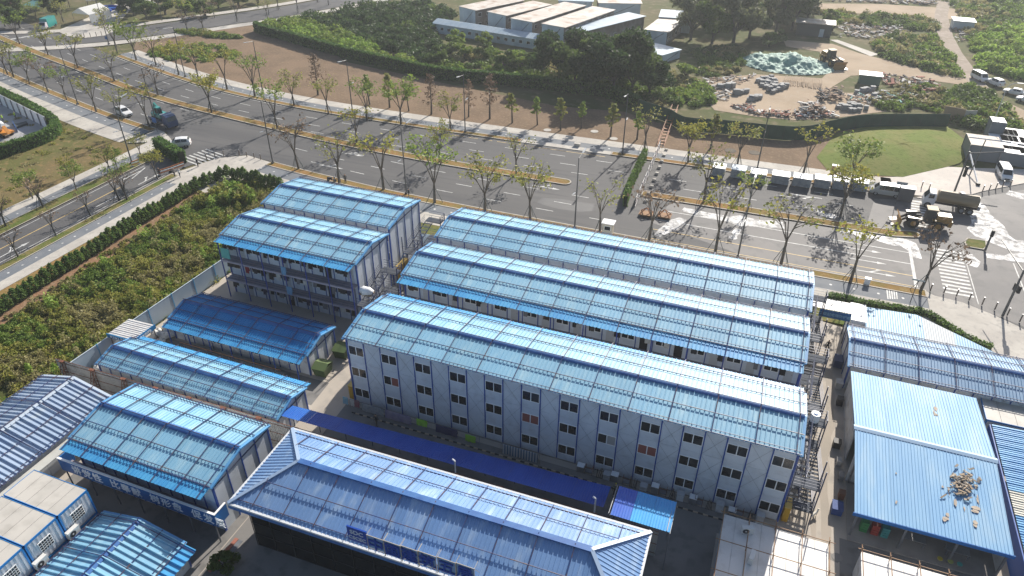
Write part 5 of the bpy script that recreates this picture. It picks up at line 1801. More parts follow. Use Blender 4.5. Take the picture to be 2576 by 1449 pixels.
scrub('undergrowth', 'green weeds left of the stacked paving blocks', [T(2, 0, -40, 560), T(2, 0, 100, 620), T(2, 0, 250, 780), T(2, 0, -40, 790)], 90, 1.3, 1.2, 110, .38, [L_scrub2, L_green, L_scrub3])
scrub('undergrowth', 'tangled weeds round the green netted heap', [T(2, 0, 60, 380), T(2, 0, 420, 340), T(2, 0, 480, 420), T(2, 0, 400, 560), T(2, 0, 150, 580)], 110, 1.4, 1.1, 100, .38, [L_scrub3, L_dark2, L_scrub2])
for yb_, n_ in ((300, 160), (345, 170)):
    scrub('far_wood', 'far scrubby ground fading out beyond the clearings', [(-150, yb_), (200, yb_), (230, yb_ + 45), (-170, yb_ + 45)], n_, 3.0, 2.6, 90, .7, [L_dark2, L_scrub2, L_dark])
scrub('far_wood', 'trees and shrubs massed behind the white tent forecourt', [(-330, 195), (-215, 190), (-190, 225), (-150, 260), (-160, 330), (-330, 330)], 260, 3.0, 4.5, 100, .6, [L_dark2, L_dark, L_scrub2])
scrub('rough_grass', 'clumps of dry grass on the bank beside the walled construction site', [(-112.5, 40), (-112.5, 92), (-122, 95), (-150, 101), (-150, 88), (-128, 70), (-130, 40)], 150, .8, .35, 60, .2, [L_scrub3, L_scrub1])
# ------------------------------------------------------------------ dirt yard and tracks behind the green fence
yardp = [T(2, 0, x, y) for x, y in ((760, 300), (1130, 330), (1330, 400), (1720, 500), (2110, 590), (2180, 650), (1900, 610), (1560, 560), (1270, 570), (1120, 660), (1230, 700), (1900, 690), (1960, 800), (1450, 850), (1150, 890), (850, 905), (560, 880), (240, 830), (120, 690), (230, 590), (560, 560), (1050, 590), (1160, 490), (1040, 390), (780, 350))]
tri_sheet('dirt_yard', yardp, -.02, M_dirt)
tri_sheet('dirt_track', [T(2, 0, x, y) for x, y in ((2110, 585), (2280, 660), (2420, 760), (2576, 830), (2900, 1000), (2900, 1100), (2576, 950), (2440, 850), (2330, 760), (2160, 660))], -.012, M_dirt)
tri_sheet('dirt_track', [T(2, 0, x, y) for x, y in ((1930, -30), (2030, -30), (2000, 120), (2040, 270), (2110, 400), (2200, 520), (2330, 690), (2230, 680), (2130, 590), (2050, 450), (1960, 330), (1910, 220), (1900, 120))], -.004, mat('grey_dirt', (.36, .30, .25), (.30, .25, .2), .15, rough=.95, spec=.1, c3=(.44, .38, .33), scale3=.7))
tri_sheet('dirt_clearing', [T(2, 0, x, y) for x, y in ((1040, 25), (1500, 30), (1900, 55), (2140, 70), (2160, 150), (1900, 140), (1500, 110), (1200, 95), (1010, 80))], -.016, M_dirt)
tri_sheet('concrete_track', [T(2, 0, x, y) for x, y in ((1110, 300), (1170, 300), (1480, 410), (1420, 425))], .01, M_walk)
tri_sheet('concrete_track', [T(2, 0, x, y) for x, y in ((1600, 118), (1800, 125), (1790, 150), (1640, 145))], .0, M_walk)
tri_sheet('forecourt', [T(0, 0, x, y) for x, y in ((430, 235), (700, 120), (720, 100), (900, 20), (1000, -20), (1250, -20), (980, 80), (900, 170), (860, 240), (790, 270), (640, 290), (520, 280))], .09, M_walk)

# lawn mound beside the green fence
pl = [T(2, 0, x, y) for x, y in ((1150, 1010), (1400, 955), (1700, 950), (1990, 955), (2130, 1060), (2170, 1150), (2090, 1235), (2000, 1262), (1660, 1340), (1350, 1320), (1090, 1285), (1010, 1190))]
c0 = sum(pl, Vector((0, 0, 0))) / len(pl)
mb = MB(); rings = 9; n = len(pl) * 3
outl = []
for i in range(len(pl)):
    a, b = pl[i], pl[(i + 1) % len(pl)]
    outl += [a.lerp(b, k / 3) for k in range(3)]
vs = []
for r in range(rings + 1):
    f = r / rings
    for q in outl:
        p = c0.lerp(q, f)
        vs.append((p.x, p.y, .12 + 1.25 * (1 - f * f) + random.uniform(-.05, .05) * (f < 1)))
fs = []
for r in range(rings):
    for i in range(n):
        j = (i + 1) % n
        fs.append((r * n + i, (r + 1) * n + i, (r + 1) * n + j, r * n + j))
mb.add(vs, fs)
tag(mb.build('lawn_mound', M_lawn, None, True), kind='structure')
print('lawn n', n)

# ------------------------------------------------------------------ dark green fence
M_gnet = mat('dark_green_net', (.012, .05, .03), (.018, .065, .04), .6, rough=.8, rand=.1)
gf = spline([T(1, 0, 2240, 850), T(1, 0, 2480, 930), T(2, 0, 0, 985), T(2, 0, 300, 1010), T(2, 0, 850, 1060), T(2, 0, 1150, 1000), T(2, 0, 1400, 965), T(2, 0, 1990, 962)], step=2.4)
t = thing('green_net_fence', 'tall dark green net fence curving between the rubble yard and the lawn', 'fence', gf[0])
for a, b in zip(gf[:-1], gf[1:]):
    MB().bar(a + Vector((0, 0, 1.45)), b + Vector((0, 0, 1.45)), .05, 2.9).build('net_panel', M_gnet, t)
    MB().tube(a, a + Vector((0, 0, 3.0)), .04, 5).build('fence_post', M_barkd, t)

# ------------------------------------------------------------------ pale huts on the far slope
M_hutw = mat('hut_wall', (.48, .54, .58), (.40, .46, .50), .3, rough=.6, rand=.05)
M_huts = mat('hut_shaded_side_wall', (.26, .24, .22), (.18, .15, .13), .4, rough=.8, rand=.1)  # brownish side walls, their shade put into the darker colour
M_hutr = mat('hut_roof_rusty', (.56, .52, .47), (.48, .42, .36), .25, rough=.6, c3=(.30, .18, .11), scale3=.35)
M_hutr2 = mat('hut_roof_blue', (.36, .46, .54), (.44, .52, .58), .4, rough=.45)


def hut(label, fl, fr, depth, h, roof='flat', rm=None, floors=2, over=.25, name='prefab_hut', win=True):
    fl = Vector((fl.x, fl.y, 0)); fr = Vector((fr.x, fr.y, 0))
    d = (fr - fl); W = d.length
    t = thing(name, label, 'building')
    n = max(1, round(W / 1.8))
    for i in range(n):
        MB().box(i * W / n + .02, 0, 0, (i + 1) * W / n - .02, .08, h).build('wall_panel', M_hutw, t)
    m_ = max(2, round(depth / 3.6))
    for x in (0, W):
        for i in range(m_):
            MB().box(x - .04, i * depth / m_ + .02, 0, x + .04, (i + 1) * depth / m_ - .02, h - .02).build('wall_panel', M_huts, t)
    MB().box(0, depth - .08, 0, W, depth, h).build('wall_panel', M_hutw, t)
    if win:
        for f in range(floors):
            for i in range(m_):
                y = (i + .3) * depth / m_
                wd = MB().box(W + .05, y, f * h / floors + .9, W + .09, y + 1.4, f * h / floors + 2.0).build('window', M_frame, t)
                MB().box(W + .085, y + .08, f * h / floors + .97, W + .11, y + 1.32, f * h / floors + 1.93).build('pane', M_pane, wd)
    if roof == 'flat':
        k = max(2, round(depth / 3))
        for i in range(k):
            MB().box(-over, -over * .4 + i * (depth + over) / k + .01, h + .01, W + over * 2.2, -over * .4 + (i + 1) * (depth + over) / k - .01, h + .14).build('roof_sheet', rm or M_hutr, t)
        MB().bar((W * .15, -.06, .2), (W * .85, -.06, h - .4), .08, .16).build('stair_rail', M_steel, t)
    else:
        ym = depth / 2; zr = h + depth * .16
        k = max(2, round(W / 3))
        me = rib_sheet(W / k - .02, -ym - .3, -(zr - h), pitch=.5); me.materials.append(rm or M_hutr2)
        me2 = rib_sheet(W / k - .02, ym + .3, -(zr - h), pitch=.5); me2.materials.append(rm or M_hutr2)
        for i in range(k):
            inst('roof_sheet', me, t, (i * W / k, ym, zr)); inst('roof_sheet', me2, t, (i * W / k, ym, zr))
        for i in range(round(W / 2.4)):
            wd = MB().box(i * 2.4 + .5, -.05, 1.0, i * 2.4 + 1.6, -.005, 1.9).build('window', M_frame, t)
            MB().box(i * 2.4 + .56, -.07, 1.06, i * 2.4 + 1.54, -.048, 1.84).build('pane', M_pane, wd)
        for x in (0, W):
            MB().yprism([(x - .04, h), (x + .04, h), (x + .04, h + .02), (x - .04, h + .02)], 0, depth).build('wall_top', M_hutw, t)
            MB().add([(x, 0, h), (x, depth, h), (x, ym, zr)], [(0, 1, 2)]).build('gable_panel', M_hutw, t)
    t.location = fl; t.rotation_euler = (0, 0, math.atan2(d.y, d.x))
    return t


for a, b, dep, lab in (((890, 50), (1010, 80), 20, 'rust-stained flat roof hut nearest the dark thicket'), ((1105, 90), (1240, 120), 20, 'flat roof hut with the heaviest brown rust stains'), ((1280, 140), (1440, 170), 27, 'long rust-stained flat roof hut between two others'), ((1515, 180), (1680, 210), 27, 'pale flat roof hut beside the blue gabled hut')):
    hut('two-storey prefab, ' + lab, T(1, 0, *a, 5.6), T(1, 0, *b, 5.6), dep, 5.6)
hut('long low prefab hut with pale blue gable roof in front of the rusty huts', T(1, 0, 690, 245), T(1, 0, 1560, 388), 5.0, 2.7, 'gable', floors=1, win=False)
hut('pale blue gable-roofed hut beside the pale flat roof hut', T(1, 0, 1720, 205, 4.5), T(1, 0, 1840, 235, 4.5), 26, 4.5, 'flat', M_hutr2, floors=1)
hut('low white-roofed hut beside the big evergreen clump', T(1, 0, 2290, 225, 3.6), T(1, 0, 2460, 245, 3.6), 16, 3.6, 'flat', floors=1)
hut('far pale hut with a dark eave line at the back of the row', T(1, 0, 1945, 25, 4.5), T(1, 0, 2260, 30, 4.5), 9, 4.5, 'flat', M_hutr, floors=1)
hut('far low hut half hidden behind the rusty roofs', T(1, 0, 1640, 5, 4.0), T(1, 0, 1890, 15, 4.0), 8, 4.0, 'flat', M_hutr2, floors=1)
hut('small open-sided lean-to of pale sheets below the white-roofed hut', T(1, 0, 2425, 420, 2.0), T(1, 0, 2560, 380, 2.0), 9, 2.0, 'flat', M_hutr2, floors=1, win=False)
hut('tall pale hut with white front behind the evergreen clump', T(1, 0, 2400, 130, 4.0), T(1, 0, 2640, 145, 4.0), 10, 4.0, 'flat', M_hutr2, floors=1)
bl = thing('dark_hut', 'small black-walled hut with flat rusty roof beside the dirt yard', 'hut', T(2, 0, 980, 270))
q = T(2, 0, 985, 275)
MB().box(q.x - 5.0, q.y, 0, q.x + 4.6, q.y + 5, 3.6).build('wall', mat('hut_black', (.05, .06, .06), None, rough=.8), bl)
MB().box(q.x - 5.6, q.y - .7, 3.6, q.x + 5.4, q.y + 5.6, 3.75).build('roof', M_hutr, bl)
dd = MB().box(q.x + 1.4, q.y - .04, 0, q.x + 2.6, q.y - .002, 2.2).build('door', M_hutw, bl)
MB().box(q.x + 1.5, q.y - .07, 1.0, q.x + 1.6, q.y - .042, 1.15).build('handle', M_steel, dd)

# ------------------------------------------------------------------ rubble yard: netted heap, paving stacks, timber
M_net = mat('green_netting', (.20, .34, .28), (.28, .43, .36), .35, rough=.7, c3=(.09, .20, .16), scale3=.9, bump=.15, bscale=1.2)
a = T(2, 0, 420, 500); b = T(2, 0, 1110, 500); cc = T(2, 0, 780, 500)
W_ = (b - a).length / 2; D_ = 9.0
nx, ny = 84, 46
vs = []
for j in range(ny):
    for i in range(nx):
        u = i / (nx - 1) * 2 - 1; v = j / (ny - 1) * 2 - 1
        r = min(1.0, math.hypot(u, v))
        ed = 1 - r ** 2.2
        z = 2.5 * ed * (.55 + .25 * math.sin(u * 7 + 1.5 * v) + .2 * math.sin(u * 13 - v * 9) + .18 * math.cos(v * 8 + u * 3)) + (random.uniform(-.16, .16) + .12 * math.sin(u * 31 + v * 23) + .1 * math.sin(u * 19 - v * 37)) * (ed > 0)
        k = 1 / max(1, math.hypot(u, v)) if math.hypot(u, v) > 1 else 1
        vs.append((cc.x + u * k * W_, cc.y + 2 + v * k * D_, max(.03, z)))
fs = [(j * nx + i, j * nx + i + 1, (j + 1) * nx + i + 1, (j + 1) * nx + i) for j in range(ny - 1) for i in range(nx - 1)]
tag(MB().add(vs, fs).build('netted_heap', M_net, None, True, loc=(cc.x, cc.y, 0)), 'big soil heap covered with crumpled pale green netting', 'heap')

M_block = mat('paving_block', (.33, .33, .32), (.27, .27, .27), .6, rough=.85, rand=.15)
PST = []
for v in range(3):
    t = thing('paving_stack', '', 'paving stack')
    for L in range(3 + v % 2):
        for k in range(2):
            dx = random.uniform(-.05, .05)
            MB().box(-.62 + dx, -.52 + k * .53, L * .33, .62 + dx, -.01 + k * .53, L * .33 + .31).build('block_layer', M_block, t)
    MB().box(-.7, -.58, -.0, .7, .58, .06).build('pallet', mat('pallet_wood', (.26, .19, .12), None, rough=.9), t)
    PST.append(Proto(t))


def stacks(quad, nx_, ny_, label, group, drop=.12):
    a, b, c, d = quad
    k = 0
    for i in range(nx_):
        for j in range(ny_):
            if random.random() < drop: continue
            u = (i + .5) / nx_; w = (j + .5) / ny_
            q = (a.lerp(b, u)).lerp(d.lerp(c, u), w)
            PST[k % 3].put((q.x + random.uniform(-.35, .35), q.y + random.uniform(-.35, .35), 0), random.uniform(-.5, .5) + .3, random.uniform(.72, .95), label, group)
            k += 1


stacks([T(2, 0, *q) for q in ((215, 640), (330, 640), (640, 760), (560, 790))], 15, 3, 'stack of grey paving blocks in the long double row nearest the green fence', 'paving stacks in the long row')
stacks([T(2, 0, *q) for q in ((540, 610), (650, 590), (805, 660), (690, 715))], 7, 6, 'stack of grey paving blocks in the square group beside the timber pile', 'paving stacks in the square group')
stacks([T(2, 0, *q) for q in ((1260, 690), (1400, 680), (1580, 720), (1480, 750))], 8, 2, 'stack of grey paving blocks beside the little green shed', 'paving stacks by the green shed')
stacks([T(2, 0, *q) for q in ((1130, 810), (1280, 790), (1430, 840), (1280, 855))], 5, 3, 'stack of brownish blocks close behind the green fence', 'block stacks behind the green fence')
stacks([T(2, 0, *q) for q in ((160, 660), (200, 660), (200, 700), (160, 700))], 1, 2, 'lone stack of grey paving blocks among weeds', 'lone paving stacks', 0)

tp = T(2, 0, 910, 640)
t = thing('timber_pile', 'fanned pile of pale timber poles beside the paving stacks', 'timber pile', tp)
for i in range(34):
    x = -4.2 + i * .25
    MB().tube((tp.x + x, tp.y + 3.6, .5 + random.uniform(0, .4)), (tp.x + x * 1.12 + random.uniform(-.3, .3), tp.y - 1.4 - random.uniform(0, 1.2), .12), .07, 5).build('pole', mat('pale_timber', (.42, .32, .22), (.34, .25, .17), .8, rough=.85), t)


def debris(label, poly, n, size, mats, hmax=.5, name='rubble'):
    poly = [(p.x, p.y) for p in poly]
    c = sample(poly, n)
    mb = MB()
    for i in range(n):
        s_ = size * random.uniform(.3, 1.3); a = random.uniform(0, 3.14)
        L = Vector((math.cos(a), math.sin(a), random.uniform(-.3, .3))) * s_ * random.uniform(.5, 2.2)
        p = Vector((c[i][0], c[i][1], random.uniform(.08, hmax)))
        mb.cur = random.randrange(len(mats))
        mb.bar(p - L / 2, p + L / 2, s_ * random.uniform(.2, .7), s_ * random.uniform(.06, .3))
    o = mb.build(name, mats)
    return tag(o, label, 'rubble', kind='stuff')


R1 = mat('rubble_white', (.55, .53, .50), None, rough=.9); R2 = mat('rubble_brown', (.30, .20, .14), None, rough=.9); R3 = mat('rubble_dark', (.10, .09, .085), None, rough=.9); R4 = mat('rubble_red', (.34, .13, .09), None, rough=.9); R5 = mat('rubble_teal', (.10, .30, .27), None, rough=.8)
debris('broken boards and rubble strewn along the inside of the green fence', [T(2, 0, *q) for q in ((320, 800), (520, 790), (560, 840), (1150, 850), (1150, 885), (850, 895), (600, 870))], 260, .8, [R1, R2, R3, R4])
debris('dark heap of scrap boards behind the green fence', [T(2, 0, *q) for q in ((880, 800), (1020, 800), (1080, 880), (900, 870))], 150, .9, [R3, R2, R1], 1.6)
debris('tangled heap of scrap rods beside the dirt yard', [T(2, 0, *q) for q in ((1010, 700), (1200, 690), (1210, 760), (1020, 770))], 150, .8, [R3, R2, R3], 1.3)
debris('scattered boards and sheets behind the little green shed', [T(2, 0, *q) for q in ((1450, 560), (1900, 610), (1950, 700), (1700, 680), (1520, 640))], 200, .9, [R1, R2, R3, R4], .7)
debris('mixed scrap and tubs behind the green fence near the weeds', [T(2, 0, *q) for q in ((1230, 730), (1760, 700), (1780, 770), (1400, 800), (1240, 770))], 200, .8, [R1, R3, R5, R2], .8)
debris('pale litter covering the waste ground by the far weeds', [T(2, 0, *q) for q in ((1190, 180), (1640, 170), (1700, 250), (1420, 300), (1180, 280))], 380, .9, [R1, R1, R2, R3], .5)
debris('pale litter on the waste ground beyond the far clearing', [T(2, 0, *q) for q in ((1050, 5), (1900, 0), (1900, 40), (1500, 25))], 200, 1.1, [R1, R3, R2], .5)
debris('small rubble along the edge of the dirt track near the reed bed', [T(2, 0, *q) for q in ((2040, 150), (2200, 100), (2230, 150), (2110, 330), (2050, 300))], 150, .8, [R1, R2, R3], .4)
debris('broken paving and boards along the weeds beside the long block row', [T(2, 0, *q) for q in ((160, 600), (560, 560), (500, 620), (330, 640), (380, 760), (260, 760))], 180, .7, [R1, R2, R3, R1], .4)
gs = T(2, 0, 1400, 640)
t = thing('garden_shed', 'little green-walled shed with white roof among the scrap', 'shed', gs)
MB().box(gs.x - 2.2, gs.y, 0, gs.x + 2.4, gs.y + 3, 2.2).build('wall', mat('shed_green', (.10, .16, .12), None, rough=.8), t)
MB().box(gs.x - 2.5, gs.y - .4, 2.2, gs.x + 2.7, gs.y + 3.3, 2.32).build('roof', M_frame, t)
bt = T(2, 0, 2110, 225)
t = thing('garden_shed', 'low pale sheet shed beside the dirt track near the reed bed', 'shed', bt)
MB().box(bt.x - 2.8, bt.y, 0, bt.x + 2.8, bt.y + 5, 2.4).build('wall', M_hutw, t)
MB().box(bt.x - 3.1, bt.y - .3, 2.4, bt.x + 3.1, bt.y + 5.3, 2.5).build('roof', M_hutr2, t)
bw = T(2, 0, 2060, 920)
t = thing('sheet_hoarding', 'leaning brown and white board hoarding at the end of the green fence', 'hoarding', bw)
MB().bar(bw + Vector((-2.6, 1.0, 1.4)), bw + Vector((1.2, .2, 1.4)), .1, 2.8).build('board', mat('brown_board', (.34, .24, .15), None, rough=.8), t)
MB().bar(bw + Vector((1.2, .2, 1.3)), bw + Vector((3.4, .9, 1.3)), .1, 2.6).build('board', M_walk, t)

# ------------------------------------------------------------------ container yard at the right
def cabin(label, p, L, W, H, rz, wm, rm, name='site_cabin'):
    t = thing(name, label, 'cabin')
    for i in range(3):
        MB().box(-L / 2 + i * L / 3 + .01, -W / 2, H, -L / 2 + (i + 1) * L / 3 - .01, W / 2, H + .06).build('roof_panel', rm, t)
    MB().box(-L / 2 + .03, -W / 2 + .03, .1, L / 2 - .03, W / 2 - .03, H - .01).build('wall', wm, t)
    for sx in (-1, 1):
        for sy in (-1, 1):
            MB().box(sx * L / 2 - .08, sy * W / 2 - .08, 0, sx * L / 2 + .08, sy * W / 2 + .08, H - .005).build('corner_post', M_steel, t)
    t.location = (p.x, p.y, 0); t.rotation_euler = (0, 0, rz)
    return t


M_cabg = mat('cabin_grey_wall', (.16, .18, .20), None, rough=.6)
M_cabr = mat('cabin_tan_roof', (.46, .40, .35), (.40, .34, .30), .5, rough=.7)
M_white = mat('cabin_white', (.72, .72, .73), (.66, .66, .67), .5, rough=.5)
q = T(2, 0, 2260, 1230)
cabin('grey-walled site cabin with tan roof at the container yard gate', Vector((q.x, q.y + 3.5, 0)), 5.4, 6.0, 3.0, 0.0, M_cabg, M_cabr)
q = T(2, 0, 2315, 1075)
cabin('narrow tall grey cabin behind the tan-roofed site cabin', Vector((q.x, q.y, 0)), 2.4, 3.0, 4.6, 0, M_cabg, M_white)
for i, (x, y, L, W) in enumerate(((2385, 1190, 4.8, 3.2), (2385, 1130, 4.8, 3.2), (2385, 1080, 4.8, 3.2), (2500, 1230, 6.0, 4.0), (2500, 1150, 6.0, 4.0), (2500, 1090, 6.0, 4.0), (2640, 1240, 6.0, 4.0), (2640, 1160, 6.0, 4.0))):
    q = T(2, 0, x, y)
    cabin('white flat-topped cabin in the cluster beside the tan-roofed site cabin', q, L, W, 2.4, R_(-2), M_cabg, M_white).__setitem__('group', 'white cabins of the container yard')

# row of pallet stacks standing on the far lane
M_sheet = mat('stacked_sheet_edge', (.30, .32, .34), (.22, .24, .26), 2.0, rough=.6)
for i, (x0, x1, y1) in enumerate(((210, 315, 1335), (350, 470, 1350), (490, 625, 1380), (655, 800, 1395), (815, 965, 1415), (980, 1110, 1425), (1120, 1240, 1436), (1270, 1390, 1449))):
    p0, p1 = T(2, 0, x0, y1), T(2, 0, x1, y1)
    w = (p1 - p0).length * .86; cx = (p0 + p1) / 2
    t = thing('sheet_stack', 'stack of grey sheets with bright white top on the far lane' + (', blue sheet on it' if i == 1 else ''), 'sheet stack', (cx.x, cx.y + 1.1, 0), group='sheet stacks on the far lane')
    n = 5
    for k in range(n):
        dx = random.uniform(-.05, .05)
        MB().box(cx.x - w / 2 + dx, cx.y, .12 + k * .30, cx.x + w / 2 + dx, cx.y + 2.3, .12 + k * .30 + .25).build('sheet_layer', M_sheet, t)
    MB().box(cx.x - w / 2 - .04, cx.y - .04, .12 + n * .30, cx.x + w / 2 + .04, cx.y + 2.34, .12 + n * .30 + .06).build('top_sheet', mat('sky_top', (.45, .58, .68), None, rough=.3) if i == 1 else mat('white_top', (.78, .78, .77), None, rough=.5), t)
    for sx in (-.35, .35):
        MB().box(cx.x + sx * w - .08, cx.y, 0, cx.x + sx * w + .08, cx.y + 2.3, .11).build('skid', MATS['pallet_wood'], t)

# orange stair frame lying on the brown plot, white barrier across the boulevard
M_orange = mat('orange_steel', (.42, .17, .06), (.34, .13, .05), .8, rough=.6)
a0, a1 = T(1, 0, 2385, 1100), T(1, 0, 2490, 850)
t = thing('steel_stair_ramp', 'rust orange steel stair ramp running from the pavement toward the green fence', 'stair ramp', a0)
w = Vector((1.25, .1, 0))
for s_ in (0, 1):
    MB().bar(a0 + w * s_ + Vector((0, 0, .9)), a1 + w * s_ + Vector((0, 0, 1.8)), .08, .14).build('side_rail', M_orange, t)
    MB().bar(a0 + w * s_ + Vector((0, 0, .15)), a1 + w * s_ + Vector((0, 0, .9)), .08, .14).build('side_beam', M_orange, t)
for i in range(13):
    q = a0.lerp(a1, (i + .5) / 13)
    MB().box(q.x - .05, q.y - .14, .2 + i * .06, q.x + w.x + .05, q.y + .14, .26 + i * .06).build('step', M_orange, t)
    if i % 3 == 0:
        for s_ in (0, 1):
            z = .2 + i * .06
            MB().tube(q + w * s_, q + w * s_ + Vector((0, 0, z + .8)), .035, 4).build('rail_post', M_orange, t)
a0, a1 = T(1, 0, 2400, 1130), T(1, 1, 2215, 120)
t = thing('white_barrier', 'white latticed barrier with propped feet standing across the boulevard', 'barrier', a0)
nb_ = 9
for i in range(nb_):
    p, q = a0.lerp(a1, i / nb_), a0.lerp(a1, (i + 1) / nb_ - .006)
    mb = MB()
    for z in (.25, 1.0, 1.8):
        mb.tube(p + Vector((0, 0, z)), q + Vector((0, 0, z)), .03, 4)
    mb.build('rail', M_frame, t)
    MB().bar(p.lerp(q, .5) * 1 + Vector((0, 0, 1.02)) - (q - p) * .45, p.lerp(q, .5) + Vector((0, 0, 1.02)) + (q - p) * .45, .02, 1.35).build('board', mat('barrier_board', (.55, .53, .52), (.32, .24, .24), 1.4, rough=.6), t)
    MB().box(p.x - .06, p.y - .06, 0, p.x + .06, p.y + .06, 2.0).build('post', M_steel, t)
    MB().box(p.x + 1.0, p.y - .25, 0, p.x + 1.6, p.y + .25, .4).build('ballast', M_walk, t)
    MB().tube(p + Vector((0, 0, 1.2)), p + Vector((1.3, 0, .3)), .03, 4).build('prop', M_steel, t)
for (x, y), lab in (((2300, 175), 'next to the barrier end'), ((2435, 190), 'nearer the white foam')):
    q = T(1, 1, x, y)
    t = thing('timber_frame_trestle', 'brown timber pyramid trestle on the road, ' + lab, 'trestle', q)
    for sx in (-1, 1):
        for sy in (-1, 1):
            MB().bar(q + Vector((sx * 1.0, sy * .75, .35)), q + Vector((0, 0, 1.35)), .14, .1).build('rafter', M_orange, t)
    MB().box(q.x - 1.1, q.y - .85, .3, q.x + 1.1, q.y + .85, .42).build('base', mat('brown_panel', (.30, .16, .07), (.22, .12, .06), 1.0, rough=.8), t)
    for sx in (-1, 1):
        MB().box(q.x + sx * .9 - .06, q.y - .8, 0, q.x + sx * .9 + .06, q.y + .8, .3).build('foot', M_steel, t)
# guard booth with a desk roof by the barrier
q = T(1, 1, 2010, 320)
t = thing('guard_booth', 'tiny cream booth with flat white roof on the boulevard kerb', 'booth', q)
MB().box(q.x - .75, q.y - .6, 0, q.x + .75, q.y + .6, 2.1).build('wall', mat('cream_wall', (.55, .50, .40), None, rough=.6), t)
MB().box(q.x - .95, q.y - .8, 2.1, q.x + .95, q.y + .8, 2.2).build('roof', M_white, t)
wd = MB().box(q.x - .5, q.y - .63, 1.0, q.x + .5, q.y - .605, 1.7).build('window', M_frame, t)
MB().box(q.x - .44, q.y - .65, 1.05, q.x + .44, q.y - .628, 1.65).build('pane', M_pane, wd)

# ------------------------------------------------------------------ foam on the road
def blob(cs, w, jag=.35):
    """ragged outline round a centre line given in pixels"""
    p = spline([Vector((q.x, q.y, 0)) for q in cs], step=1.5)
    o = ribbon(p, 1, -1)
    n_ = len(p); out = []
    for i, q in enumerate(p):
        d = (p[min(i + 1, n_ - 1)] - p[max(0, i - 1)]).normalized(); nn = Vector((-d.y, d.x, 0))
        ww = w * (.55 + .45 * math.sin(math.pi * (i + .5) / n_)) * (1 + random.uniform(-jag, jag))
        out.append((q + nn * ww, q - nn * ww * (1 + random.uniform(-jag, jag))))
    return [a for a, _ in out] + [b for _, b in out[::-1]]


for k, (cs, w, lab) in enumerate((([T(2, 1, *q) for q in ((2160, 60), (2260, 200), (2350, 330), (2500, 400), (2700, 430))], 2.3, 'broad streak of white foam trailing behind the tank truck'),
                   ([T(2, 1, *q) for q in ((0, 130), (250, 190), (520, 230), (760, 250))], 1.5, 'white foam lying along the short median, towards the barrier'),
                   ([T(2, 1, *q) for q in ((1180, 290), (1500, 340), (1700, 400), (1760, 500))], 1.5, 'white foam lying along the short median below the wheel loader'),
                   ([T(1, 1, *q) for q in ((2576, 200), (2480, 270), (2380, 330))], 1.1, 'tongue of white foam near the timber trestles'),
                   ([T(2, 1, *q) for q in ((2290, 480), (2450, 500), (2600, 480))], 1.0, 'thin white foam patch past the little green median'),
                   ([T(2, 1, *q) for q in ((2150, 470), (2200, 520), (2180, 560))], .8, 'small white foam patch beside the crossing lines'),
                   ([T(2, 1, *q) for q in ((1000, 140), (1090, 180), (1150, 175))], .8, 'small white foam patch beyond the short median'),
                   ([T(2, 1, *q) for q in ((2450, 5), (2600, 40), (2800, 30))], 2.0, 'white foam spread along the junction by the bollards'),
                   ([T(2, 1, *q) for q in ((420, 280), (390, 330), (370, 355))], .6, 'drip of white foam crossing the lanes'))):
    o = tri_sheet('foam_spill', blob(cs, w), .022 + .001 * k, M_foam, kind='stuff'); tag(o, lab, 'foam')
# darker resurfaced and wet patches on the boulevard
M_patch = mat('dark_patch', (.075, .075, .08), (.09, .09, .09), .4, rough=.7)
for cs, w in (([T(1, 1, *q) for q in ((1500, 60), (1650, 90), (1900, 120))], 1.8), ([T(0, 0, *q) for q in ((1540, 930), (1640, 910), (1760, 900))], 1.4)):
    tri_sheet('road_patch', blob(cs, w, .25), .006, M_patch)

# ------------------------------------------------------------------ walled construction site at the left edge
tri_sheet('site_yard', [T(0, 0, x, y) for x, y in ((-300, 600), (0, 770), (180, 860), (370, 960), (340, 1000), (0, 1110), (-300, 1200))], .09, mat('site_concrete', (.36, .36, .36), (.30, .30, .30), .3, rough=.85))
t = thing('site_wall', 'white panel hoarding with dark posts inside the leafy hedge', 'wall', T(0, 0, 0, 790))
wp = [T(0, 0, -240, 660), T(0, 0, 370, 975)]
for i in range(13):
    a, b = wp[0].lerp(wp[1], i / 13), wp[0].lerp(wp[1], (i + 1) / 13)
    MB().bar(a.lerp(b, .03) + Vector((0, 0, 1.3)), a.lerp(b, .97) + Vector((0, 0, 1.3)), .06, 2.6).build('wall_panel', M_frame, t)
    MB().box(b.x - .12, b.y - .2, 0, b.x + .12, b.y - .05, 2.55).build('wall_post', M_steel, t)
q = T(0, 0, 40, 1030)
t = thing('mixer_truck', 'concrete mixer truck with white drum and orange chute in the walled site', 'truck', (q.x, q.y, 0))
mb = MB()
pr = [(-4.2, .55), (-3.6, 1.05), (-1.6, 1.25), (.6, .95), (1.6, .45)]
for (xa, ra), (xb, rb) in zip(pr[:-1], pr[1:]):
    mb.tube((q.x - 1 + xa, q.y, 2.1 + xa * .12), (q.x - 1 + xb, q.y, 2.1 + xb * .12), ra, 14, rb)
mb.build('drum', M_white, t)
MB().box(q.x - 6, q.y - 1.1, .8, q.x + 1.6, q.y + 1.1, 1.15).build('chassis', mat('orange_paint', (.55, .22, .03), None, rough=.5), t)
MB().bar((q.x + .6, q.y, 2.2), (q.x + 2.2, q.y - .4, 1.0), .6, .12).build('chute', MATS['orange_paint'], t)
for x in (-4.6, -.6, .6):
    for s_ in (-1, 1):
        MB().wheel(q.x + x, q.y + s_ * .95, .52, .52, .35).build('wheel', M_dark, t)
MB().box(q.x - 7.6, q.y - 1.15, .7, q.x - 5.9, q.y + 1.15, 2.9).build('cab', M_white, t)
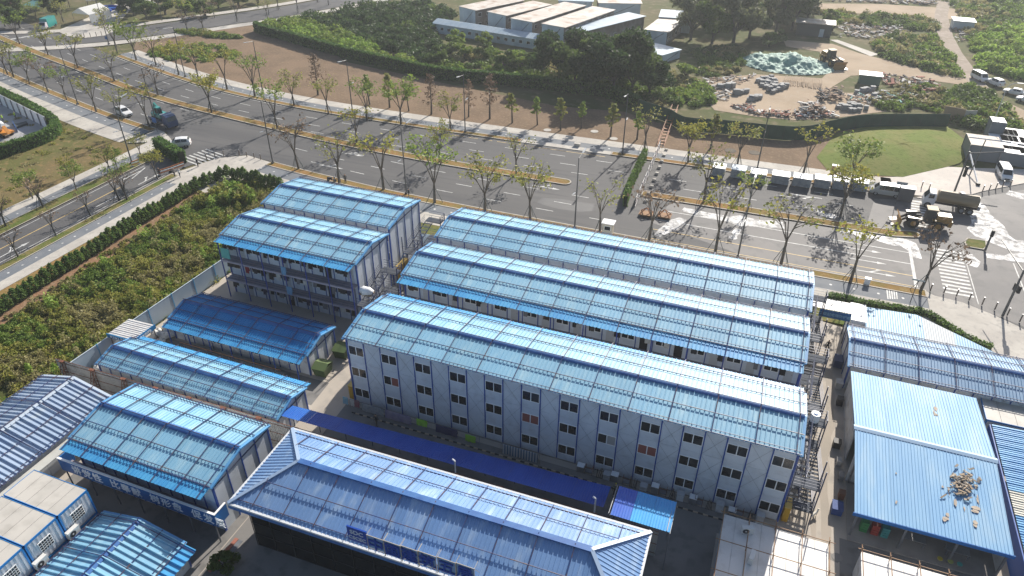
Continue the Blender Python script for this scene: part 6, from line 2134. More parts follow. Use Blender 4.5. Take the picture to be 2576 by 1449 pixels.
o = MB().bar(T(0, 0, 100, 930, .5), T(0, 0, 130, 985, .5), .08, 1.0).build('blue_board', mat('blue_board', (.03, .10, .30), None)); tag(o, 'blue board standing by the pit in the walled site', 'board')
o = slab('pit_cover', [T(0, 0, x, y) for x, y in ((115, 955), (205, 930), (215, 945), (130, 975))], .09, .5, mat('pit_dark', (.05, .06, .06), None), kind=None); tag(o, 'dark oblong cover on the concrete of the walled site', 'cover')

# ------------------------------------------------------------------ forecourt with tent at the top left
q = T(0, 0, 625, 170)
t = thing('event_tent', 'white gable event tent on the forecourt', 'tent', (q.x, q.y, 0))
M_canvas = mat('tent_canvas', (.78, .78, .76), None, rough=.6, trans=.3)
for sx in (-1, 1):
    MB().add([(q.x + sx * 3.4, q.y, 2.5), (q.x + sx * 3.4, q.y + 8, 2.5), (q.x, q.y + 8, 4.2), (q.x, q.y, 4.2)], [(0, 1, 2, 3)]).build('roof', M_canvas, t)
MB().add([(q.x - 3.4, q.y, 2.5), (q.x + 3.4, q.y, 2.5), (q.x, q.y, 4.2)], [(0, 1, 2)]).build('end_flap', M_canvas, t)
MB().add([(q.x + 3.4, q.y, 0), (q.x + 3.4, q.y + 8, 0), (q.x + 3.4, q.y + 8, 2.5), (q.x + 3.4, q.y, 2.5)], [(0, 1, 2, 3)]).build('side_flap', M_canvas, t)
for sx in (-3.4, 3.4):
    for y in (.05, 4, 7.95):
        MB().tube((q.x + sx, q.y + y, 0), (q.x + sx, q.y + y, 2.5), .05, 5).build('pole', M_steel, t)
M_pool = mat('inflatable_blue', (.015, .07, .38), None, rough=.3)
for i, (x, y) in enumerate(((770, 88), (838, 66))):
    q = T(0, 0, x, y)
    t = thing('inflatable_pool', 'blue inflatable pool on the forecourt ' + ('next to the white tent' if i == 0 else 'beyond its twin'), 'pool', q)
    for k in range(14):
        a, b = k * math.pi / 7, (k + 1) * math.pi / 7
        pass
    mb = MB()
    for k in range(16):
        a, b = k * math.pi / 8, (k + 1) * math.pi / 8
        mb.tube((q.x + 3.0 * math.cos(a), q.y + 2.2 * math.sin(a), .4), (q.x + 3.0 * math.cos(b), q.y + 2.2 * math.sin(b), .4), .38, 6)
    mb.build('rim', M_pool, t)
    MB().prism([(q.x + 2.8 * math.cos(k * math.pi / 8), q.y + 2.0 * math.sin(k * math.pi / 8)) for k in range(16)], .1, .25).build('liner', mat('pool_liner', (.03, .16, .5), None, rough=.1), t)
q = T(0, 0, 40, 80)
for k, (dx, lab, m_) in enumerate(((0, 'faded red market awning behind the dark trees', mat('awning_red', (.35, .12, .12), None)), (13, 'teal market awning behind the dark trees', mat('awning_teal', (.08, .22, .22), None)))):
    t = thing('market_awning', lab, 'awning', (q.x + dx, q.y, 0))
    MB().add([(q.x + dx - 4, q.y, 2.4), (q.x + dx + 4, q.y, 2.4), (q.x + dx + 4, q.y + 4, 3.2), (q.x + dx - 4, q.y + 4, 3.2)], [(0, 1, 2, 3)]).build('canopy', m_, t)
    for sx in (-3.9, 3.9):
        for y in (.05, 3.9):
            MB().tube((q.x + dx + sx, q.y + y, 0), (q.x + dx + sx, q.y + y, 2.4), .05, 5).build('pole', M_steel, t)
# ------------------------------------------------------------------ vehicles
M_tyre = mat('tyre', (.02, .02, .02), None, rough=.9)
M_rim = mat('rim', (.35, .35, .36), None, rough=.35, metal=.6)
M_carglass = mat('car_glass', (.015, .02, .025), None, rough=.05, spec=.8)
M_lamp = mat('lamp_lens', (.6, .6, .58), None, rough=.15)
M_tail = mat('tail_lens', (.35, .02, .02), None, rough=.2)
M_black = mat('black_plastic', (.02, .02, .022), None, rough=.6)


def paint(name, c):
    return mat(name, c, None, rough=.3, spec=.6)


P_white = paint('white_car_paint', (.70, .70, .70)); P_silver = paint('silver_car_paint', (.42, .42, .40)); P_teal = paint('teal_paint', (.03, .26, .24)); P_blue = paint('dark_blue_paint', (.03, .06, .14)); P_yel = paint('backlit_digger_yellow', (.30, .16, .035)); P_tank = paint('tank_tan', (.24, .18, .10))  # digger yellow darkened: backlit shade put into the paint


def loft(st):
    """closed body from stations (x, half width, z bottom, z belt, half roof width, z roof)"""
    mb = MB(); vs = []
    for x, w, zb, bl, wr, zr in st:
        vs += [(x, -w * .94, zb), (x, -w, zb + (bl - zb) * .45), (x, -w, bl), (x, -wr, zr), (x, wr, zr), (x, w, bl), (x, w, zb + (bl - zb) * .45), (x, w * .94, zb)]
    n = 8; fs = []
    for i in range(len(st) - 1):
        for k in range(n):
            a = i * n + k; b = i * n + (k + 1) % n
            fs.append((a, a + n, b + n, b))
    fs += [tuple(range(n)), tuple(range((len(st) - 1) * n, len(st) * n))[::-1]]
    return mb.add(vs, fs)


def car(name, label, st, L, pm, wheels, glass, cat, wr=.33, tw=.78, rack=False):
    """st stations; glass: list of station index pairs that carry side windows; windscreen / rear pairs"""
    t = thing(name, label, cat)
    body = loft(st).build('body', pm, t)
    for sgn in (-1, 1):
        for (i, j, a, b) in glass['side']:
            def pt(s, f, e):
                x, w, zb, bl, wr_, zr = s
                y = w + (wr_ - w) * f; z = bl + (zr - bl) * f
                return (x + e, sgn * (y + .012), z + .004)
            p = [pt(st[i], .10, a), pt(st[j], .10, -b), pt(st[j], .86, -b * 1.2), pt(st[i], .86, a)]
            MB().poly(p if sgn < 0 else p[::-1]).build('side_window', M_carglass, t)
    for nm, (i, j) in (('windscreen', glass['front']), ('rear_window', glass['rear'])):
        s, q = st[i], st[j]
        k = .012
        def ed(s, f): return (s[0], s[4] * .9, s[5])
        x0, y0, z0 = ed(s, 1); x1, y1, z1 = ed(q, 1)
        d = Vector((x1 - x0, 0, z1 - z0)).normalized(); nn = Vector((-d.z, 0, d.x))
        if nn.z < 0: nn = -nn
        o_ = nn * .014
        a = Vector((x0, 0, z0)).lerp(Vector((x1, 0, z1)), .1) + o_; b = Vector((x0, 0, z0)).lerp(Vector((x1, 0, z1)), .9) + o_
        MB().add([(a.x, -y0, a.z), (b.x, -y1, b.z), (b.x, y1, b.z), (a.x, y0, a.z)], [(0, 1, 2, 3)]).build(nm, M_carglass, t)
    for x in wheels:
        for sgn in (-1, 1):
            w = MB().wheel(x, sgn * tw, wr, wr, .24).build('wheel', M_tyre, t)
            MB().wheel(x, sgn * (tw + .125), wr, wr * .62, .02, 10).build('rim', M_rim, w)
    f = st[-1]; r = st[0]
    for sgn in (-1, 1):
        MB().box(f[0] - .12, sgn * f[1] * .55, f[3] - .16, f[0] + .015, sgn * f[1] * .92, f[3] - .02).build('headlight', M_lamp, t)
        MB().box(r[0] - .015, sgn * r[1] * .6, r[3] - .22, r[0] + .1, sgn * r[1] * .95, r[3] - .02).build('tail_light', M_tail, t)
        MB().box(st[-4][0] - .15, sgn * (st[-4][1] + .02), st[-4][3], st[-4][0], sgn * (st[-4][1] + .2), st[-4][3] + .13).build('mirror', pm, t)
    MB().box(f[0] - .02, -f[1] * .5, f[2] + .08, f[0] + .02, f[1] * .5, f[2] + .3).build('grille', M_black, t)
    return Proto(t)


SUV = [(-2.25, .80, .38, .95, .70, 1.0), (-2.15, .88, .32, 1.02, .66, 1.25), (-1.75, .92, .28, 1.04, .66, 1.62), (-.7, .93, .26, 1.03, .68, 1.70), (.35, .93, .26, 1.02, .66, 1.64), (1.12, .92, .28, 1.0, .78, 1.04), (2.0, .88, .30, .90, .72, .95), (2.3, .76, .36, .74, .62, .76)]
SUVG = {'side': [(2, 3, .05, .03), (3, 4, .03, .03), (4, 5, .03, .45)], 'front': (4, 5), 'rear': (1, 2)}
suv = car('parked_car', '', SUV, 4.6, P_white, (-1.4, 1.4), SUVG, 'car')
SED = [(-2.35, .78, .36, .90, .70, .93), (-1.75, .88, .28, .96, .74, 1.0), (-1.15, .90, .24, .96, .62, 1.38), (-.2, .91, .24, .95, .64, 1.45), (.45, .91, .24, .94, .62, 1.40), (1.2, .90, .26, .92, .76, .96), (2.0, .86, .28, .82, .70, .86), (2.35, .74, .34, .68, .6, .70)]
sed = car('parked_car', '', SED, 4.7, P_white, (-1.45, 1.45), {'side': [(2, 3, .05, .03), (3, 4, .03, .03), (4, 5, .03, .4)], 'front': (4, 5), 'rear': (1, 2)}, 'car')
VANS = [(-2.5, .80, .40, 1.1, .72, 1.75), (-2.42, .90, .34, 1.12, .74, 1.95), (-1.0, .92, .32, 1.12, .76, 2.02), (.4, .92, .32, 1.1, .76, 2.0), (1.2, .92, .32, 1.06, .72, 1.92), (1.95, .90, .34, 1.0, .78, 1.08), (2.4, .84, .36, .85, .7, .90), (2.5, .76, .4, .7, .62, .72)]
VANG = {'side': [(1, 2, .1, .03), (2, 3, .03, .03), (3, 4, .03, .03), (4, 5, .03, .4)], 'front': (4, 5), 'rear': (0, 1)}
van = car('parked_van', '', VANS, 5.0, P_white, (-1.55, 1.55), VANG, 'van', .35)
vans = car('parked_van', '', VANS, 5.0, P_silver, (-1.55, 1.55), VANG, 'van', .35)


def put_v(pr, c, r, x, y, deg, label, sc=1.0):
    p = T(c, r, x, y)
    return pr.put((p.x, p.y, .02), R_(deg), sc, label)


put_v(suv, 0, 0, 940, 868, -18, 'white sport utility car driving past the staked trees on the boulevard')
put_v(suv, 0, 0, 1352, 1105, 215, 'white sport utility car turning at the hedge beside the zebra crossing')
put_v(van, 2, 0, 2235, 605, -65, 'white minibus parked at the fork of the dirt track')
put_v(suv, 2, 0, 2352, 640, 120, 'white car parked right behind the white minibus on the dirt track')
put_v(sed, 2, 0, 2500, 712, 160, 'white saloon standing on the dirt track below the reed bed')
put_v(sed, 2, 0, 2600, 770, 160, 'last white saloon in the line down the dirt track')
put_v(sed, 2, 0, 603, 170, 95, 'pale blue-white car parked far off between the feathery trees')
put_v(vans, 2, 0, 1525, 1470, 178, 'silver people carrier parked at the end of the sheet stacks')
put_v(van, 2, 0, 2415, 1335, -88, 'small white van at the edge of the container yard')

# --- low-bed truck carrying a teal excavator
t = thing('dump_truck', 'dark blue truck carrying a teal excavator, beside the blue warning sign', 'truck')
loft([(1.5, 1.0, .7, 1.6, .95, 2.5), (1.6, 1.1, .6, 1.7, 1.0, 2.75), (2.6, 1.15, .55, 1.7, 1.02, 2.8), (3.2, 1.15, .5, 1.6, 1.0, 2.55), (3.45, 1.1, .5, 1.5, 1.05, 1.6)]).build('cab', P_blue, t)
MB().add([(3.24, -.92, 2.46), (3.46, -1.0, 1.66), (3.46, 1.0, 1.66), (3.24, .92, 2.46)], [(0, 1, 2, 3)]).build('windscreen', M_carglass, t)
MB().box(-3.6, -1.15, .95, 1.4, 1.15, 1.2).build('load_bed', mat('bed_grey', (.10, .10, .11), None), t)
MB().box(-3.6, -1.2, 1.2, 1.3, -1.1, 1.55).box(-3.6, 1.1, 1.2, 1.3, 1.2, 1.55).build('bed_side', P_blue, t)
MB().box(1.25, -1.25, 2.72, 1.55, 1.25, 2.85).build('roof_visor', mat('visor', (.25, .27, .33), None), t)
for x in (-2.8, -1.7, 2.5):
    for s_ in (-1, 1):
        w = MB().wheel(x, s_ * .98, .5, .5, .36).build('wheel', M_tyre, t)
        MB().wheel(x, s_ * 1.17, .5, .28, .02, 10).build('rim', M_rim, w)
q = T(0, 0, 1245, 945); t.location = (q.x, q.y, .02); t.rotation_euler = (0, 0, R_(-16)); TRUCK = t
t = thing('excavator', 'teal excavator with folded arm standing on the dark blue truck bed', 'excavator')
MB().box(-2.6, -1.05, .0, -.2, -.6, .55).box(-2.6, .6, 0, -.2, 1.05, .55).build('track', M_tyre, t)
MB().box(-2.7, -1.0, .6, .6, 1.0, 1.25).build('house', P_teal, t)
MB().taper(-.5, -.4, 1.25, 2.65, 1.2, 1.0, 1.0, .85).build('cab', P_teal, t)
MB().box(-1.06, -.93, 1.5, .06, -.9, 2.45).box(.05, -.8, 1.5, .09, 0, 2.4).build('cab_window', M_carglass, t)
MB().bar((-1.2, .5, 1.3), (-3.4, .5, 2.6), .3, .4).build('boom', P_teal, t)
MB().bar((-3.4, .5, 2.6), (-4.2, .5, 1.0), .25, .3).build('stick', P_teal, t)
MB().taper(-4.2, .5, .4, 1.0, .6, .8, .9, .8).build('bucket', M_steel, t)
t.location = (q.x + math.cos(R_(-16)) * .2, q.y + math.sin(R_(-16)) * .2, 1.22); t.rotation_euler = (0, 0, R_(-16))

# --- wheel loader
def loader():
    t = thing('wheel_loader', '', 'wheel loader')
    for x in (-1.9, 1.55):
        for s_ in (-1, 1):
            w = MB().wheel(x, s_ * 1.08, .82, .82, .62, 18).build('wheel', M_tyre, t)
            MB().wheel(x, s_ * 1.4, .82, .42, .02, 12).build('rim', P_yel, w)
    MB().taper(-2.6, 0, 1.25, 2.35, 2.3, 1.7, 2.0, 1.5).build('engine_hood', P_yel, t)
    MB().box(-3.8, -1.0, .75, -3.3, 1.0, 1.7).build('counterweight', P_yel, t)
    MB().box(-3.4, -.6, .7, 1.9, .6, 1.25).build('frame', mat('loader_dark', (.05, .045, .04), None), t)
    for x in (-1.9, 1.55):
        for s_ in (-1, 1):
            MB().box(x - .95, s_ * .75, 1.68, x + .95, s_ * 1.4, 1.74).build('mudguard', P_yel, t)
    cab = MB().taper(-.75, 0, 1.25, 3.1, 1.5, 1.5, 1.25, 1.3).build('cab', mat('cab_black', (.03, .03, .03), None, rough=.4), t)
    MB().add([(-.2, -.55, 1.7), (-.2, .55, 1.7), (-.12, .5, 2.95), (-.12, -.5, 2.95)], [(0, 1, 2, 3)]).build('pane', M_carglass, cab)
    MB().box(-1.5, -.8, 3.1, .05, .8, 3.22).build('cab_roof', mat('cream_paint', (.55, .45, .30), None), t)
    for s_ in (-1, 1):
        MB().bar((.6, s_ * .5, 2.0), (2.2, s_ * .5, 1.5), .2, .35).bar((2.2, s_ * .5, 1.5), (3.3, s_ * .5, .7), .2, .3).build('lift_arm', mat('loader_dark', (.05, .045, .04), None), t)
        MB().tube((.7, s_ * .35, 1.3), (2.4, s_ * .35, 1.5), .07, 6).build('lift_cylinder', M_rim, t)
    MB().bar((.9, 0, 2.2), (2.7, 0, 1.9), .2, .3).build('tilt_link', mat('loader_dark', (.05, .045, .04), None), t)
    MB().yprism([(3.3, .15), (4.3, .1), (4.35, .18), (3.5, .35), (3.35, .9), (3.75, 1.55), (3.65, 1.62), (3.2, 1.0)], -1.45, 1.45).build('bucket', P_yel, t)
    for k in range(7):
        y = -1.3 + k * .433
        MB().taper(4.45, y, .08, .17, .3, .12, .2, .05).build('bucket_tooth', M_rim, t)
    MB().tube((-1.8, -.5, 2.3), (-1.8, -.5, 3.1), .06, 6).build('exhaust', M_black, t)
    return Proto(t)


WL = loader()
q = T(2, 1, 1800, 255)
WL.put((q.x, q.y, .02), R_(183), 1.0, 'dark yellow wheel loader beside the short median with its bucket lowered')
q = T(2, 0, 1120, 490)
WL.put((q.x, q.y, 0), R_(-60), 1.15, 'old yellow wheel loader parked at the green netted heap')

# --- tank truck
t = thing('tank_truck', 'tan water tank truck with white cab behind the wheel loader', 'truck')
loft([(2.0, 1.05, .8, 1.6, 1.0, 2.3), (2.1, 1.1, .7, 1.6, 1.0, 2.6), (3.0, 1.1, .6, 1.55, .98, 2.65), (3.65, 1.08, .55, 1.5, 1.0, 1.65), (3.75, 1.0, .6, 1.2, .95, 1.3)]).build('cab', P_white, t)
MB().add([(3.1, -.88, 2.56), (3.66, -.95, 1.72), (3.66, .95, 1.72), (3.1, .88, 2.56)], [(0, 1, 2, 3)]).build('windscreen', M_carglass, t)
for s_ in (-1, 1):
    MB().box(2.3, s_ * 1.08, 1.65, 3.1, s_ * 1.06, 2.4).build('side_window', M_carglass, t)
mb = MB(); vs = []; n = 18
for x, k in ((-4.1, .92), (-4.0, 1.0), (1.7, 1.0), (1.8, .92)):
    vs += [(x, 1.2 * k * math.cos(2 * math.pi * i / n), 1.95 + .95 * k * math.sin(2 * math.pi * i / n)) for i in range(n)]
fs = [(r * n + i, r * n + (i + 1) % n, (r + 1) * n + (i + 1) % n, (r + 1) * n + i) for r in range(3) for i in range(n)] + [tuple(range(n)), tuple(range(3 * n, 4 * n))]
mb.add(vs, fs).build('tank', P_tank, t, True)
MB().box(-4.0, -.25, 2.86, 1.6, .25, 2.98).build('walkway', mat('cream_walk', (.5, .42, .32), None), t)
MB().tube((-1.5, 0, 2.9), (-1.5, 0, 3.15), .35, 12).build('manhole', M_rim, t)
MB().box(-4.2, -.5, .75, 3.2, .5, 1.0).build('chassis', M_black, t)
MB().box(-4.5, -.9, .9, -4.1, .9, 1.6).build('spray_rack', M_steel, t)
for x in (-3.2, -2.0, 2.9):
    for s_ in (-1, 1):
        w = MB().wheel(x, s_ * .98, .52, .52, .36).build('wheel', M_tyre, t)
        MB().wheel(x, s_ * 1.17, .52, .3, .02, 10).build('rim', M_rim, w)
q = T(2, 1, 1985, 125); t.location = (q.x, q.y, .02); t.rotation_euler = (0, 0, R_(177))
# --- teal box truck by the tent
t = thing('box_truck', 'teal and white camper truck on the forecourt edge', 'truck')
loft([(-3.0, 1.0, .6, 1.6, .95, 2.9), (-2.9, 1.08, .5, 1.6, 1.02, 3.0), (1.6, 1.08, .5, 1.6, 1.02, 3.0), (1.7, 1.05, .5, 1.4, .98, 2.6)]).build('body', P_teal, t)
loft([(1.7, 1.0, .5, 1.2, .95, 2.2), (2.4, 1.0, .5, 1.2, .92, 2.2), (3.0, .95, .5, 1.1, .9, 1.3), (3.2, .9, .5, .9, .85, 1.0)]).build('cab', mat('lilac_white', (.55, .52, .56), None, rough=.4), t)
MB().add([(2.5, -.8, 2.12), (2.98, -.85, 1.38), (2.98, .85, 1.38), (2.5, .8, 2.12)], [(0, 1, 2, 3)]).build('windscreen', M_carglass, t)
for x in (-1.9, 2.3):
    for s_ in (-1, 1):
        MB().wheel(x, s_ * .92, .42, .42, .3).build('wheel', M_tyre, t)
q = T(0, 0, 372, 215); t.location = (q.x, q.y, .1); t.rotation_euler = (0, 0, R_(-70))
# --- scooter
t = thing('scooter', 'black scooter parked on the pavement behind the short block', 'scooter')
for x in (-.6, .65):
    w = MB().wheel(x, 0, .24, .24, .12).build('wheel', M_tyre, t)
    MB().wheel(x, 0, .24, .12, .14, 8).build('rim', M_rim, w)
MB().taper(-.35, 0, .4, .75, .9, .3, .8, .26).build('seat', M_black, t)
MB().bar((-.1, 0, .32), (.45, 0, .32), .28, .08).build('footboard', M_black, t)
MB().bar((.45, 0, .3), (.6, 0, 1.0), .3, .12).build('front_shield', mat('scooter_grey', (.25, .25, .27), None), t)
MB().tube((.5, -.32, 1.02), (.5, .32, 1.02), .025, 5).build('handlebar', M_black, t)
q = T(0, 0, 2505, 1372); t.location = (q.x, q.y, .09); t.rotation_euler = (0, 0, R_(10))

# ------------------------------------------------------------------ street lamps and signs
M_pole = mat('lamp_pole', (.07, .075, .08), (.10, .10, .10), 1.0, rough=.5)
M_head = mat('lamp_head', (.45, .47, .48), None, rough=.4)
t = thing('street_lamp', '', 'street lamp')
MB().tube((0, 0, 0), (0, 0, 11.6), .13, 8, .07).build('pole', M_pole, t)
MB().box(-.2, -.2, 0, .2, .2, .35).build('base', M_pole, t)
a = MB().tube((0, 0, 11.5), (0, 2.9, 11.9), .05, 6).build('arm', M_pole, t)
MB().bar((0, 1.7, 11.74), (0, 3.1, 11.95), .26, .1).build('lamp', M_head, a)
a = MB().tube((0, 0, 6.3), (0, -1.6, 6.5), .04, 6).build('arm', M_pole, t)
MB().bar((0, -.8, 6.42), (0, -1.7, 6.52), .2, .08).build('lamp', M_head, a)
LAMP = Proto(t)
for (c, r, x, y, lab) in ((0, 0, 590, 792, 'among the staked trees left of the side street'), (0, 0, 998, 1237, 'on the pavement corner beside the side street'), (0, 0, 1188, 950, 'beside the truck carrying the excavator'), (0, 0, 2060, 1237, 'at the start of the near strip past the side street'), (1, 1, 492, 18, 'behind the gap between short and long blocks'), (1, 1, 1760, 277, 'in the near strip behind the long blue roof by the booth'), (2, 1, 415, 492, 'in the near strip behind the long blue roof facing the foam')):
    q = T(c, r, x, y); LAMP.put((q.x, q.y, .1), R_(-3), 1.0, 'dark double-arm street lamp ' + lab)
for (c, r, x, y, lab) in ((0, 0, 825, 338, 'at the upper road corner'), (0, 0, 1400, 583, 'in the far strip beside the oval shrub bed'), (0, 0, 1985, 705, 'in the far strip beside the wide brown plot'), (1, 0, 88, 872, 'in the far strip next to the brown cone trees'), (1, 0, 935, 1002, 'carrying a banner in the far strip'), (1, 0, 2120, 1167, 'in the far strip near the climbing hedge'), (2, 0, 562, 1274, 'in the far strip behind the sheet stacks')):
    q = T(c, r, x, y); o = LAMP.put((q.x, q.y, .1), R_(180), 1.0, 'dark double-arm street lamp ' + lab)
    if 'banner' in lab:
        MB().box(-.55, -.02, 2.6, .0, .02, 4.4).build('banner', mat('banner_print', (.62, .62, .66), (.40, .20, .25), 2.5, rough=.6), o)
for b in [o for o in SC.objects if o.name.startswith('banner')]:
    b.location = (0, 0, 0)
for i, (x, y) in enumerate(((1225, 155), (1780, 120), (2250, 100), (2030, 110))):
    q = T(0, 0, x, y); LAMP.put((q.x, q.y, .1), R_(-60), .8, 'dark double-arm street lamp beside the upper road', 'lamps beside the upper road')

# bollards
t = thing('bollard', '', 'bollard')
MB().tube((0, 0, 0), (0, 0, .85), .07, 8).build('post', mat('bollard_brown', (.16, .13, .11), None, rough=.5), t)
MB().tube((0, 0, .85), (0, 0, .93), .08, 8).build('cap', M_rim, t)
BOL = Proto(t)
for grp, lst in (('bollards round the near junction corner', [(2, 1, x, y) for x, y in ((1865, 752), (1968, 768), (2062, 792), (2158, 822), (2256, 855), (2352, 892), (2446, 936), (2540, 984))]),
                 ('bollards at the side street corner', [(0, 0, x, y) for x, y in ((1560, 1205), (1625, 1190), (1690, 1180), (1810, 1178), (1865, 1188), (1920, 1198), (1970, 1208))]),
                 ('bollards round the far junction corner', [(2, 0, x, y) for x, y in ((1800, 1420), (1855, 1436), (2260, 1449), (2310, 1440), (2360, 1428), (2410, 1415), (2470, 1405))]),
                 ('bollards at the forecourt', [(0, 0, x, y) for x, y in ((590, 285), (640, 285), (685, 280), (730, 275), (770, 270))])):
    for (c, r, x, y) in lst:
        q = T(c, r, x, y); BOL.put((q.x, q.y, .1), 0, 1.25, 'short dark bollard in the line of ' + grp, grp)


def sign_pole(label, base, h, board=None, tilt=0, name='sign_post'):
    t = thing(name, label, 'sign')
    MB().tube((0, 0, 0), (0, 0, h), .05, 6).build('post', M_pole, t)
    if board:
        w, hh, m_ = board
        MB().box(-w / 2, -.08, h - hh, w / 2, -.05, h).build('board', m_, t)
    t.location = (base.x, base.y, .1)
    return t


M_sgnb = mat('road_sign_blue', (.02, .12, .36), None, rough=.4)
o = sign_pole('square blue pedestrian sign in front of the excavator truck', T(0, 0, 1190, 1000), 3.0, (1.0, 1.0, M_sgnb))
MB().add([(-.3, -.085, 2.2), (.3, -.085, 2.2), (0, -.085, 2.8)], [(0, 1, 2)]).build('symbol', M_frame, o)
sign_pole('round blue sign on the kerb at the upper junction', T(0, 0, 820, 350), 2.6, (.8, .8, M_sgnb))
sign_pole('grey flat-topped sign by the parked silver people carrier', T(2, 1, 1600, 105), 4.2, (1.6, .5, mat('sign_grey', (.32, .36, .38), None)))
o = sign_pole('slim T-shaped sign on the bike path beside the crossing', T(2, 1, 1715, 838), 3.6, (1.5, .22, mat('sign_grey', (.32, .36, .38), None)))

# traffic signal gantries at the junction
def signal(label, base, h, arm, ang, heads):
    t = thing('traffic_signal', label, 'traffic light')
    MB().tube((0, 0, 0), (0, 0, h), .17, 8, .12).build('pole', M_pole, t)
    if arm:
        MB().tube((0, 0, h - .3), (arm, 0, h), .1, 6, .06).build('arm', M_pole, t)
    for (dx, z) in heads:
        hd = MB().box(dx - .2, -.3, z - .5, dx + .2, .0, z + .5).build('signal_head', M_black, t)
        for k in range(3):
            MB().tube((dx, -.3, z - .3 + k * .3), (dx, -.36, z - .3 + k * .3), .1, 8).build('lens', M_dark, hd)
    t.location = (base.x, base.y, .1); t.rotation_euler = (0, 0, ang)
    return t


signal('tall traffic light mast on the near junction corner', T(2, 1, 2412, 940), 7.0, 7.5, R_(100), ((.45, 4.2), (-.5, 4.4)))
signal('tall traffic light mast on the paving across the junction', T(2, 0, 2045, 1460), 7.5, 6.0, R_(20), ((.5, 3.6), (.5, 4.4)))
signal('small pedestrian light at the little green median', T(2, 1, 2280, 445), 3.2, 0, 0, ((0, 2.9),))
# white gooseneck lamps and boom in the container yard
t = thing('gooseneck_lamp', 'pale gooseneck lamp pole beside the container yard bushes', 'street lamp')
MB().tube((0, 0, 0), (0, 0, 9), .1, 7, .07).build('pole', M_head, t)
mb = MB()
for k in range(6):
    a, b = math.pi * k / 10, math.pi * (k + 1) / 10
    mb.tube((1.5 - 1.5 * math.cos(a), 0, 9 + 1.5 * math.sin(a)), (1.5 - 1.5 * math.cos(b), 0, 9 + 1.5 * math.sin(b)), .06, 6)
mb.build('bend', M_head, t)
MB().bar((1.4, 0, 10.5), (2.8, 0, 10.55), .25, .12).build('lamp', M_white, t)
q = T(2, 0, 2310, 1010); t.location = (q.x, q.y, 0)
t = thing('boom_mast', 'leaning pale mast with cross arm over the tan-roofed site cabin', 'mast')
MB().tube((0, 0, 0), (.4, 0, 7), .12, 7, .09).build('mast', M_pole, t)
MB().tube((-2.2, 0, 7), (4.2, 0, 7), .12, 6).build('cross_arm', M_white, t)
q = T(2, 0, 2160, 1330); t.location = (q.x, q.y, 0)
t = thing('white_boom', 'white striped boom leaning at the front of the grey site cabin', 'boom')
a, b = T(2, 0, 2225, 1400), T(2, 0, 2150, 1200, 1.2)
MB().tube(a + Vector((0, 0, .2)), b + Vector((0, 0, 1.2)), .14, 6).build('boom', M_white, t)
MB().box(a.x - .3, a.y - .3, 0, a.x + .3, a.y + .3, .5).build('base', M_black, t)

# ------------------------------------------------------------------ people and the dog (grown from a jointed skeleton)
def cloth(name, shirt, trousers, hair=(.015, .012, .01), skin=(.42, .25, .17), helmet=None):
    m = bpy.data.materials.new(name); m.use_nodes = True
    n, l = m.node_tree.nodes, m.node_tree.links
    tc = n.new('ShaderNodeTexCoord'); sp = n.new('ShaderNodeSeparateXYZ'); l.new(tc.outputs['Object'], sp.inputs[0])
    mr = n.new('ShaderNodeMapRange'); mr.inputs['From Max'].default_value = 2.0; l.new(sp.outputs['Z'], mr.inputs['Value'])
    cr = n.new('ShaderNodeValToRGB'); cr.color_ramp.interpolation = 'CONSTANT'
    e = cr.color_ramp.elements
    e[0].position = 0; e[0].color = (.03, .03, .03, 1); e[1].position = .045; e[1].color = (*trousers, 1)
    for p, c in ((.46, shirt), (.725, skin), (.82, helmet or hair)):
        x = e.new(p); x.color = (*c, 1)
    l.new(mr.outputs[0], cr.inputs[0]); b = n['Principled BSDF']; l.new(cr.outputs[0], b.inputs['Base Color']); b.inputs['Roughness'].default_value = .8
    return m


def skin_obj(name, verts, edges, radii, m, root=0):
    me = bpy.data.meshes.new(name)
    me.from_pydata(verts, edges, [])
    me.materials.append(m)
    o = link(name, me)
    md = o.modifiers.new('skin', 'SKIN')
    sv = me.skin_vertices[0] if me.skin_vertices else None
    if sv is None:
        me.attributes.new('x', 'FLOAT', 'POINT')
        bpy.context.view_layer.objects.active = o
        sv = me.skin_vertices[0]
    for i, r in enumerate(radii):
        sv.data[i].radius = (r, r) if not isinstance(r, tuple) else r
    sv.data[root].use_root = True
    md.use_smooth_shade = True
    s2 = o.modifiers.new('sub', 'SUBSURF'); s2.levels = 1; s2.render_levels = 1
    return o


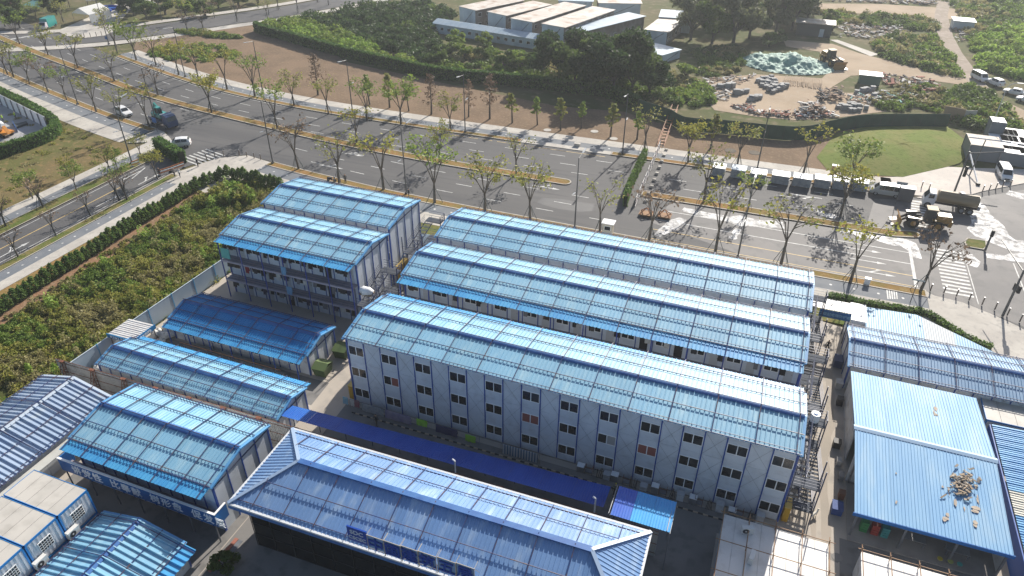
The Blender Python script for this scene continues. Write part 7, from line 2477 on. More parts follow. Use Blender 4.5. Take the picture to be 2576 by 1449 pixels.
def person(label, loc, rz, m, stride=.16, arm=.1, reach=None, sc=1.0):
    V = []; E = []; Rd = []

    def v(p, r, par=None):
        V.append(p); Rd.append(r)
        if par is not None: E.append((par, len(V) - 1))
        return len(V) - 1
    pel = v((0, 0, .95), (.15, .11)); wai = v((0, 0, 1.12), (.135, .10), pel); che = v((0, 0, 1.33), (.17, .115), wai)
    nk = v((0, 0, 1.47), .06, che); hd = v((.015, 0, 1.58), .085, nk); hd2 = v((.01, 0, 1.70), .075, hd)
    v((.10, 0, 1.60), .022, hd)                          # nose
    for s_ in (-1, 1):
        st = stride * s_
        hip = v((0, s_ * .10, .90), .095, pel); kn = v((st * .55, s_ * .10, .50), .065, hip); an = v((st * .6 - .05, s_ * .10, .09), .045, kn); v((st * .6 + .13, s_ * .11, .045), .04, an)
        sh = v((0, s_ * .20, 1.40), .06, che)
        if reach and s_ > 0:
            el = v((.18, s_ * .24, 1.22), .042, sh); wr = v((.40, s_ * .20, 1.25), .032, el); d = (1, 0)
        else:
            el = v((-.03 - st * arm * 2, s_ * .27, 1.12), .042, sh); wr = v((.05 - st * .5, s_ * .27, .88), .03, el); d = (0, -1)
        w = Vector(V[wr]); dv = Vector((d[0], 0, d[1]))
        pm_ = v(tuple(w + dv * .06), .032, wr)
        for k, L in enumerate((.075, .085, .08, .06)):
            q = w + dv * .09 + Vector((0.0, 0, 0)) + Vector((-.03 + k * .02 if d[0] == 0 else 0, 0, 0 if d[0] == 0 else -.03 + k * .02))
            f = v(tuple(q), .009, pm_); v(tuple(q + dv * L + Vector((.012, 0, 0))), .008, f)
        th = v(tuple(w + dv * .05 + Vector((.035, 0, .0))), .01, pm_); v(tuple(w + dv * .09 + Vector((.05, 0, 0))), .009, th)
    o = skin_obj('person', V, E, Rd, m)
    o.location = loc; o.rotation_euler = (0, 0, rz); o.scale = (sc,) * 3
    return tag(o, label, 'person')


C_dark = cloth('dark_clothes', (.03, .035, .04), (.025, .025, .03)); C_white = cloth('white_shirt', (.6, .6, .6), (.05, .06, .09)); C_grey = cloth('grey_shirt', (.22, .2, .2), (.05, .05, .06)); C_vest = cloth('green_vest', (.35, .55, .05), (.07, .08, .10), helmet=(.6, .6, .6)); C_yh = cloth('work_jacket', (.10, .14, .10), (.04, .05, .05), helmet=(.65, .65, .05)); C_blue = cloth('blue_jacket', (.08, .10, .16), (.03, .03, .04))
for (c, r, x, y, rz, m_, st, lab) in ((0, 0, 1497, 1262, 1.2, C_dark, .2, 'person in dark clothes walking past the zebra crossing'),
                                     (0, 0, 1362, 1342, 1.9, C_white, .25, 'person in a white shirt walking beside another at the side street'),
                                     (0, 0, 1322, 1338, 2.0, C_grey, .2, 'person in a grey shirt walking beside the white-shirted one'),
                                     (0, 0, 1210, 1335, 2.5, C_dark, .05, 'person in dark clothes standing under the leafy side street tree'),
                                     (0, 0, 30, 925, 0.5, C_vest, .1, 'worker in a yellow green vest standing in the walled site'),
                                     (0, 0, 125, 905, 0.5, C_vest, .1, 'worker in a yellow green vest half hidden behind the site wall'),
                                     (1, 1, 511, 45, 1.0, C_dark, .1, 'person in dark clothes on the boulevard pavement behind the short block'),
                                     (1, 1, 2040, 290, 2.5, C_blue, .1, 'person standing behind the tiny cream booth'),
                                     (2, 1, 1082, 1205, 1.7, C_dark, .1, 'person in dark clothes walking down the alley by the gate'),
                                     (1, 2, 2063, 845, 2.0, C_yh, .1, 'worker with a yellow helmet at the end of the ultramarine canopy'),
                                     (1, 2, 268, 320, 1.5, C_dark, .2, 'person in dark clothes passing the quilts on the clothesline'),
                                     (0, 0, 2610, 1385, 2.0, C_dark, .1, 'person beside the parked scooter')):
    q = T(c, r, x, y); person(lab, (q.x, q.y, .1 if r == 0 else .03), rz, m_, st)
# white dog in the alley
DV = [(0, 0, .38), (.28, 0, .40), (-.28, 0, .39), (.42, 0, .52), (.52, 0, .60), (.68, 0, .56), (-.48, 0, .46), (-.62, 0, .58)]
DE = [(0, 1), (0, 2), (1, 3), (3, 4), (4, 5), (2, 6), (6, 7)]; DR = [.13, .14, .11, .08, .075, .035, .03, .02]
for sx, x in ((1, .27), (-1, -.28)):
    for s_ in (-1, 1):
        b = len(DV); DV += [(x, s_ * .09, .28), (x + (.03 if sx < 0 else -.02), s_ * .09, .15), (x, s_ * .09, .02)]
        DE += [(1 if sx > 0 else 2, b), (b, b + 1), (b + 1, b + 2)]; DR += [.055, .032, .03]
for s_ in (-1, 1):
    DV.append((.49, s_ * .05, .69)); DE.append((4, len(DV) - 1)); DR.append(.02)
o = skin_obj('dog', DV, DE, DR, mat('white_fur', (.7, .66, .58), None, rough=.9)); q = T(2, 2, 985, 1000)
o.location = (q.x, q.y, .03); o.rotation_euler = (0, 0, R_(55)); tag(o, 'white dog standing on the sunlit concrete of the alley', 'dog')
# ------------------------------------------------------------------ camp clutter
# guard pavilion by the boundary fence
q = Vector((-64.6, 46.4, 0))
t = thing('rest_pavilion', 'small pavilion with white ribbed roof and blue lettered edge by the boundary fence', 'pavilion', q)
for i in range(5):
    me = rib_sheet(.62, 3.8, .12, pitch=.31, h=.04); me.materials.append(mat('white_sheet', (.66, .65, .63), None))
    o = inst('roof_sheet', me, t, (-2.1, 1.55 - i * .63, 2.95)); o.rotation_euler = (0, 0, -math.pi / 2)
MB().box(q.x - 2.2, q.y - 1.75, 2.55, q.x + 1.8, q.y - 1.65, 3.05).build('edge_board', mat('sign_teal', (.01, .16, .36), None), t)
eb = MB().box(q.x + 1.75, q.y - 1.65, 2.6, q.x + 1.85, q.y + 1.6, 3.15).build('edge_board', MATS['sign_teal'], t)
for (body, loc, rot) in (('安全施工 质量一流', (-.2, -1.77, 2.66), (math.pi / 2, 0, 0)), ('安全讲评台', (1.87, 0, 2.72), (math.pi / 2, 0, math.pi / 2))):
    me = text_mesh(body, .36, .008, .003); me.materials.append(signl)
    o = link('lettering', me, t, loc); o.rotation_euler = rot
for sx in (-2.0, 1.6):
    for sy in (-1.5, 1.4):
        MB().box(q.x + sx - .05, q.y + sy - .05, 0, q.x + sx + .05, q.y + sy + .05, 2.9).build('pavilion_post', M_steel, t)
MB().box(q.x + 1.7, q.y - 1.2, .7, q.x + 1.76, q.y - .1, 2.1).build('notice_board', mat('notice', (.5, .55, .6), (.05, .25, .55), 1.2, rough=.4), t)
MB().box(q.x + 1.7, q.y + .1, .9, q.x + 1.76, q.y + 1.2, 2.2).build('notice_board', M_paneb, t)
MB().box(q.x - 1.6, q.y - 1.0, .4, q.x + 1.2, q.y - .6, .48).build('bench', mat('red_bench', (.25, .05, .05), None), t)

# white sacks
def sack(label):
    t = thing('white_sack', label, 'sack')
    mb = MB().sphere((0, 0, .3), .5, .42, .32, 10, 6, .12)
    mb.build('bag', mat('sack_cloth', (.66, .65, .62), (.58, .57, .54), 1.5, rough=.8), t, True)
    MB().taper(.0, 0, .55, .75, .2, .2, .1, .1, .1).build('tied_neck', mat('sack_cloth', (.66, .65, .62), None), t)
    return Proto(t)


SK = [sack('') for _ in range(3)]
k = 0
for cx, cy, n_, rr, lab in ((-63.3, 51.2, 16, 1.5, 'white sack in the heap beside the low deep blue roof'), (-64.0, 49.2, 12, 1.3, 'white sack in the heap next to the rest pavilion'), (-64.6, 43.0, 9, .9, 'white sack wedged between the boundary fence and the pale shed'), (-65.2, 41.2, 8, .8, 'white sack at the corner of the boundary fence and the grey fence')):
    for i in range(n_):
        a = random.uniform(0, 6.28); r = rr * math.sqrt(random.random())
        SK[k % 3].put((cx + r * math.cos(a), cy + r * math.sin(a) * 1.1, .9 * max(0, 1 - r / rr) * random.random() * 1.2), a, random.uniform(.8, 1.25), lab, lab.split(' in ')[-1] if ' in ' in lab else lab); k += 1

# green dumpsters beside the low house
t = thing('dumpster', '', 'dumpster')
MB().taper(0, 0, .15, 1.25, 1.3, 1.5, 1.6, 1.9).build('bin', mat('dumpster_green', (.05, .09, .03), (.07, .11, .04), 1, rough=.6), t)
MB().add([(-.85, -1, 1.27), (.85, -1, 1.27), (.85, 0, 1.62), (-.85, 0, 1.62), (.85, 1, 1.27), (-.85, 1, 1.27)], [(0, 1, 2, 3), (3, 2, 4, 5)]).build('lid', mat('dumpster_lid', (.12, .17, .06), None, rough=.5), t)
for sx in (-.6, .6):
    MB().wheel(sx, -.6, .1, .1, .1).build('wheel', M_tyre, t)
DU = Proto(t)
DU.put((-41.6, 54.2, .02), .1, 1.0, 'green dumpster near the wall end of the low deep blue roof')
DU.put((-41.9, 50.6, .02), .05, 1.0, 'green dumpster standing in shade by the low house gable')

# yellow cabinets and fire boxes at the gable ends
for i, (x, y, lab) in enumerate(((-42.9, 70.6, 'yellow panel against the gable of the short block by the boulevard'), (8.3, 48.2, 'yellow gas cabinet at the alley corner of the plain long block'), (-36.6, 48.2, 'yellow cabinet at the far corner of the plain long block'))):
    t = thing('yellow_cabinet', lab, 'cabinet', (x, y, 0))
    MB().box(x - .25, y - (.2 if i else 0), 0.1, x + .25, y + (1.0 if i else 2.2), 1.9 if i else 2.6).build('body', M_yellow, t)
    MB().box(x - .3, y - .25, 1.9 if i else 2.6, x + .3, y + (1.05 if i else 2.25), 1.96 if i else 2.68).build('lid', mat('yellow_lid', (.6, .42, .12), None), t)

# quilts and washing on a line in front of the plain long wall
t = thing('clothesline', 'long clothesline rail along the striped board', 'clothesline', (-30, 46.7, 0))
MB().tube((-36, 46.8, 1.25), (-18, 46.7, 1.25), .02, 5).build('rail', M_steel, t)
for x in np.arange(-36, -17.9, 3):
    MB().tube((x, 46.75, 0), (x, 46.75, 1.27), .025, 5).build('rail_post', M_steel, t)


def hang(name, label, x, y, z, w, h, m_, group=None, cat='laundry', rz=0):
    """a cloth hung over a line: folded sheet with soft waves"""
    n = 8; vs = []; fs = []
    for s_ in (-1, 1):
        for i in range(n + 1):
            u = i / n - .5
            wv = .04 * math.sin(i * 1.9 + x)
            vs.append((u * w, s_ * .03 + wv * .3, 0)); vs.append((u * w * (1 + .04 * math.sin(i)), s_ * (.10 + wv), -h * (1 if s_ < 0 else .7)))
    k = 2 * (n + 1)
    for s_ in (0, 1):
        for i in range(n):
            a = s_ * k + 2 * i
            fs.append((a, a + 2, a + 3, a + 1) if s_ == 0 else (a, a + 1, a + 3, a + 2))
    for i in range(n): fs.append((2 * i, k + 2 * i, k + 2 * i + 2, 2 * i + 2))
    o = MB().add(vs, fs).build(name, m_)
    o.location = (x, y, z); o.rotation_euler = (0, 0, rz)
    return tag(o, label, cat, group)


def stripes(name, c1, c2, sc=6):
    m = bpy.data.materials.new(name); m.use_nodes = True
    n, l = m.node_tree.nodes, m.node_tree.links
    w = n.new('ShaderNodeTexWave'); w.inputs['Scale'].default_value = sc
    tc = n.new('ShaderNodeTexCoord'); l.new(tc.outputs['Object'], w.inputs['Vector'])
    cr = n.new('ShaderNodeValToRGB'); cr.color_ramp.interpolation = 'CONSTANT'; cr.color_ramp.elements[0].color = (*c1, 1); cr.color_ramp.elements[1].color = (*c2, 1); cr.color_ramp.elements[1].position = .5
    l.new(w.outputs['Color'], cr.inputs[0]); l.new(cr.outputs[0], n['Principled BSDF'].inputs['Base Color'])
    n['Principled BSDF'].inputs['Roughness'].default_value = .9
    return m


hang('quilt', 'grey floral quilt on the clothesline by the corner of the plain long block', -33.2, 46.75, 1.27, 2.6, 1.0, mat('quilt_grey', (.32, .34, .36), (.22, .25, .28), 3))
hang('quilt', 'purple grey quilt on the clothesline', -30.2, 46.75, 1.27, 3.0, 1.05, mat('quilt_purple', (.24, .21, .33), (.32, .28, .36), 2))
hang('quilt', 'blue and white striped quilt hung below the plain wall', -16.6, 46.6, 1.3, 3.6, 1.15, stripes('striped_cloth', (.45, .47, .48), (.10, .16, .24), 1.1))
for x in (-18.6, -14.6):
    o = MB().tube((x, 46.6, 0), (x, 46.6, 1.3), .03, 5).build('line_post', M_steel); tag(o, 'thin post of the drying line, ' + ('nearer the clothesline rail' if x < -17 else 'past the striped quilt'), 'post')
o = MB().tube((-18.6, 46.6, 1.28), (-14.6, 46.6, 1.28), .02, 5).build('drying_line', M_steel); tag(o, 'thin rail carrying the blue and white striped quilt', 'rail')
hang('towel', 'lime green towel on the clothesline, closer to the quilts', -27.4, 46.7, 1.35, 1.2, .8, mat('lime_cloth', (.30, .60, .05), None, rough=.9))
hang('towel', 'lime green towel drooping by the end of the clothesline', -21.9, 46.6, 1.2, 1.1, .8, mat('lime_cloth', (.30, .60, .05), None))
hang('towel', 'navy blanket on the clothesline between the lime towels', -24.6, 46.7, 1.27, 2.4, .9, mat('navy_cloth', (.03, .04, .12), None))
for i, (x, c, nm) in enumerate(((-36.6, (.25, .45, .55), 'pale blue'), (-35.8, (.55, .54, .5), 'white'), (-35.2, (.28, .12, .14), 'maroon'))):
    hang('garment', nm + ' garment at the corner end of the clothesline', x, 46.9, 1.27, .6, .9, mat('garment_' + nm.replace(' ', '_'), c, None, rough=.9))

# laundry on the galleries of the short block
cols = [('black', (.015, .015, .018)), ('charcoal', (.04, .04, .045)), ('navy', (.02, .03, .08)), ('dark brown', (.06, .04, .03)), ('grey', (.18, .18, .19)), ('white', (.5, .5, .5)), ('red', (.30, .03, .04)), ('teal', (.08, .30, .30))]
for fl in range(3):
    zt = fl * 2.85 + 2.15
    for i in range(15):
        x = -61.6 + i * 1.28 + random.uniform(-.35, .35)
        nm, c = random.choices(cols, [6, 6, 5, 3, 3, 2, 1, .6])[0]
        hang('garment', nm + f' garment hung under the {("ground floor ceiling", "middle gallery", "top gallery")[fl]} of the short block', x, 60.1, zt + random.uniform(-.1, .2), random.uniform(.45, .8), random.uniform(.6, 1.0), mat('garment_' + nm.replace(' ', '_'), c, None, rough=.9), 'laundry of the short block, ' + nm)
hang('towel', 'big turquoise bath towel at the corner of the top gallery', -61.0, 59.4, 7.6, 1.3, 1.4, mat('turquoise_cloth', (.12, .42, .38), None, rough=.9))
hang('towel', 'pale blue towel over the middle of the top gallery rail', -52.3, 59.3, 6.9, .7, 1.1, mat('sky_cloth', (.15, .32, .48), None, rough=.9))
hang('towel', 'pale blue towel over the lower gallery rail', -52.0, 59.3, 4.05, .8, 1.1, mat('sky_cloth', (.15, .32, .48), None))
for i in range(16):
    x = -35 + i * 2.72 + random.uniform(-.5, .5)
    nm, c = random.choices(cols, [6, 5, 4, 3, 3, 2, .5, .2])[0]
    hang('garment', nm + ' garment hung along the top gallery of the middle long block', x, 60.3, 7.75, random.uniform(.4, .7), random.uniform(.5, .9), mat('garment_' + nm.replace(' ', '_'), c, None, rough=.9), 'laundry of the middle long block, ' + nm)

# parked bikes and boxes along the foot of the plain wall
for i in range(20):
    x = -10.5 + i * .88 + random.uniform(-.2, .2)
    k = i % 4
    lab = ('grey storage box', 'rusty red trolley frame', 'dark bundle of tools', 'pale cupboard')[k] + ' at the foot of the plain long wall'
    t = thing(('storage_box', 'trolley_frame', 'tool_bundle', 'cupboard')[k], lab, ('box', 'trolley', 'tools', 'cupboard')[k], (x, 47.3, 0), group='clutter along the plain wall: ' + ('boxes', 'trolleys', 'bundles', 'cupboards')[k])
    if k == 1:
        mb = MB()
        for sx in (-.35, .35):
            mb.tube((x + sx, 47.0, 0), (x + sx, 47.0, .9), .025, 4); mb.tube((x + sx, 47.5, 0), (x + sx, 47.5, .9), .025, 4); mb.tube((x + sx, 47.0, .9), (x + sx, 47.5, .9), .025, 4)
        mb.tube((x - .35, 47.0, .9), (x + .35, 47.0, .9), .025, 4)
        mb.build('frame', M_rust, t)
        MB().box(x - .36, 46.98, .3, x + .36, 47.52, .35).build('shelf', M_steel, t)
    elif k == 2:
        for j in range(5):
            MB().tube((x - .3 + j * .13, 46.9, .05), (x - .3 + j * .13 + random.uniform(-.2, .2), 47.5, random.uniform(.5, 1.0)), .04, 4).build('tool', M_barkd, t)
    else:
        hgt = random.uniform(.5, 1.0)
        MB().box(x - .32, 46.95, .04, x + .32, 47.5, hgt).build('body', M_steel if k == 0 else M_wallg, t)
        MB().box(x - .35, 46.92, hgt, x + .35, 47.53, hgt + .05).build('lid', M_frame if k == 0 else M_door, t)

# alley clutter along the canteen wall
for i, (x, y, w, d, h, m_, lab) in enumerate(((12.8, 73.5, .9, 1.4, 1.0, mat('navy_tub', (.02, .05, .14), None), 'navy tub on a trolley in the alley'), (12.9, 69.3, .7, .9, .9, mat('scuffed_white', (.46, .46, .45), (.36, .36, .35), 2.0, rough=.6), 'scuffed white freezer chest in the alley'), (13.0, 66.4, .6, .7, .9, MATS['fan_black'], 'black gas cupboard in the alley'), (12.7, 59.6, .7, .7, .8, M_black, 'black bin against the canteen wall'), (12.9, 57.2, .4, .6, .6, MATS['scuffed_white'] if 'scuffed_white' in MATS else mat('scuffed_white', (.46, .46, .45), (.36, .36, .35), 2.0, rough=.6), 'small white cupboard against the canteen wall'), (13.1, 55.3, .45, .7, .6, M_steel, 'grey box against the canteen corner'), (13.1, 52.8, .5, .6, .8, M_rust, 'rusty box by the open canteen front'), (12.7, 51.0, .9, 1.1, .8, mat('blue_barrel', (.02, .06, .22), None), 'blue tank by the open canteen front'))):
    t = thing('alley_box', lab, 'box', (x, y, 0))
    MB().box(x - w / 2, y - d / 2, .05, x + w / 2, y + d / 2, h).build('body', m_, t)
    MB().box(x - w / 2 - .03, y - d / 2 - .03, h, x + w / 2 + .03, y + d / 2 + .03, h + .05).build('lid', m_, t)
    for sx in (-1, 1):
        MB().box(x + sx * w * .4 - .04, y - d * .4, 0, x + sx * w * .4 + .04, y + d * .4, .05).build('foot', M_black, t)
# objects under the open canteen front
for i, (x, lab, c) in enumerate(((14.9, 'green plastic crate stack', (.05, .22, .08)), (15.8, 'red plastic crate stack', (.32, .05, .04)), (16.6, 'teal plastic crate stack', (.05, .25, .25)))):
    t = thing('crate_stack', lab + ' under the open canteen front', 'crates', (x, 49.6, .12))
    for k in range(4):
        MB().box(x - .3, 49.3, .13 + k * .3, x + .3, 49.9, .13 + k * .3 + .27).build('crate', mat('crate_' + lab.split()[0], c, None, rough=.5), t)
for i, x in enumerate((18.9, 22.3)):
    t = thing('canteen_table', 'long steel table under the canteen roof, ' + ('beside the crates' if i == 0 else 'by the round stools'), 'table', (x, 49.6, .12))
    MB().box(x - .9, 49.2, .85, x + .9, 50.0, .9).build('table_top', M_rim, t)
    for sx in (-.8, .8):
        for sy in (-.3, .3):
            MB().box(x + sx - .03, 49.6 + sy - .03, .12, x + sx + .03, 49.6 + sy + .03, .85).build('leg', M_steel, t)
for i, (x, c, nm) in enumerate(((20.9, (.5, .40, .05), 'yellow'), (21.7, (.4, .42, .12), 'lime'), (22.4, (.08, .35, .30), 'teal'))):
    t = thing('round_stool', nm + ' round stool in front of the canteen table', 'stool', (x, 48.4, .12))
    MB().tube((x, 48.4, .5), (x, 48.4, .55), .22, 12).build('seat', mat('stool_' + nm, c, None, rough=.4), t)
    for a in range(3):
        MB().tube((x + .15 * math.cos(a * 2.1), 48.4 + .15 * math.sin(a * 2.1), .12), (x, 48.4, .5), .02, 4).build('leg', M_steel, t)

# debris and patches on the canteen roof
def roof_z(y): return 4.25 - abs(y - 58.25) * .0846 + .06


pos = [T(2, 2, 2110 + random.gauss(0, 52), 765 + random.gauss(0, 48), 3.9) for _ in range(110)]
mb = MB()
for p in pos:
    a = random.uniform(0, 3.14); L = Vector((math.cos(a), math.sin(a), random.uniform(-.1, .25))) * random.uniform(.06, .34)
    mb.cur = random.randrange(3)
    c = Vector((p.x, p.y, roof_z(p.y) + random.uniform(.02, .28)))
    mb.bar(c - L, c + L, random.uniform(.05, .22), random.uniform(.02, .06))
o = mb.build('roof_debris', [mat('debris_tan', (.34, .26, .18), None, rough=.9), mat('debris_grey', (.24, .21, .18), None, rough=.9), mat('debris_pale', (.45, .38, .30), None, rough=.9)])
tag(o, 'heap of broken boards and foam lying on the big canteen roof', 'debris', kind='stuff')
M_strn = mat('roof_stain', (.46, .37, .28), (.38, .32, .26), 1.2, rough=.8)
mb = MB()
for (x, y, w, h) in ((1610, 672, 10, 30), (1620, 872, 12, 30), (1998, 985, 40, 70), (2215, 940, 60, 45), (2215, 1030, 28, 70), (2010, 800, 12, 60), (2065, 880, 20, 90), (1965, 770, 14, 25), (2130, 920, 12, 60), (1905, 200, 30, 90), (2230, 870, 14, 90)):
    for k in range(3):
        a = T(2, 2, x + random.uniform(-w, w) * .4, y + random.uniform(-h, h) * .3, 3.95)
        z = roof_z(a.y) + .004 + k * .003
        sx, sy = w / 130 * random.uniform(.4, .9), h / 150 * random.uniform(.4, .8)
        n_ = 9
        mb.poly([(a.x + sx * math.cos(i * 2 * math.pi / n_) * random.uniform(.6, 1.2), a.y + sy * math.sin(i * 2 * math.pi / n_) * random.uniform(.6, 1.2), z) for i in range(n_)])
o = mb.build('roof_scraps', M_strn); tag(o, 'torn tan scraps of sheet stuck to the big canteen roof', 'scraps', kind='stuff')

# planter, bush and path by the hall
q = T(0, 2, 1700, 1390)
SML[0].put((q.x, q.y, 0), 0, .42, 'clipped dark bush in the corner between hall and office')
t = thing('red_kerb', 'thin red kerb line leading between the hall and the office', 'kerb', T(0, 2, 1720, 1240))
MB().bar(T(0, 2, 1580, 1420) + Vector((0, 0, .06)), T(0, 2, 1790, 1170) + Vector((0, 0, .06)), .35, .12).build('kerb_top', mat('red_kerb', (.34, .13, .09), None, rough=.8), t)
MB().bar(T(0, 2, 1610, 1430) + Vector((0, 0, .03)), T(0, 2, 1815, 1180) + Vector((0, 0, .03)), .5, .06).build('drain_grate', M_steel, t)
# vent pipes rising by the ultramarine canopy
for (x, y, lab) in ((862, 680, 'beside the long run of ultramarine canopy'), (1910, 965, 'near the bright end of the canopy')):
    q = T(1, 2, x, y, 2.9)
    t = thing('vent_pipe', 'white bent vent pipe ' + lab, 'pipe', (q.x, q.y, 0))
    MB().tube((q.x, q.y, 0), (q.x, q.y, 4.6), .07, 7).build('riser', M_frame, t)
    MB().tube((q.x, q.y, 4.6), (q.x - .25, q.y, 4.75), .08, 7).build('hood', M_frame, t)
# water tank on the landing and shaded ground furniture near the office
for (x, y, z, lab) in ((9.4, 56.0, 5.72, 'white round water barrel on the upper stair landing of the plain long block'),):
    t = thing('water_barrel', lab, 'barrel', (x, y, z))
    MB().tube((x, y, z), (x, y, z + .9), .42, 14).build('barrel', M_frame, t)
    MB().tube((x, y, z + .9), (x, y, z + .98), .2, 10).build('cap', M_contb, t)
t = thing('white_tarp', 'white tarpaulin bundle on the stair landing of the laundry block', 'tarpaulin', (-40.8, 59.4, 5.72))
MB().sphere((-40.8, 59.4, 6.1), .9, .6, .5, 10, 6, .2).build('cloth', M_frame, t, True)
MB().box(-41.5, 58.9, 5.72, -40.0, 59.9, 5.85).build('pallet', MATS['pallet_wood'], t)
# ------------------------------------------------------------------ small street furniture
def disc(name, label, p, r, m_, z, cat, group=None):
    o = MB().prism([(p.x + r * math.cos(k * math.pi / 7), p.y + r * math.sin(k * math.pi / 7)) for k in range(14)], z, z + .03).build(name, m_, None, loc=(p.x, p.y, 0))
    return tag(o, label, cat, group)


for (c, r, x, y, lab) in ((1, 0, 1555, 985, 'nearest the cone trees'), (1, 0, 1910, 995, 'beside the shaded young trees'), (1, 0, 2055, 1050, 'nearest the orange stair ramp')):
    disc('manhole_cover', 'pale round manhole cover on the edge of the brown plot ' + lab, T(c, r, x, y), .8, M_walk, .1, 'manhole cover')
for (x, y, lab) in ((360, 1140, 'closer to the orange stair ramp'), (540, 1155, 'closer to the lawn')):
    disc('tree_pit', 'dark round planting pit in the brown plot ' + lab, T(2, 0, x, y), 1.1, M_pit, .08, 'pit')  # flat dark disc drawn for a dug hole
for (c, r, x, y, lab) in ((2, 2, 1165, 1310, 'in the sunlit alley across from the open canteen'), (2, 2, 140, 1170, 'in the shaded yard beside the tubed cabin'), (1, 2, 1700, 720, 'in the shaded lane below the plain long wall')):
    disc('manhole_cover', 'grey round manhole cover ' + lab, T(c, r, x, y), .45, mat('manhole_grey', (.20, .19, .18), None, rough=.8), .025, 'manhole cover')
for (c, r, x, y, w, d, h, m_, lab, cat) in ((2, 0, 1135, 1320, 1.0, .6, 1.7, mat('orange_box', (.50, .30, .10), None, rough=.6), 'orange service cabinet on the pavement beside the lawn', 'cabinet'),
                                        (2, 1, 1670, 60, 2.2, 1.4, 2.2, mat('dark_box', (.10, .10, .105), None, rough=.6), 'dark grey equipment cabinet beside the silver people carrier', 'cabinet'),
                                        (2, 1, 1385, 700, .7, .5, .9, M_white, 'small white cabinet in the planting strip by the stop line', 'cabinet'),
                                        (1, 0, 1780, 1105, 1.1, .7, .5, M_walk, 'low grey box on the pavement facing the median tip', 'box')):
    p = T(c, r, x, y)
    t = thing('street_cabinet', lab, cat, (p.x, p.y, .1))
    MB().box(p.x - w / 2, p.y - d / 2, .1, p.x + w / 2, p.y + d / 2, .1 + h).build('body', m_, t)
    MB().box(p.x - w / 2 - .05, p.y - d / 2 - .05, .1 + h, p.x + w / 2 + .05, p.y + d / 2 + .05, .18 + h).build('top', M_frame if m_ is not M_walk else M_walk, t)
# round emblem on the gable of the short block by the boulevard
_z = min(np.arange(1, 9, .02), key=lambda z: abs(T(1, 1, 472, 500, z).x + 43.30))
p = T(1, 1, 472, 500, _z)
t = thing('gable_emblem', 'round blue and white emblem on the gable of the block by the boulevard', 'emblem', (-43.2, p.y, p.z))
MB().tube((-43.30, p.y, p.z), (-43.24, p.y, p.z), .75, 20).build('disc', M_cap, t)
MB().tube((-43.245, p.y, p.z), (-43.225, p.y, p.z), .58, 20).build('ring', M_frame, t)
MB().box(-43.23, p.y - .34, p.z - .05, -43.205, p.y + .34, p.z + .05).box(-43.23, p.y - .05, p.z - .36, -43.203, p.y + .05, p.z + .36).box(-43.23, p.y - .3, p.z + .2, -43.204, p.y + .3, p.z + .28).build('mark', M_cap, t)
# crowd barriers at the side street mouth
for i, (a, b, lab) in enumerate((((1200, 1330), (1290, 1300), 'next to the leafy tree'), ((1290, 1300), (1395, 1262), 'next to the thick hedge'), ((1000, 1262), (1055, 1245), 'beside the lamp on the corner'))):
    p, q = T(0, 0, *a), T(0, 0, *b)
    t = thing('traffic_barrier', 'low orange and white traffic barrier ' + lab, 'barrier', p)
    for k in range(3):
        MB().bar(p + Vector((0, 0, .45 + k * .28)), q + Vector((0, 0, .45 + k * .28)), .06, .16).build('rail', mat('barrier_orange', (.5, .18, .08), None) if k % 2 == 0 else M_frame, t)
    for e in (p, q):
        MB().box(e.x - .25, e.y - .25, .1, e.x + .25, e.y + .25, .2).build('foot', M_steel, t)
        MB().tube(e, e + Vector((0, 0, 1.1)), .04, 5).build('post', M_steel, t)
# paint on the near pavement and bike paths
mbk = MB()
for k in range(5):
    p = T(2, 1, 1535 + k * 17, 735)
    mbk.poly([(p.x, p.y - 2.6, .101), (p.x + .16, p.y - 2.6, .101), (p.x + .16, p.y, .101), (p.x, p.y, .101)])
o = mbk.build('path_stripes', M_paint); tag(o, 'short white stripes painted across the bike path near the crossing', 'markings', kind='stuff')
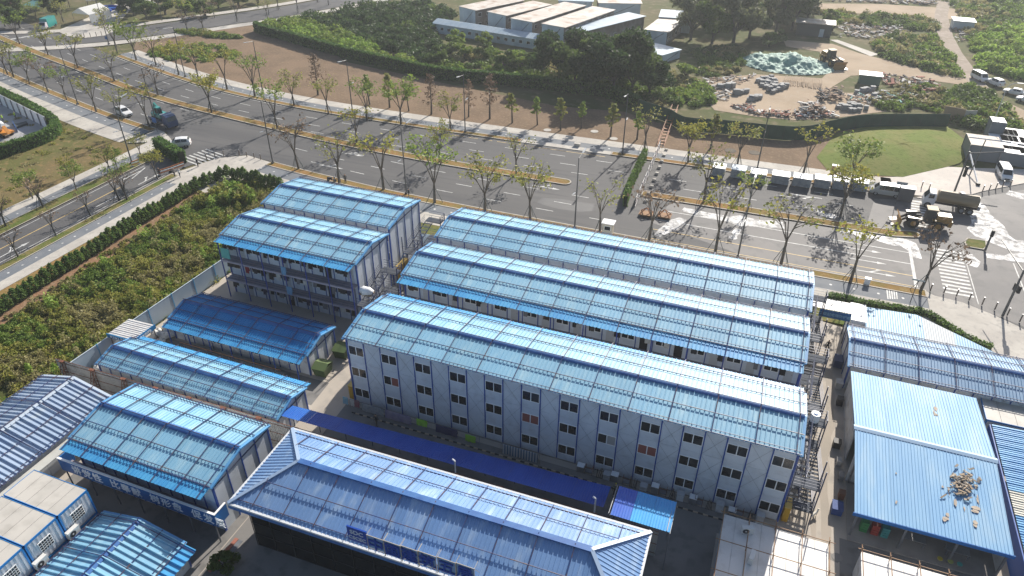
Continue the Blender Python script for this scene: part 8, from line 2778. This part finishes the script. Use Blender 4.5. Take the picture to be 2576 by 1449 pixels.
# worn dark tyre tracks and a patched trench in the alley
for pts, w in (([(11.9, 47), (11.6, 56), (12.1, 66), (11.7, 76)], .5), ([(10.9, 47), (10.5, 57), (10.9, 67)], .35)):
    tri_sheet('worn_track', blob([Vector((x, y, 0)) for x, y in pts], w, .3), .026, mat('worn_concrete', (.36, .31, .255), (.33, .29, .24), .4, rough=.85))
tri_sheet('concrete_patch', [(9.3, 46.0), (12.9, 45.2), (12.9, 45.9), (9.3, 46.8)], .03, mat('patched_concrete', (.27, .25, .225), (.23, .215, .20), .6, rough=.9))
# hoses, pallets and pipes in the dark yard beside the office
for k, (x, y, lab) in enumerate(((-.3, 36.5, 'near the fence end'), (.9, 38.4, 'near the tubed cabin'))):
    t = thing('hose_coil', 'black hose coil lying in the dark yard ' + lab, 'hose', (x, y, 0))
    mbk = MB(); pr = None
    for i in range(40):
        a = i * .45; r = .3 + i * .012
        p = Vector((x + r * math.cos(a), y + r * math.sin(a), .08 + (i % 9) * .012))
        if pr is not None: mbk.tube(pr, p, .04, 5)
        pr = p
    mbk.build('hose', M_black, t)
t = thing('ground_pipe', 'dark pipe lying across the yard beside the tubed cabin', 'pipe', (1, 37, 0))
MB().tube((-.8, 36.8, .12), (2.8, 35.4, .12), .09, 7).build('pipe', M_steel, t)
MB().tube((.9, 36.1, .12), (1.1, 36.05, .12), .13, 8).build('coupling', M_rust, t)

# ------------------------------------------------------------------ air: thin even haze
hz = MB().box(-1500, -200, -3, 1500, 1500, 58)
o = hz.build('haze', mat('haze_air', (1, 1, 1)))
hm = MATS['haze_air']; hm.node_tree.nodes.clear()
_v = hm.node_tree.nodes.new('ShaderNodeVolumePrincipled'); _o = hm.node_tree.nodes.new('ShaderNodeOutputMaterial')
_v.inputs['Color'].default_value = (.90, .95, 1.0, 1); _v.inputs['Density'].default_value = .0003; _v.inputs['Anisotropy'].default_value = .35
hm.node_tree.links.new(_v.outputs[0], _o.inputs['Volume'])
tag(o, 'thin pale daylight haze over the whole district', 'haze', kind='stuff')
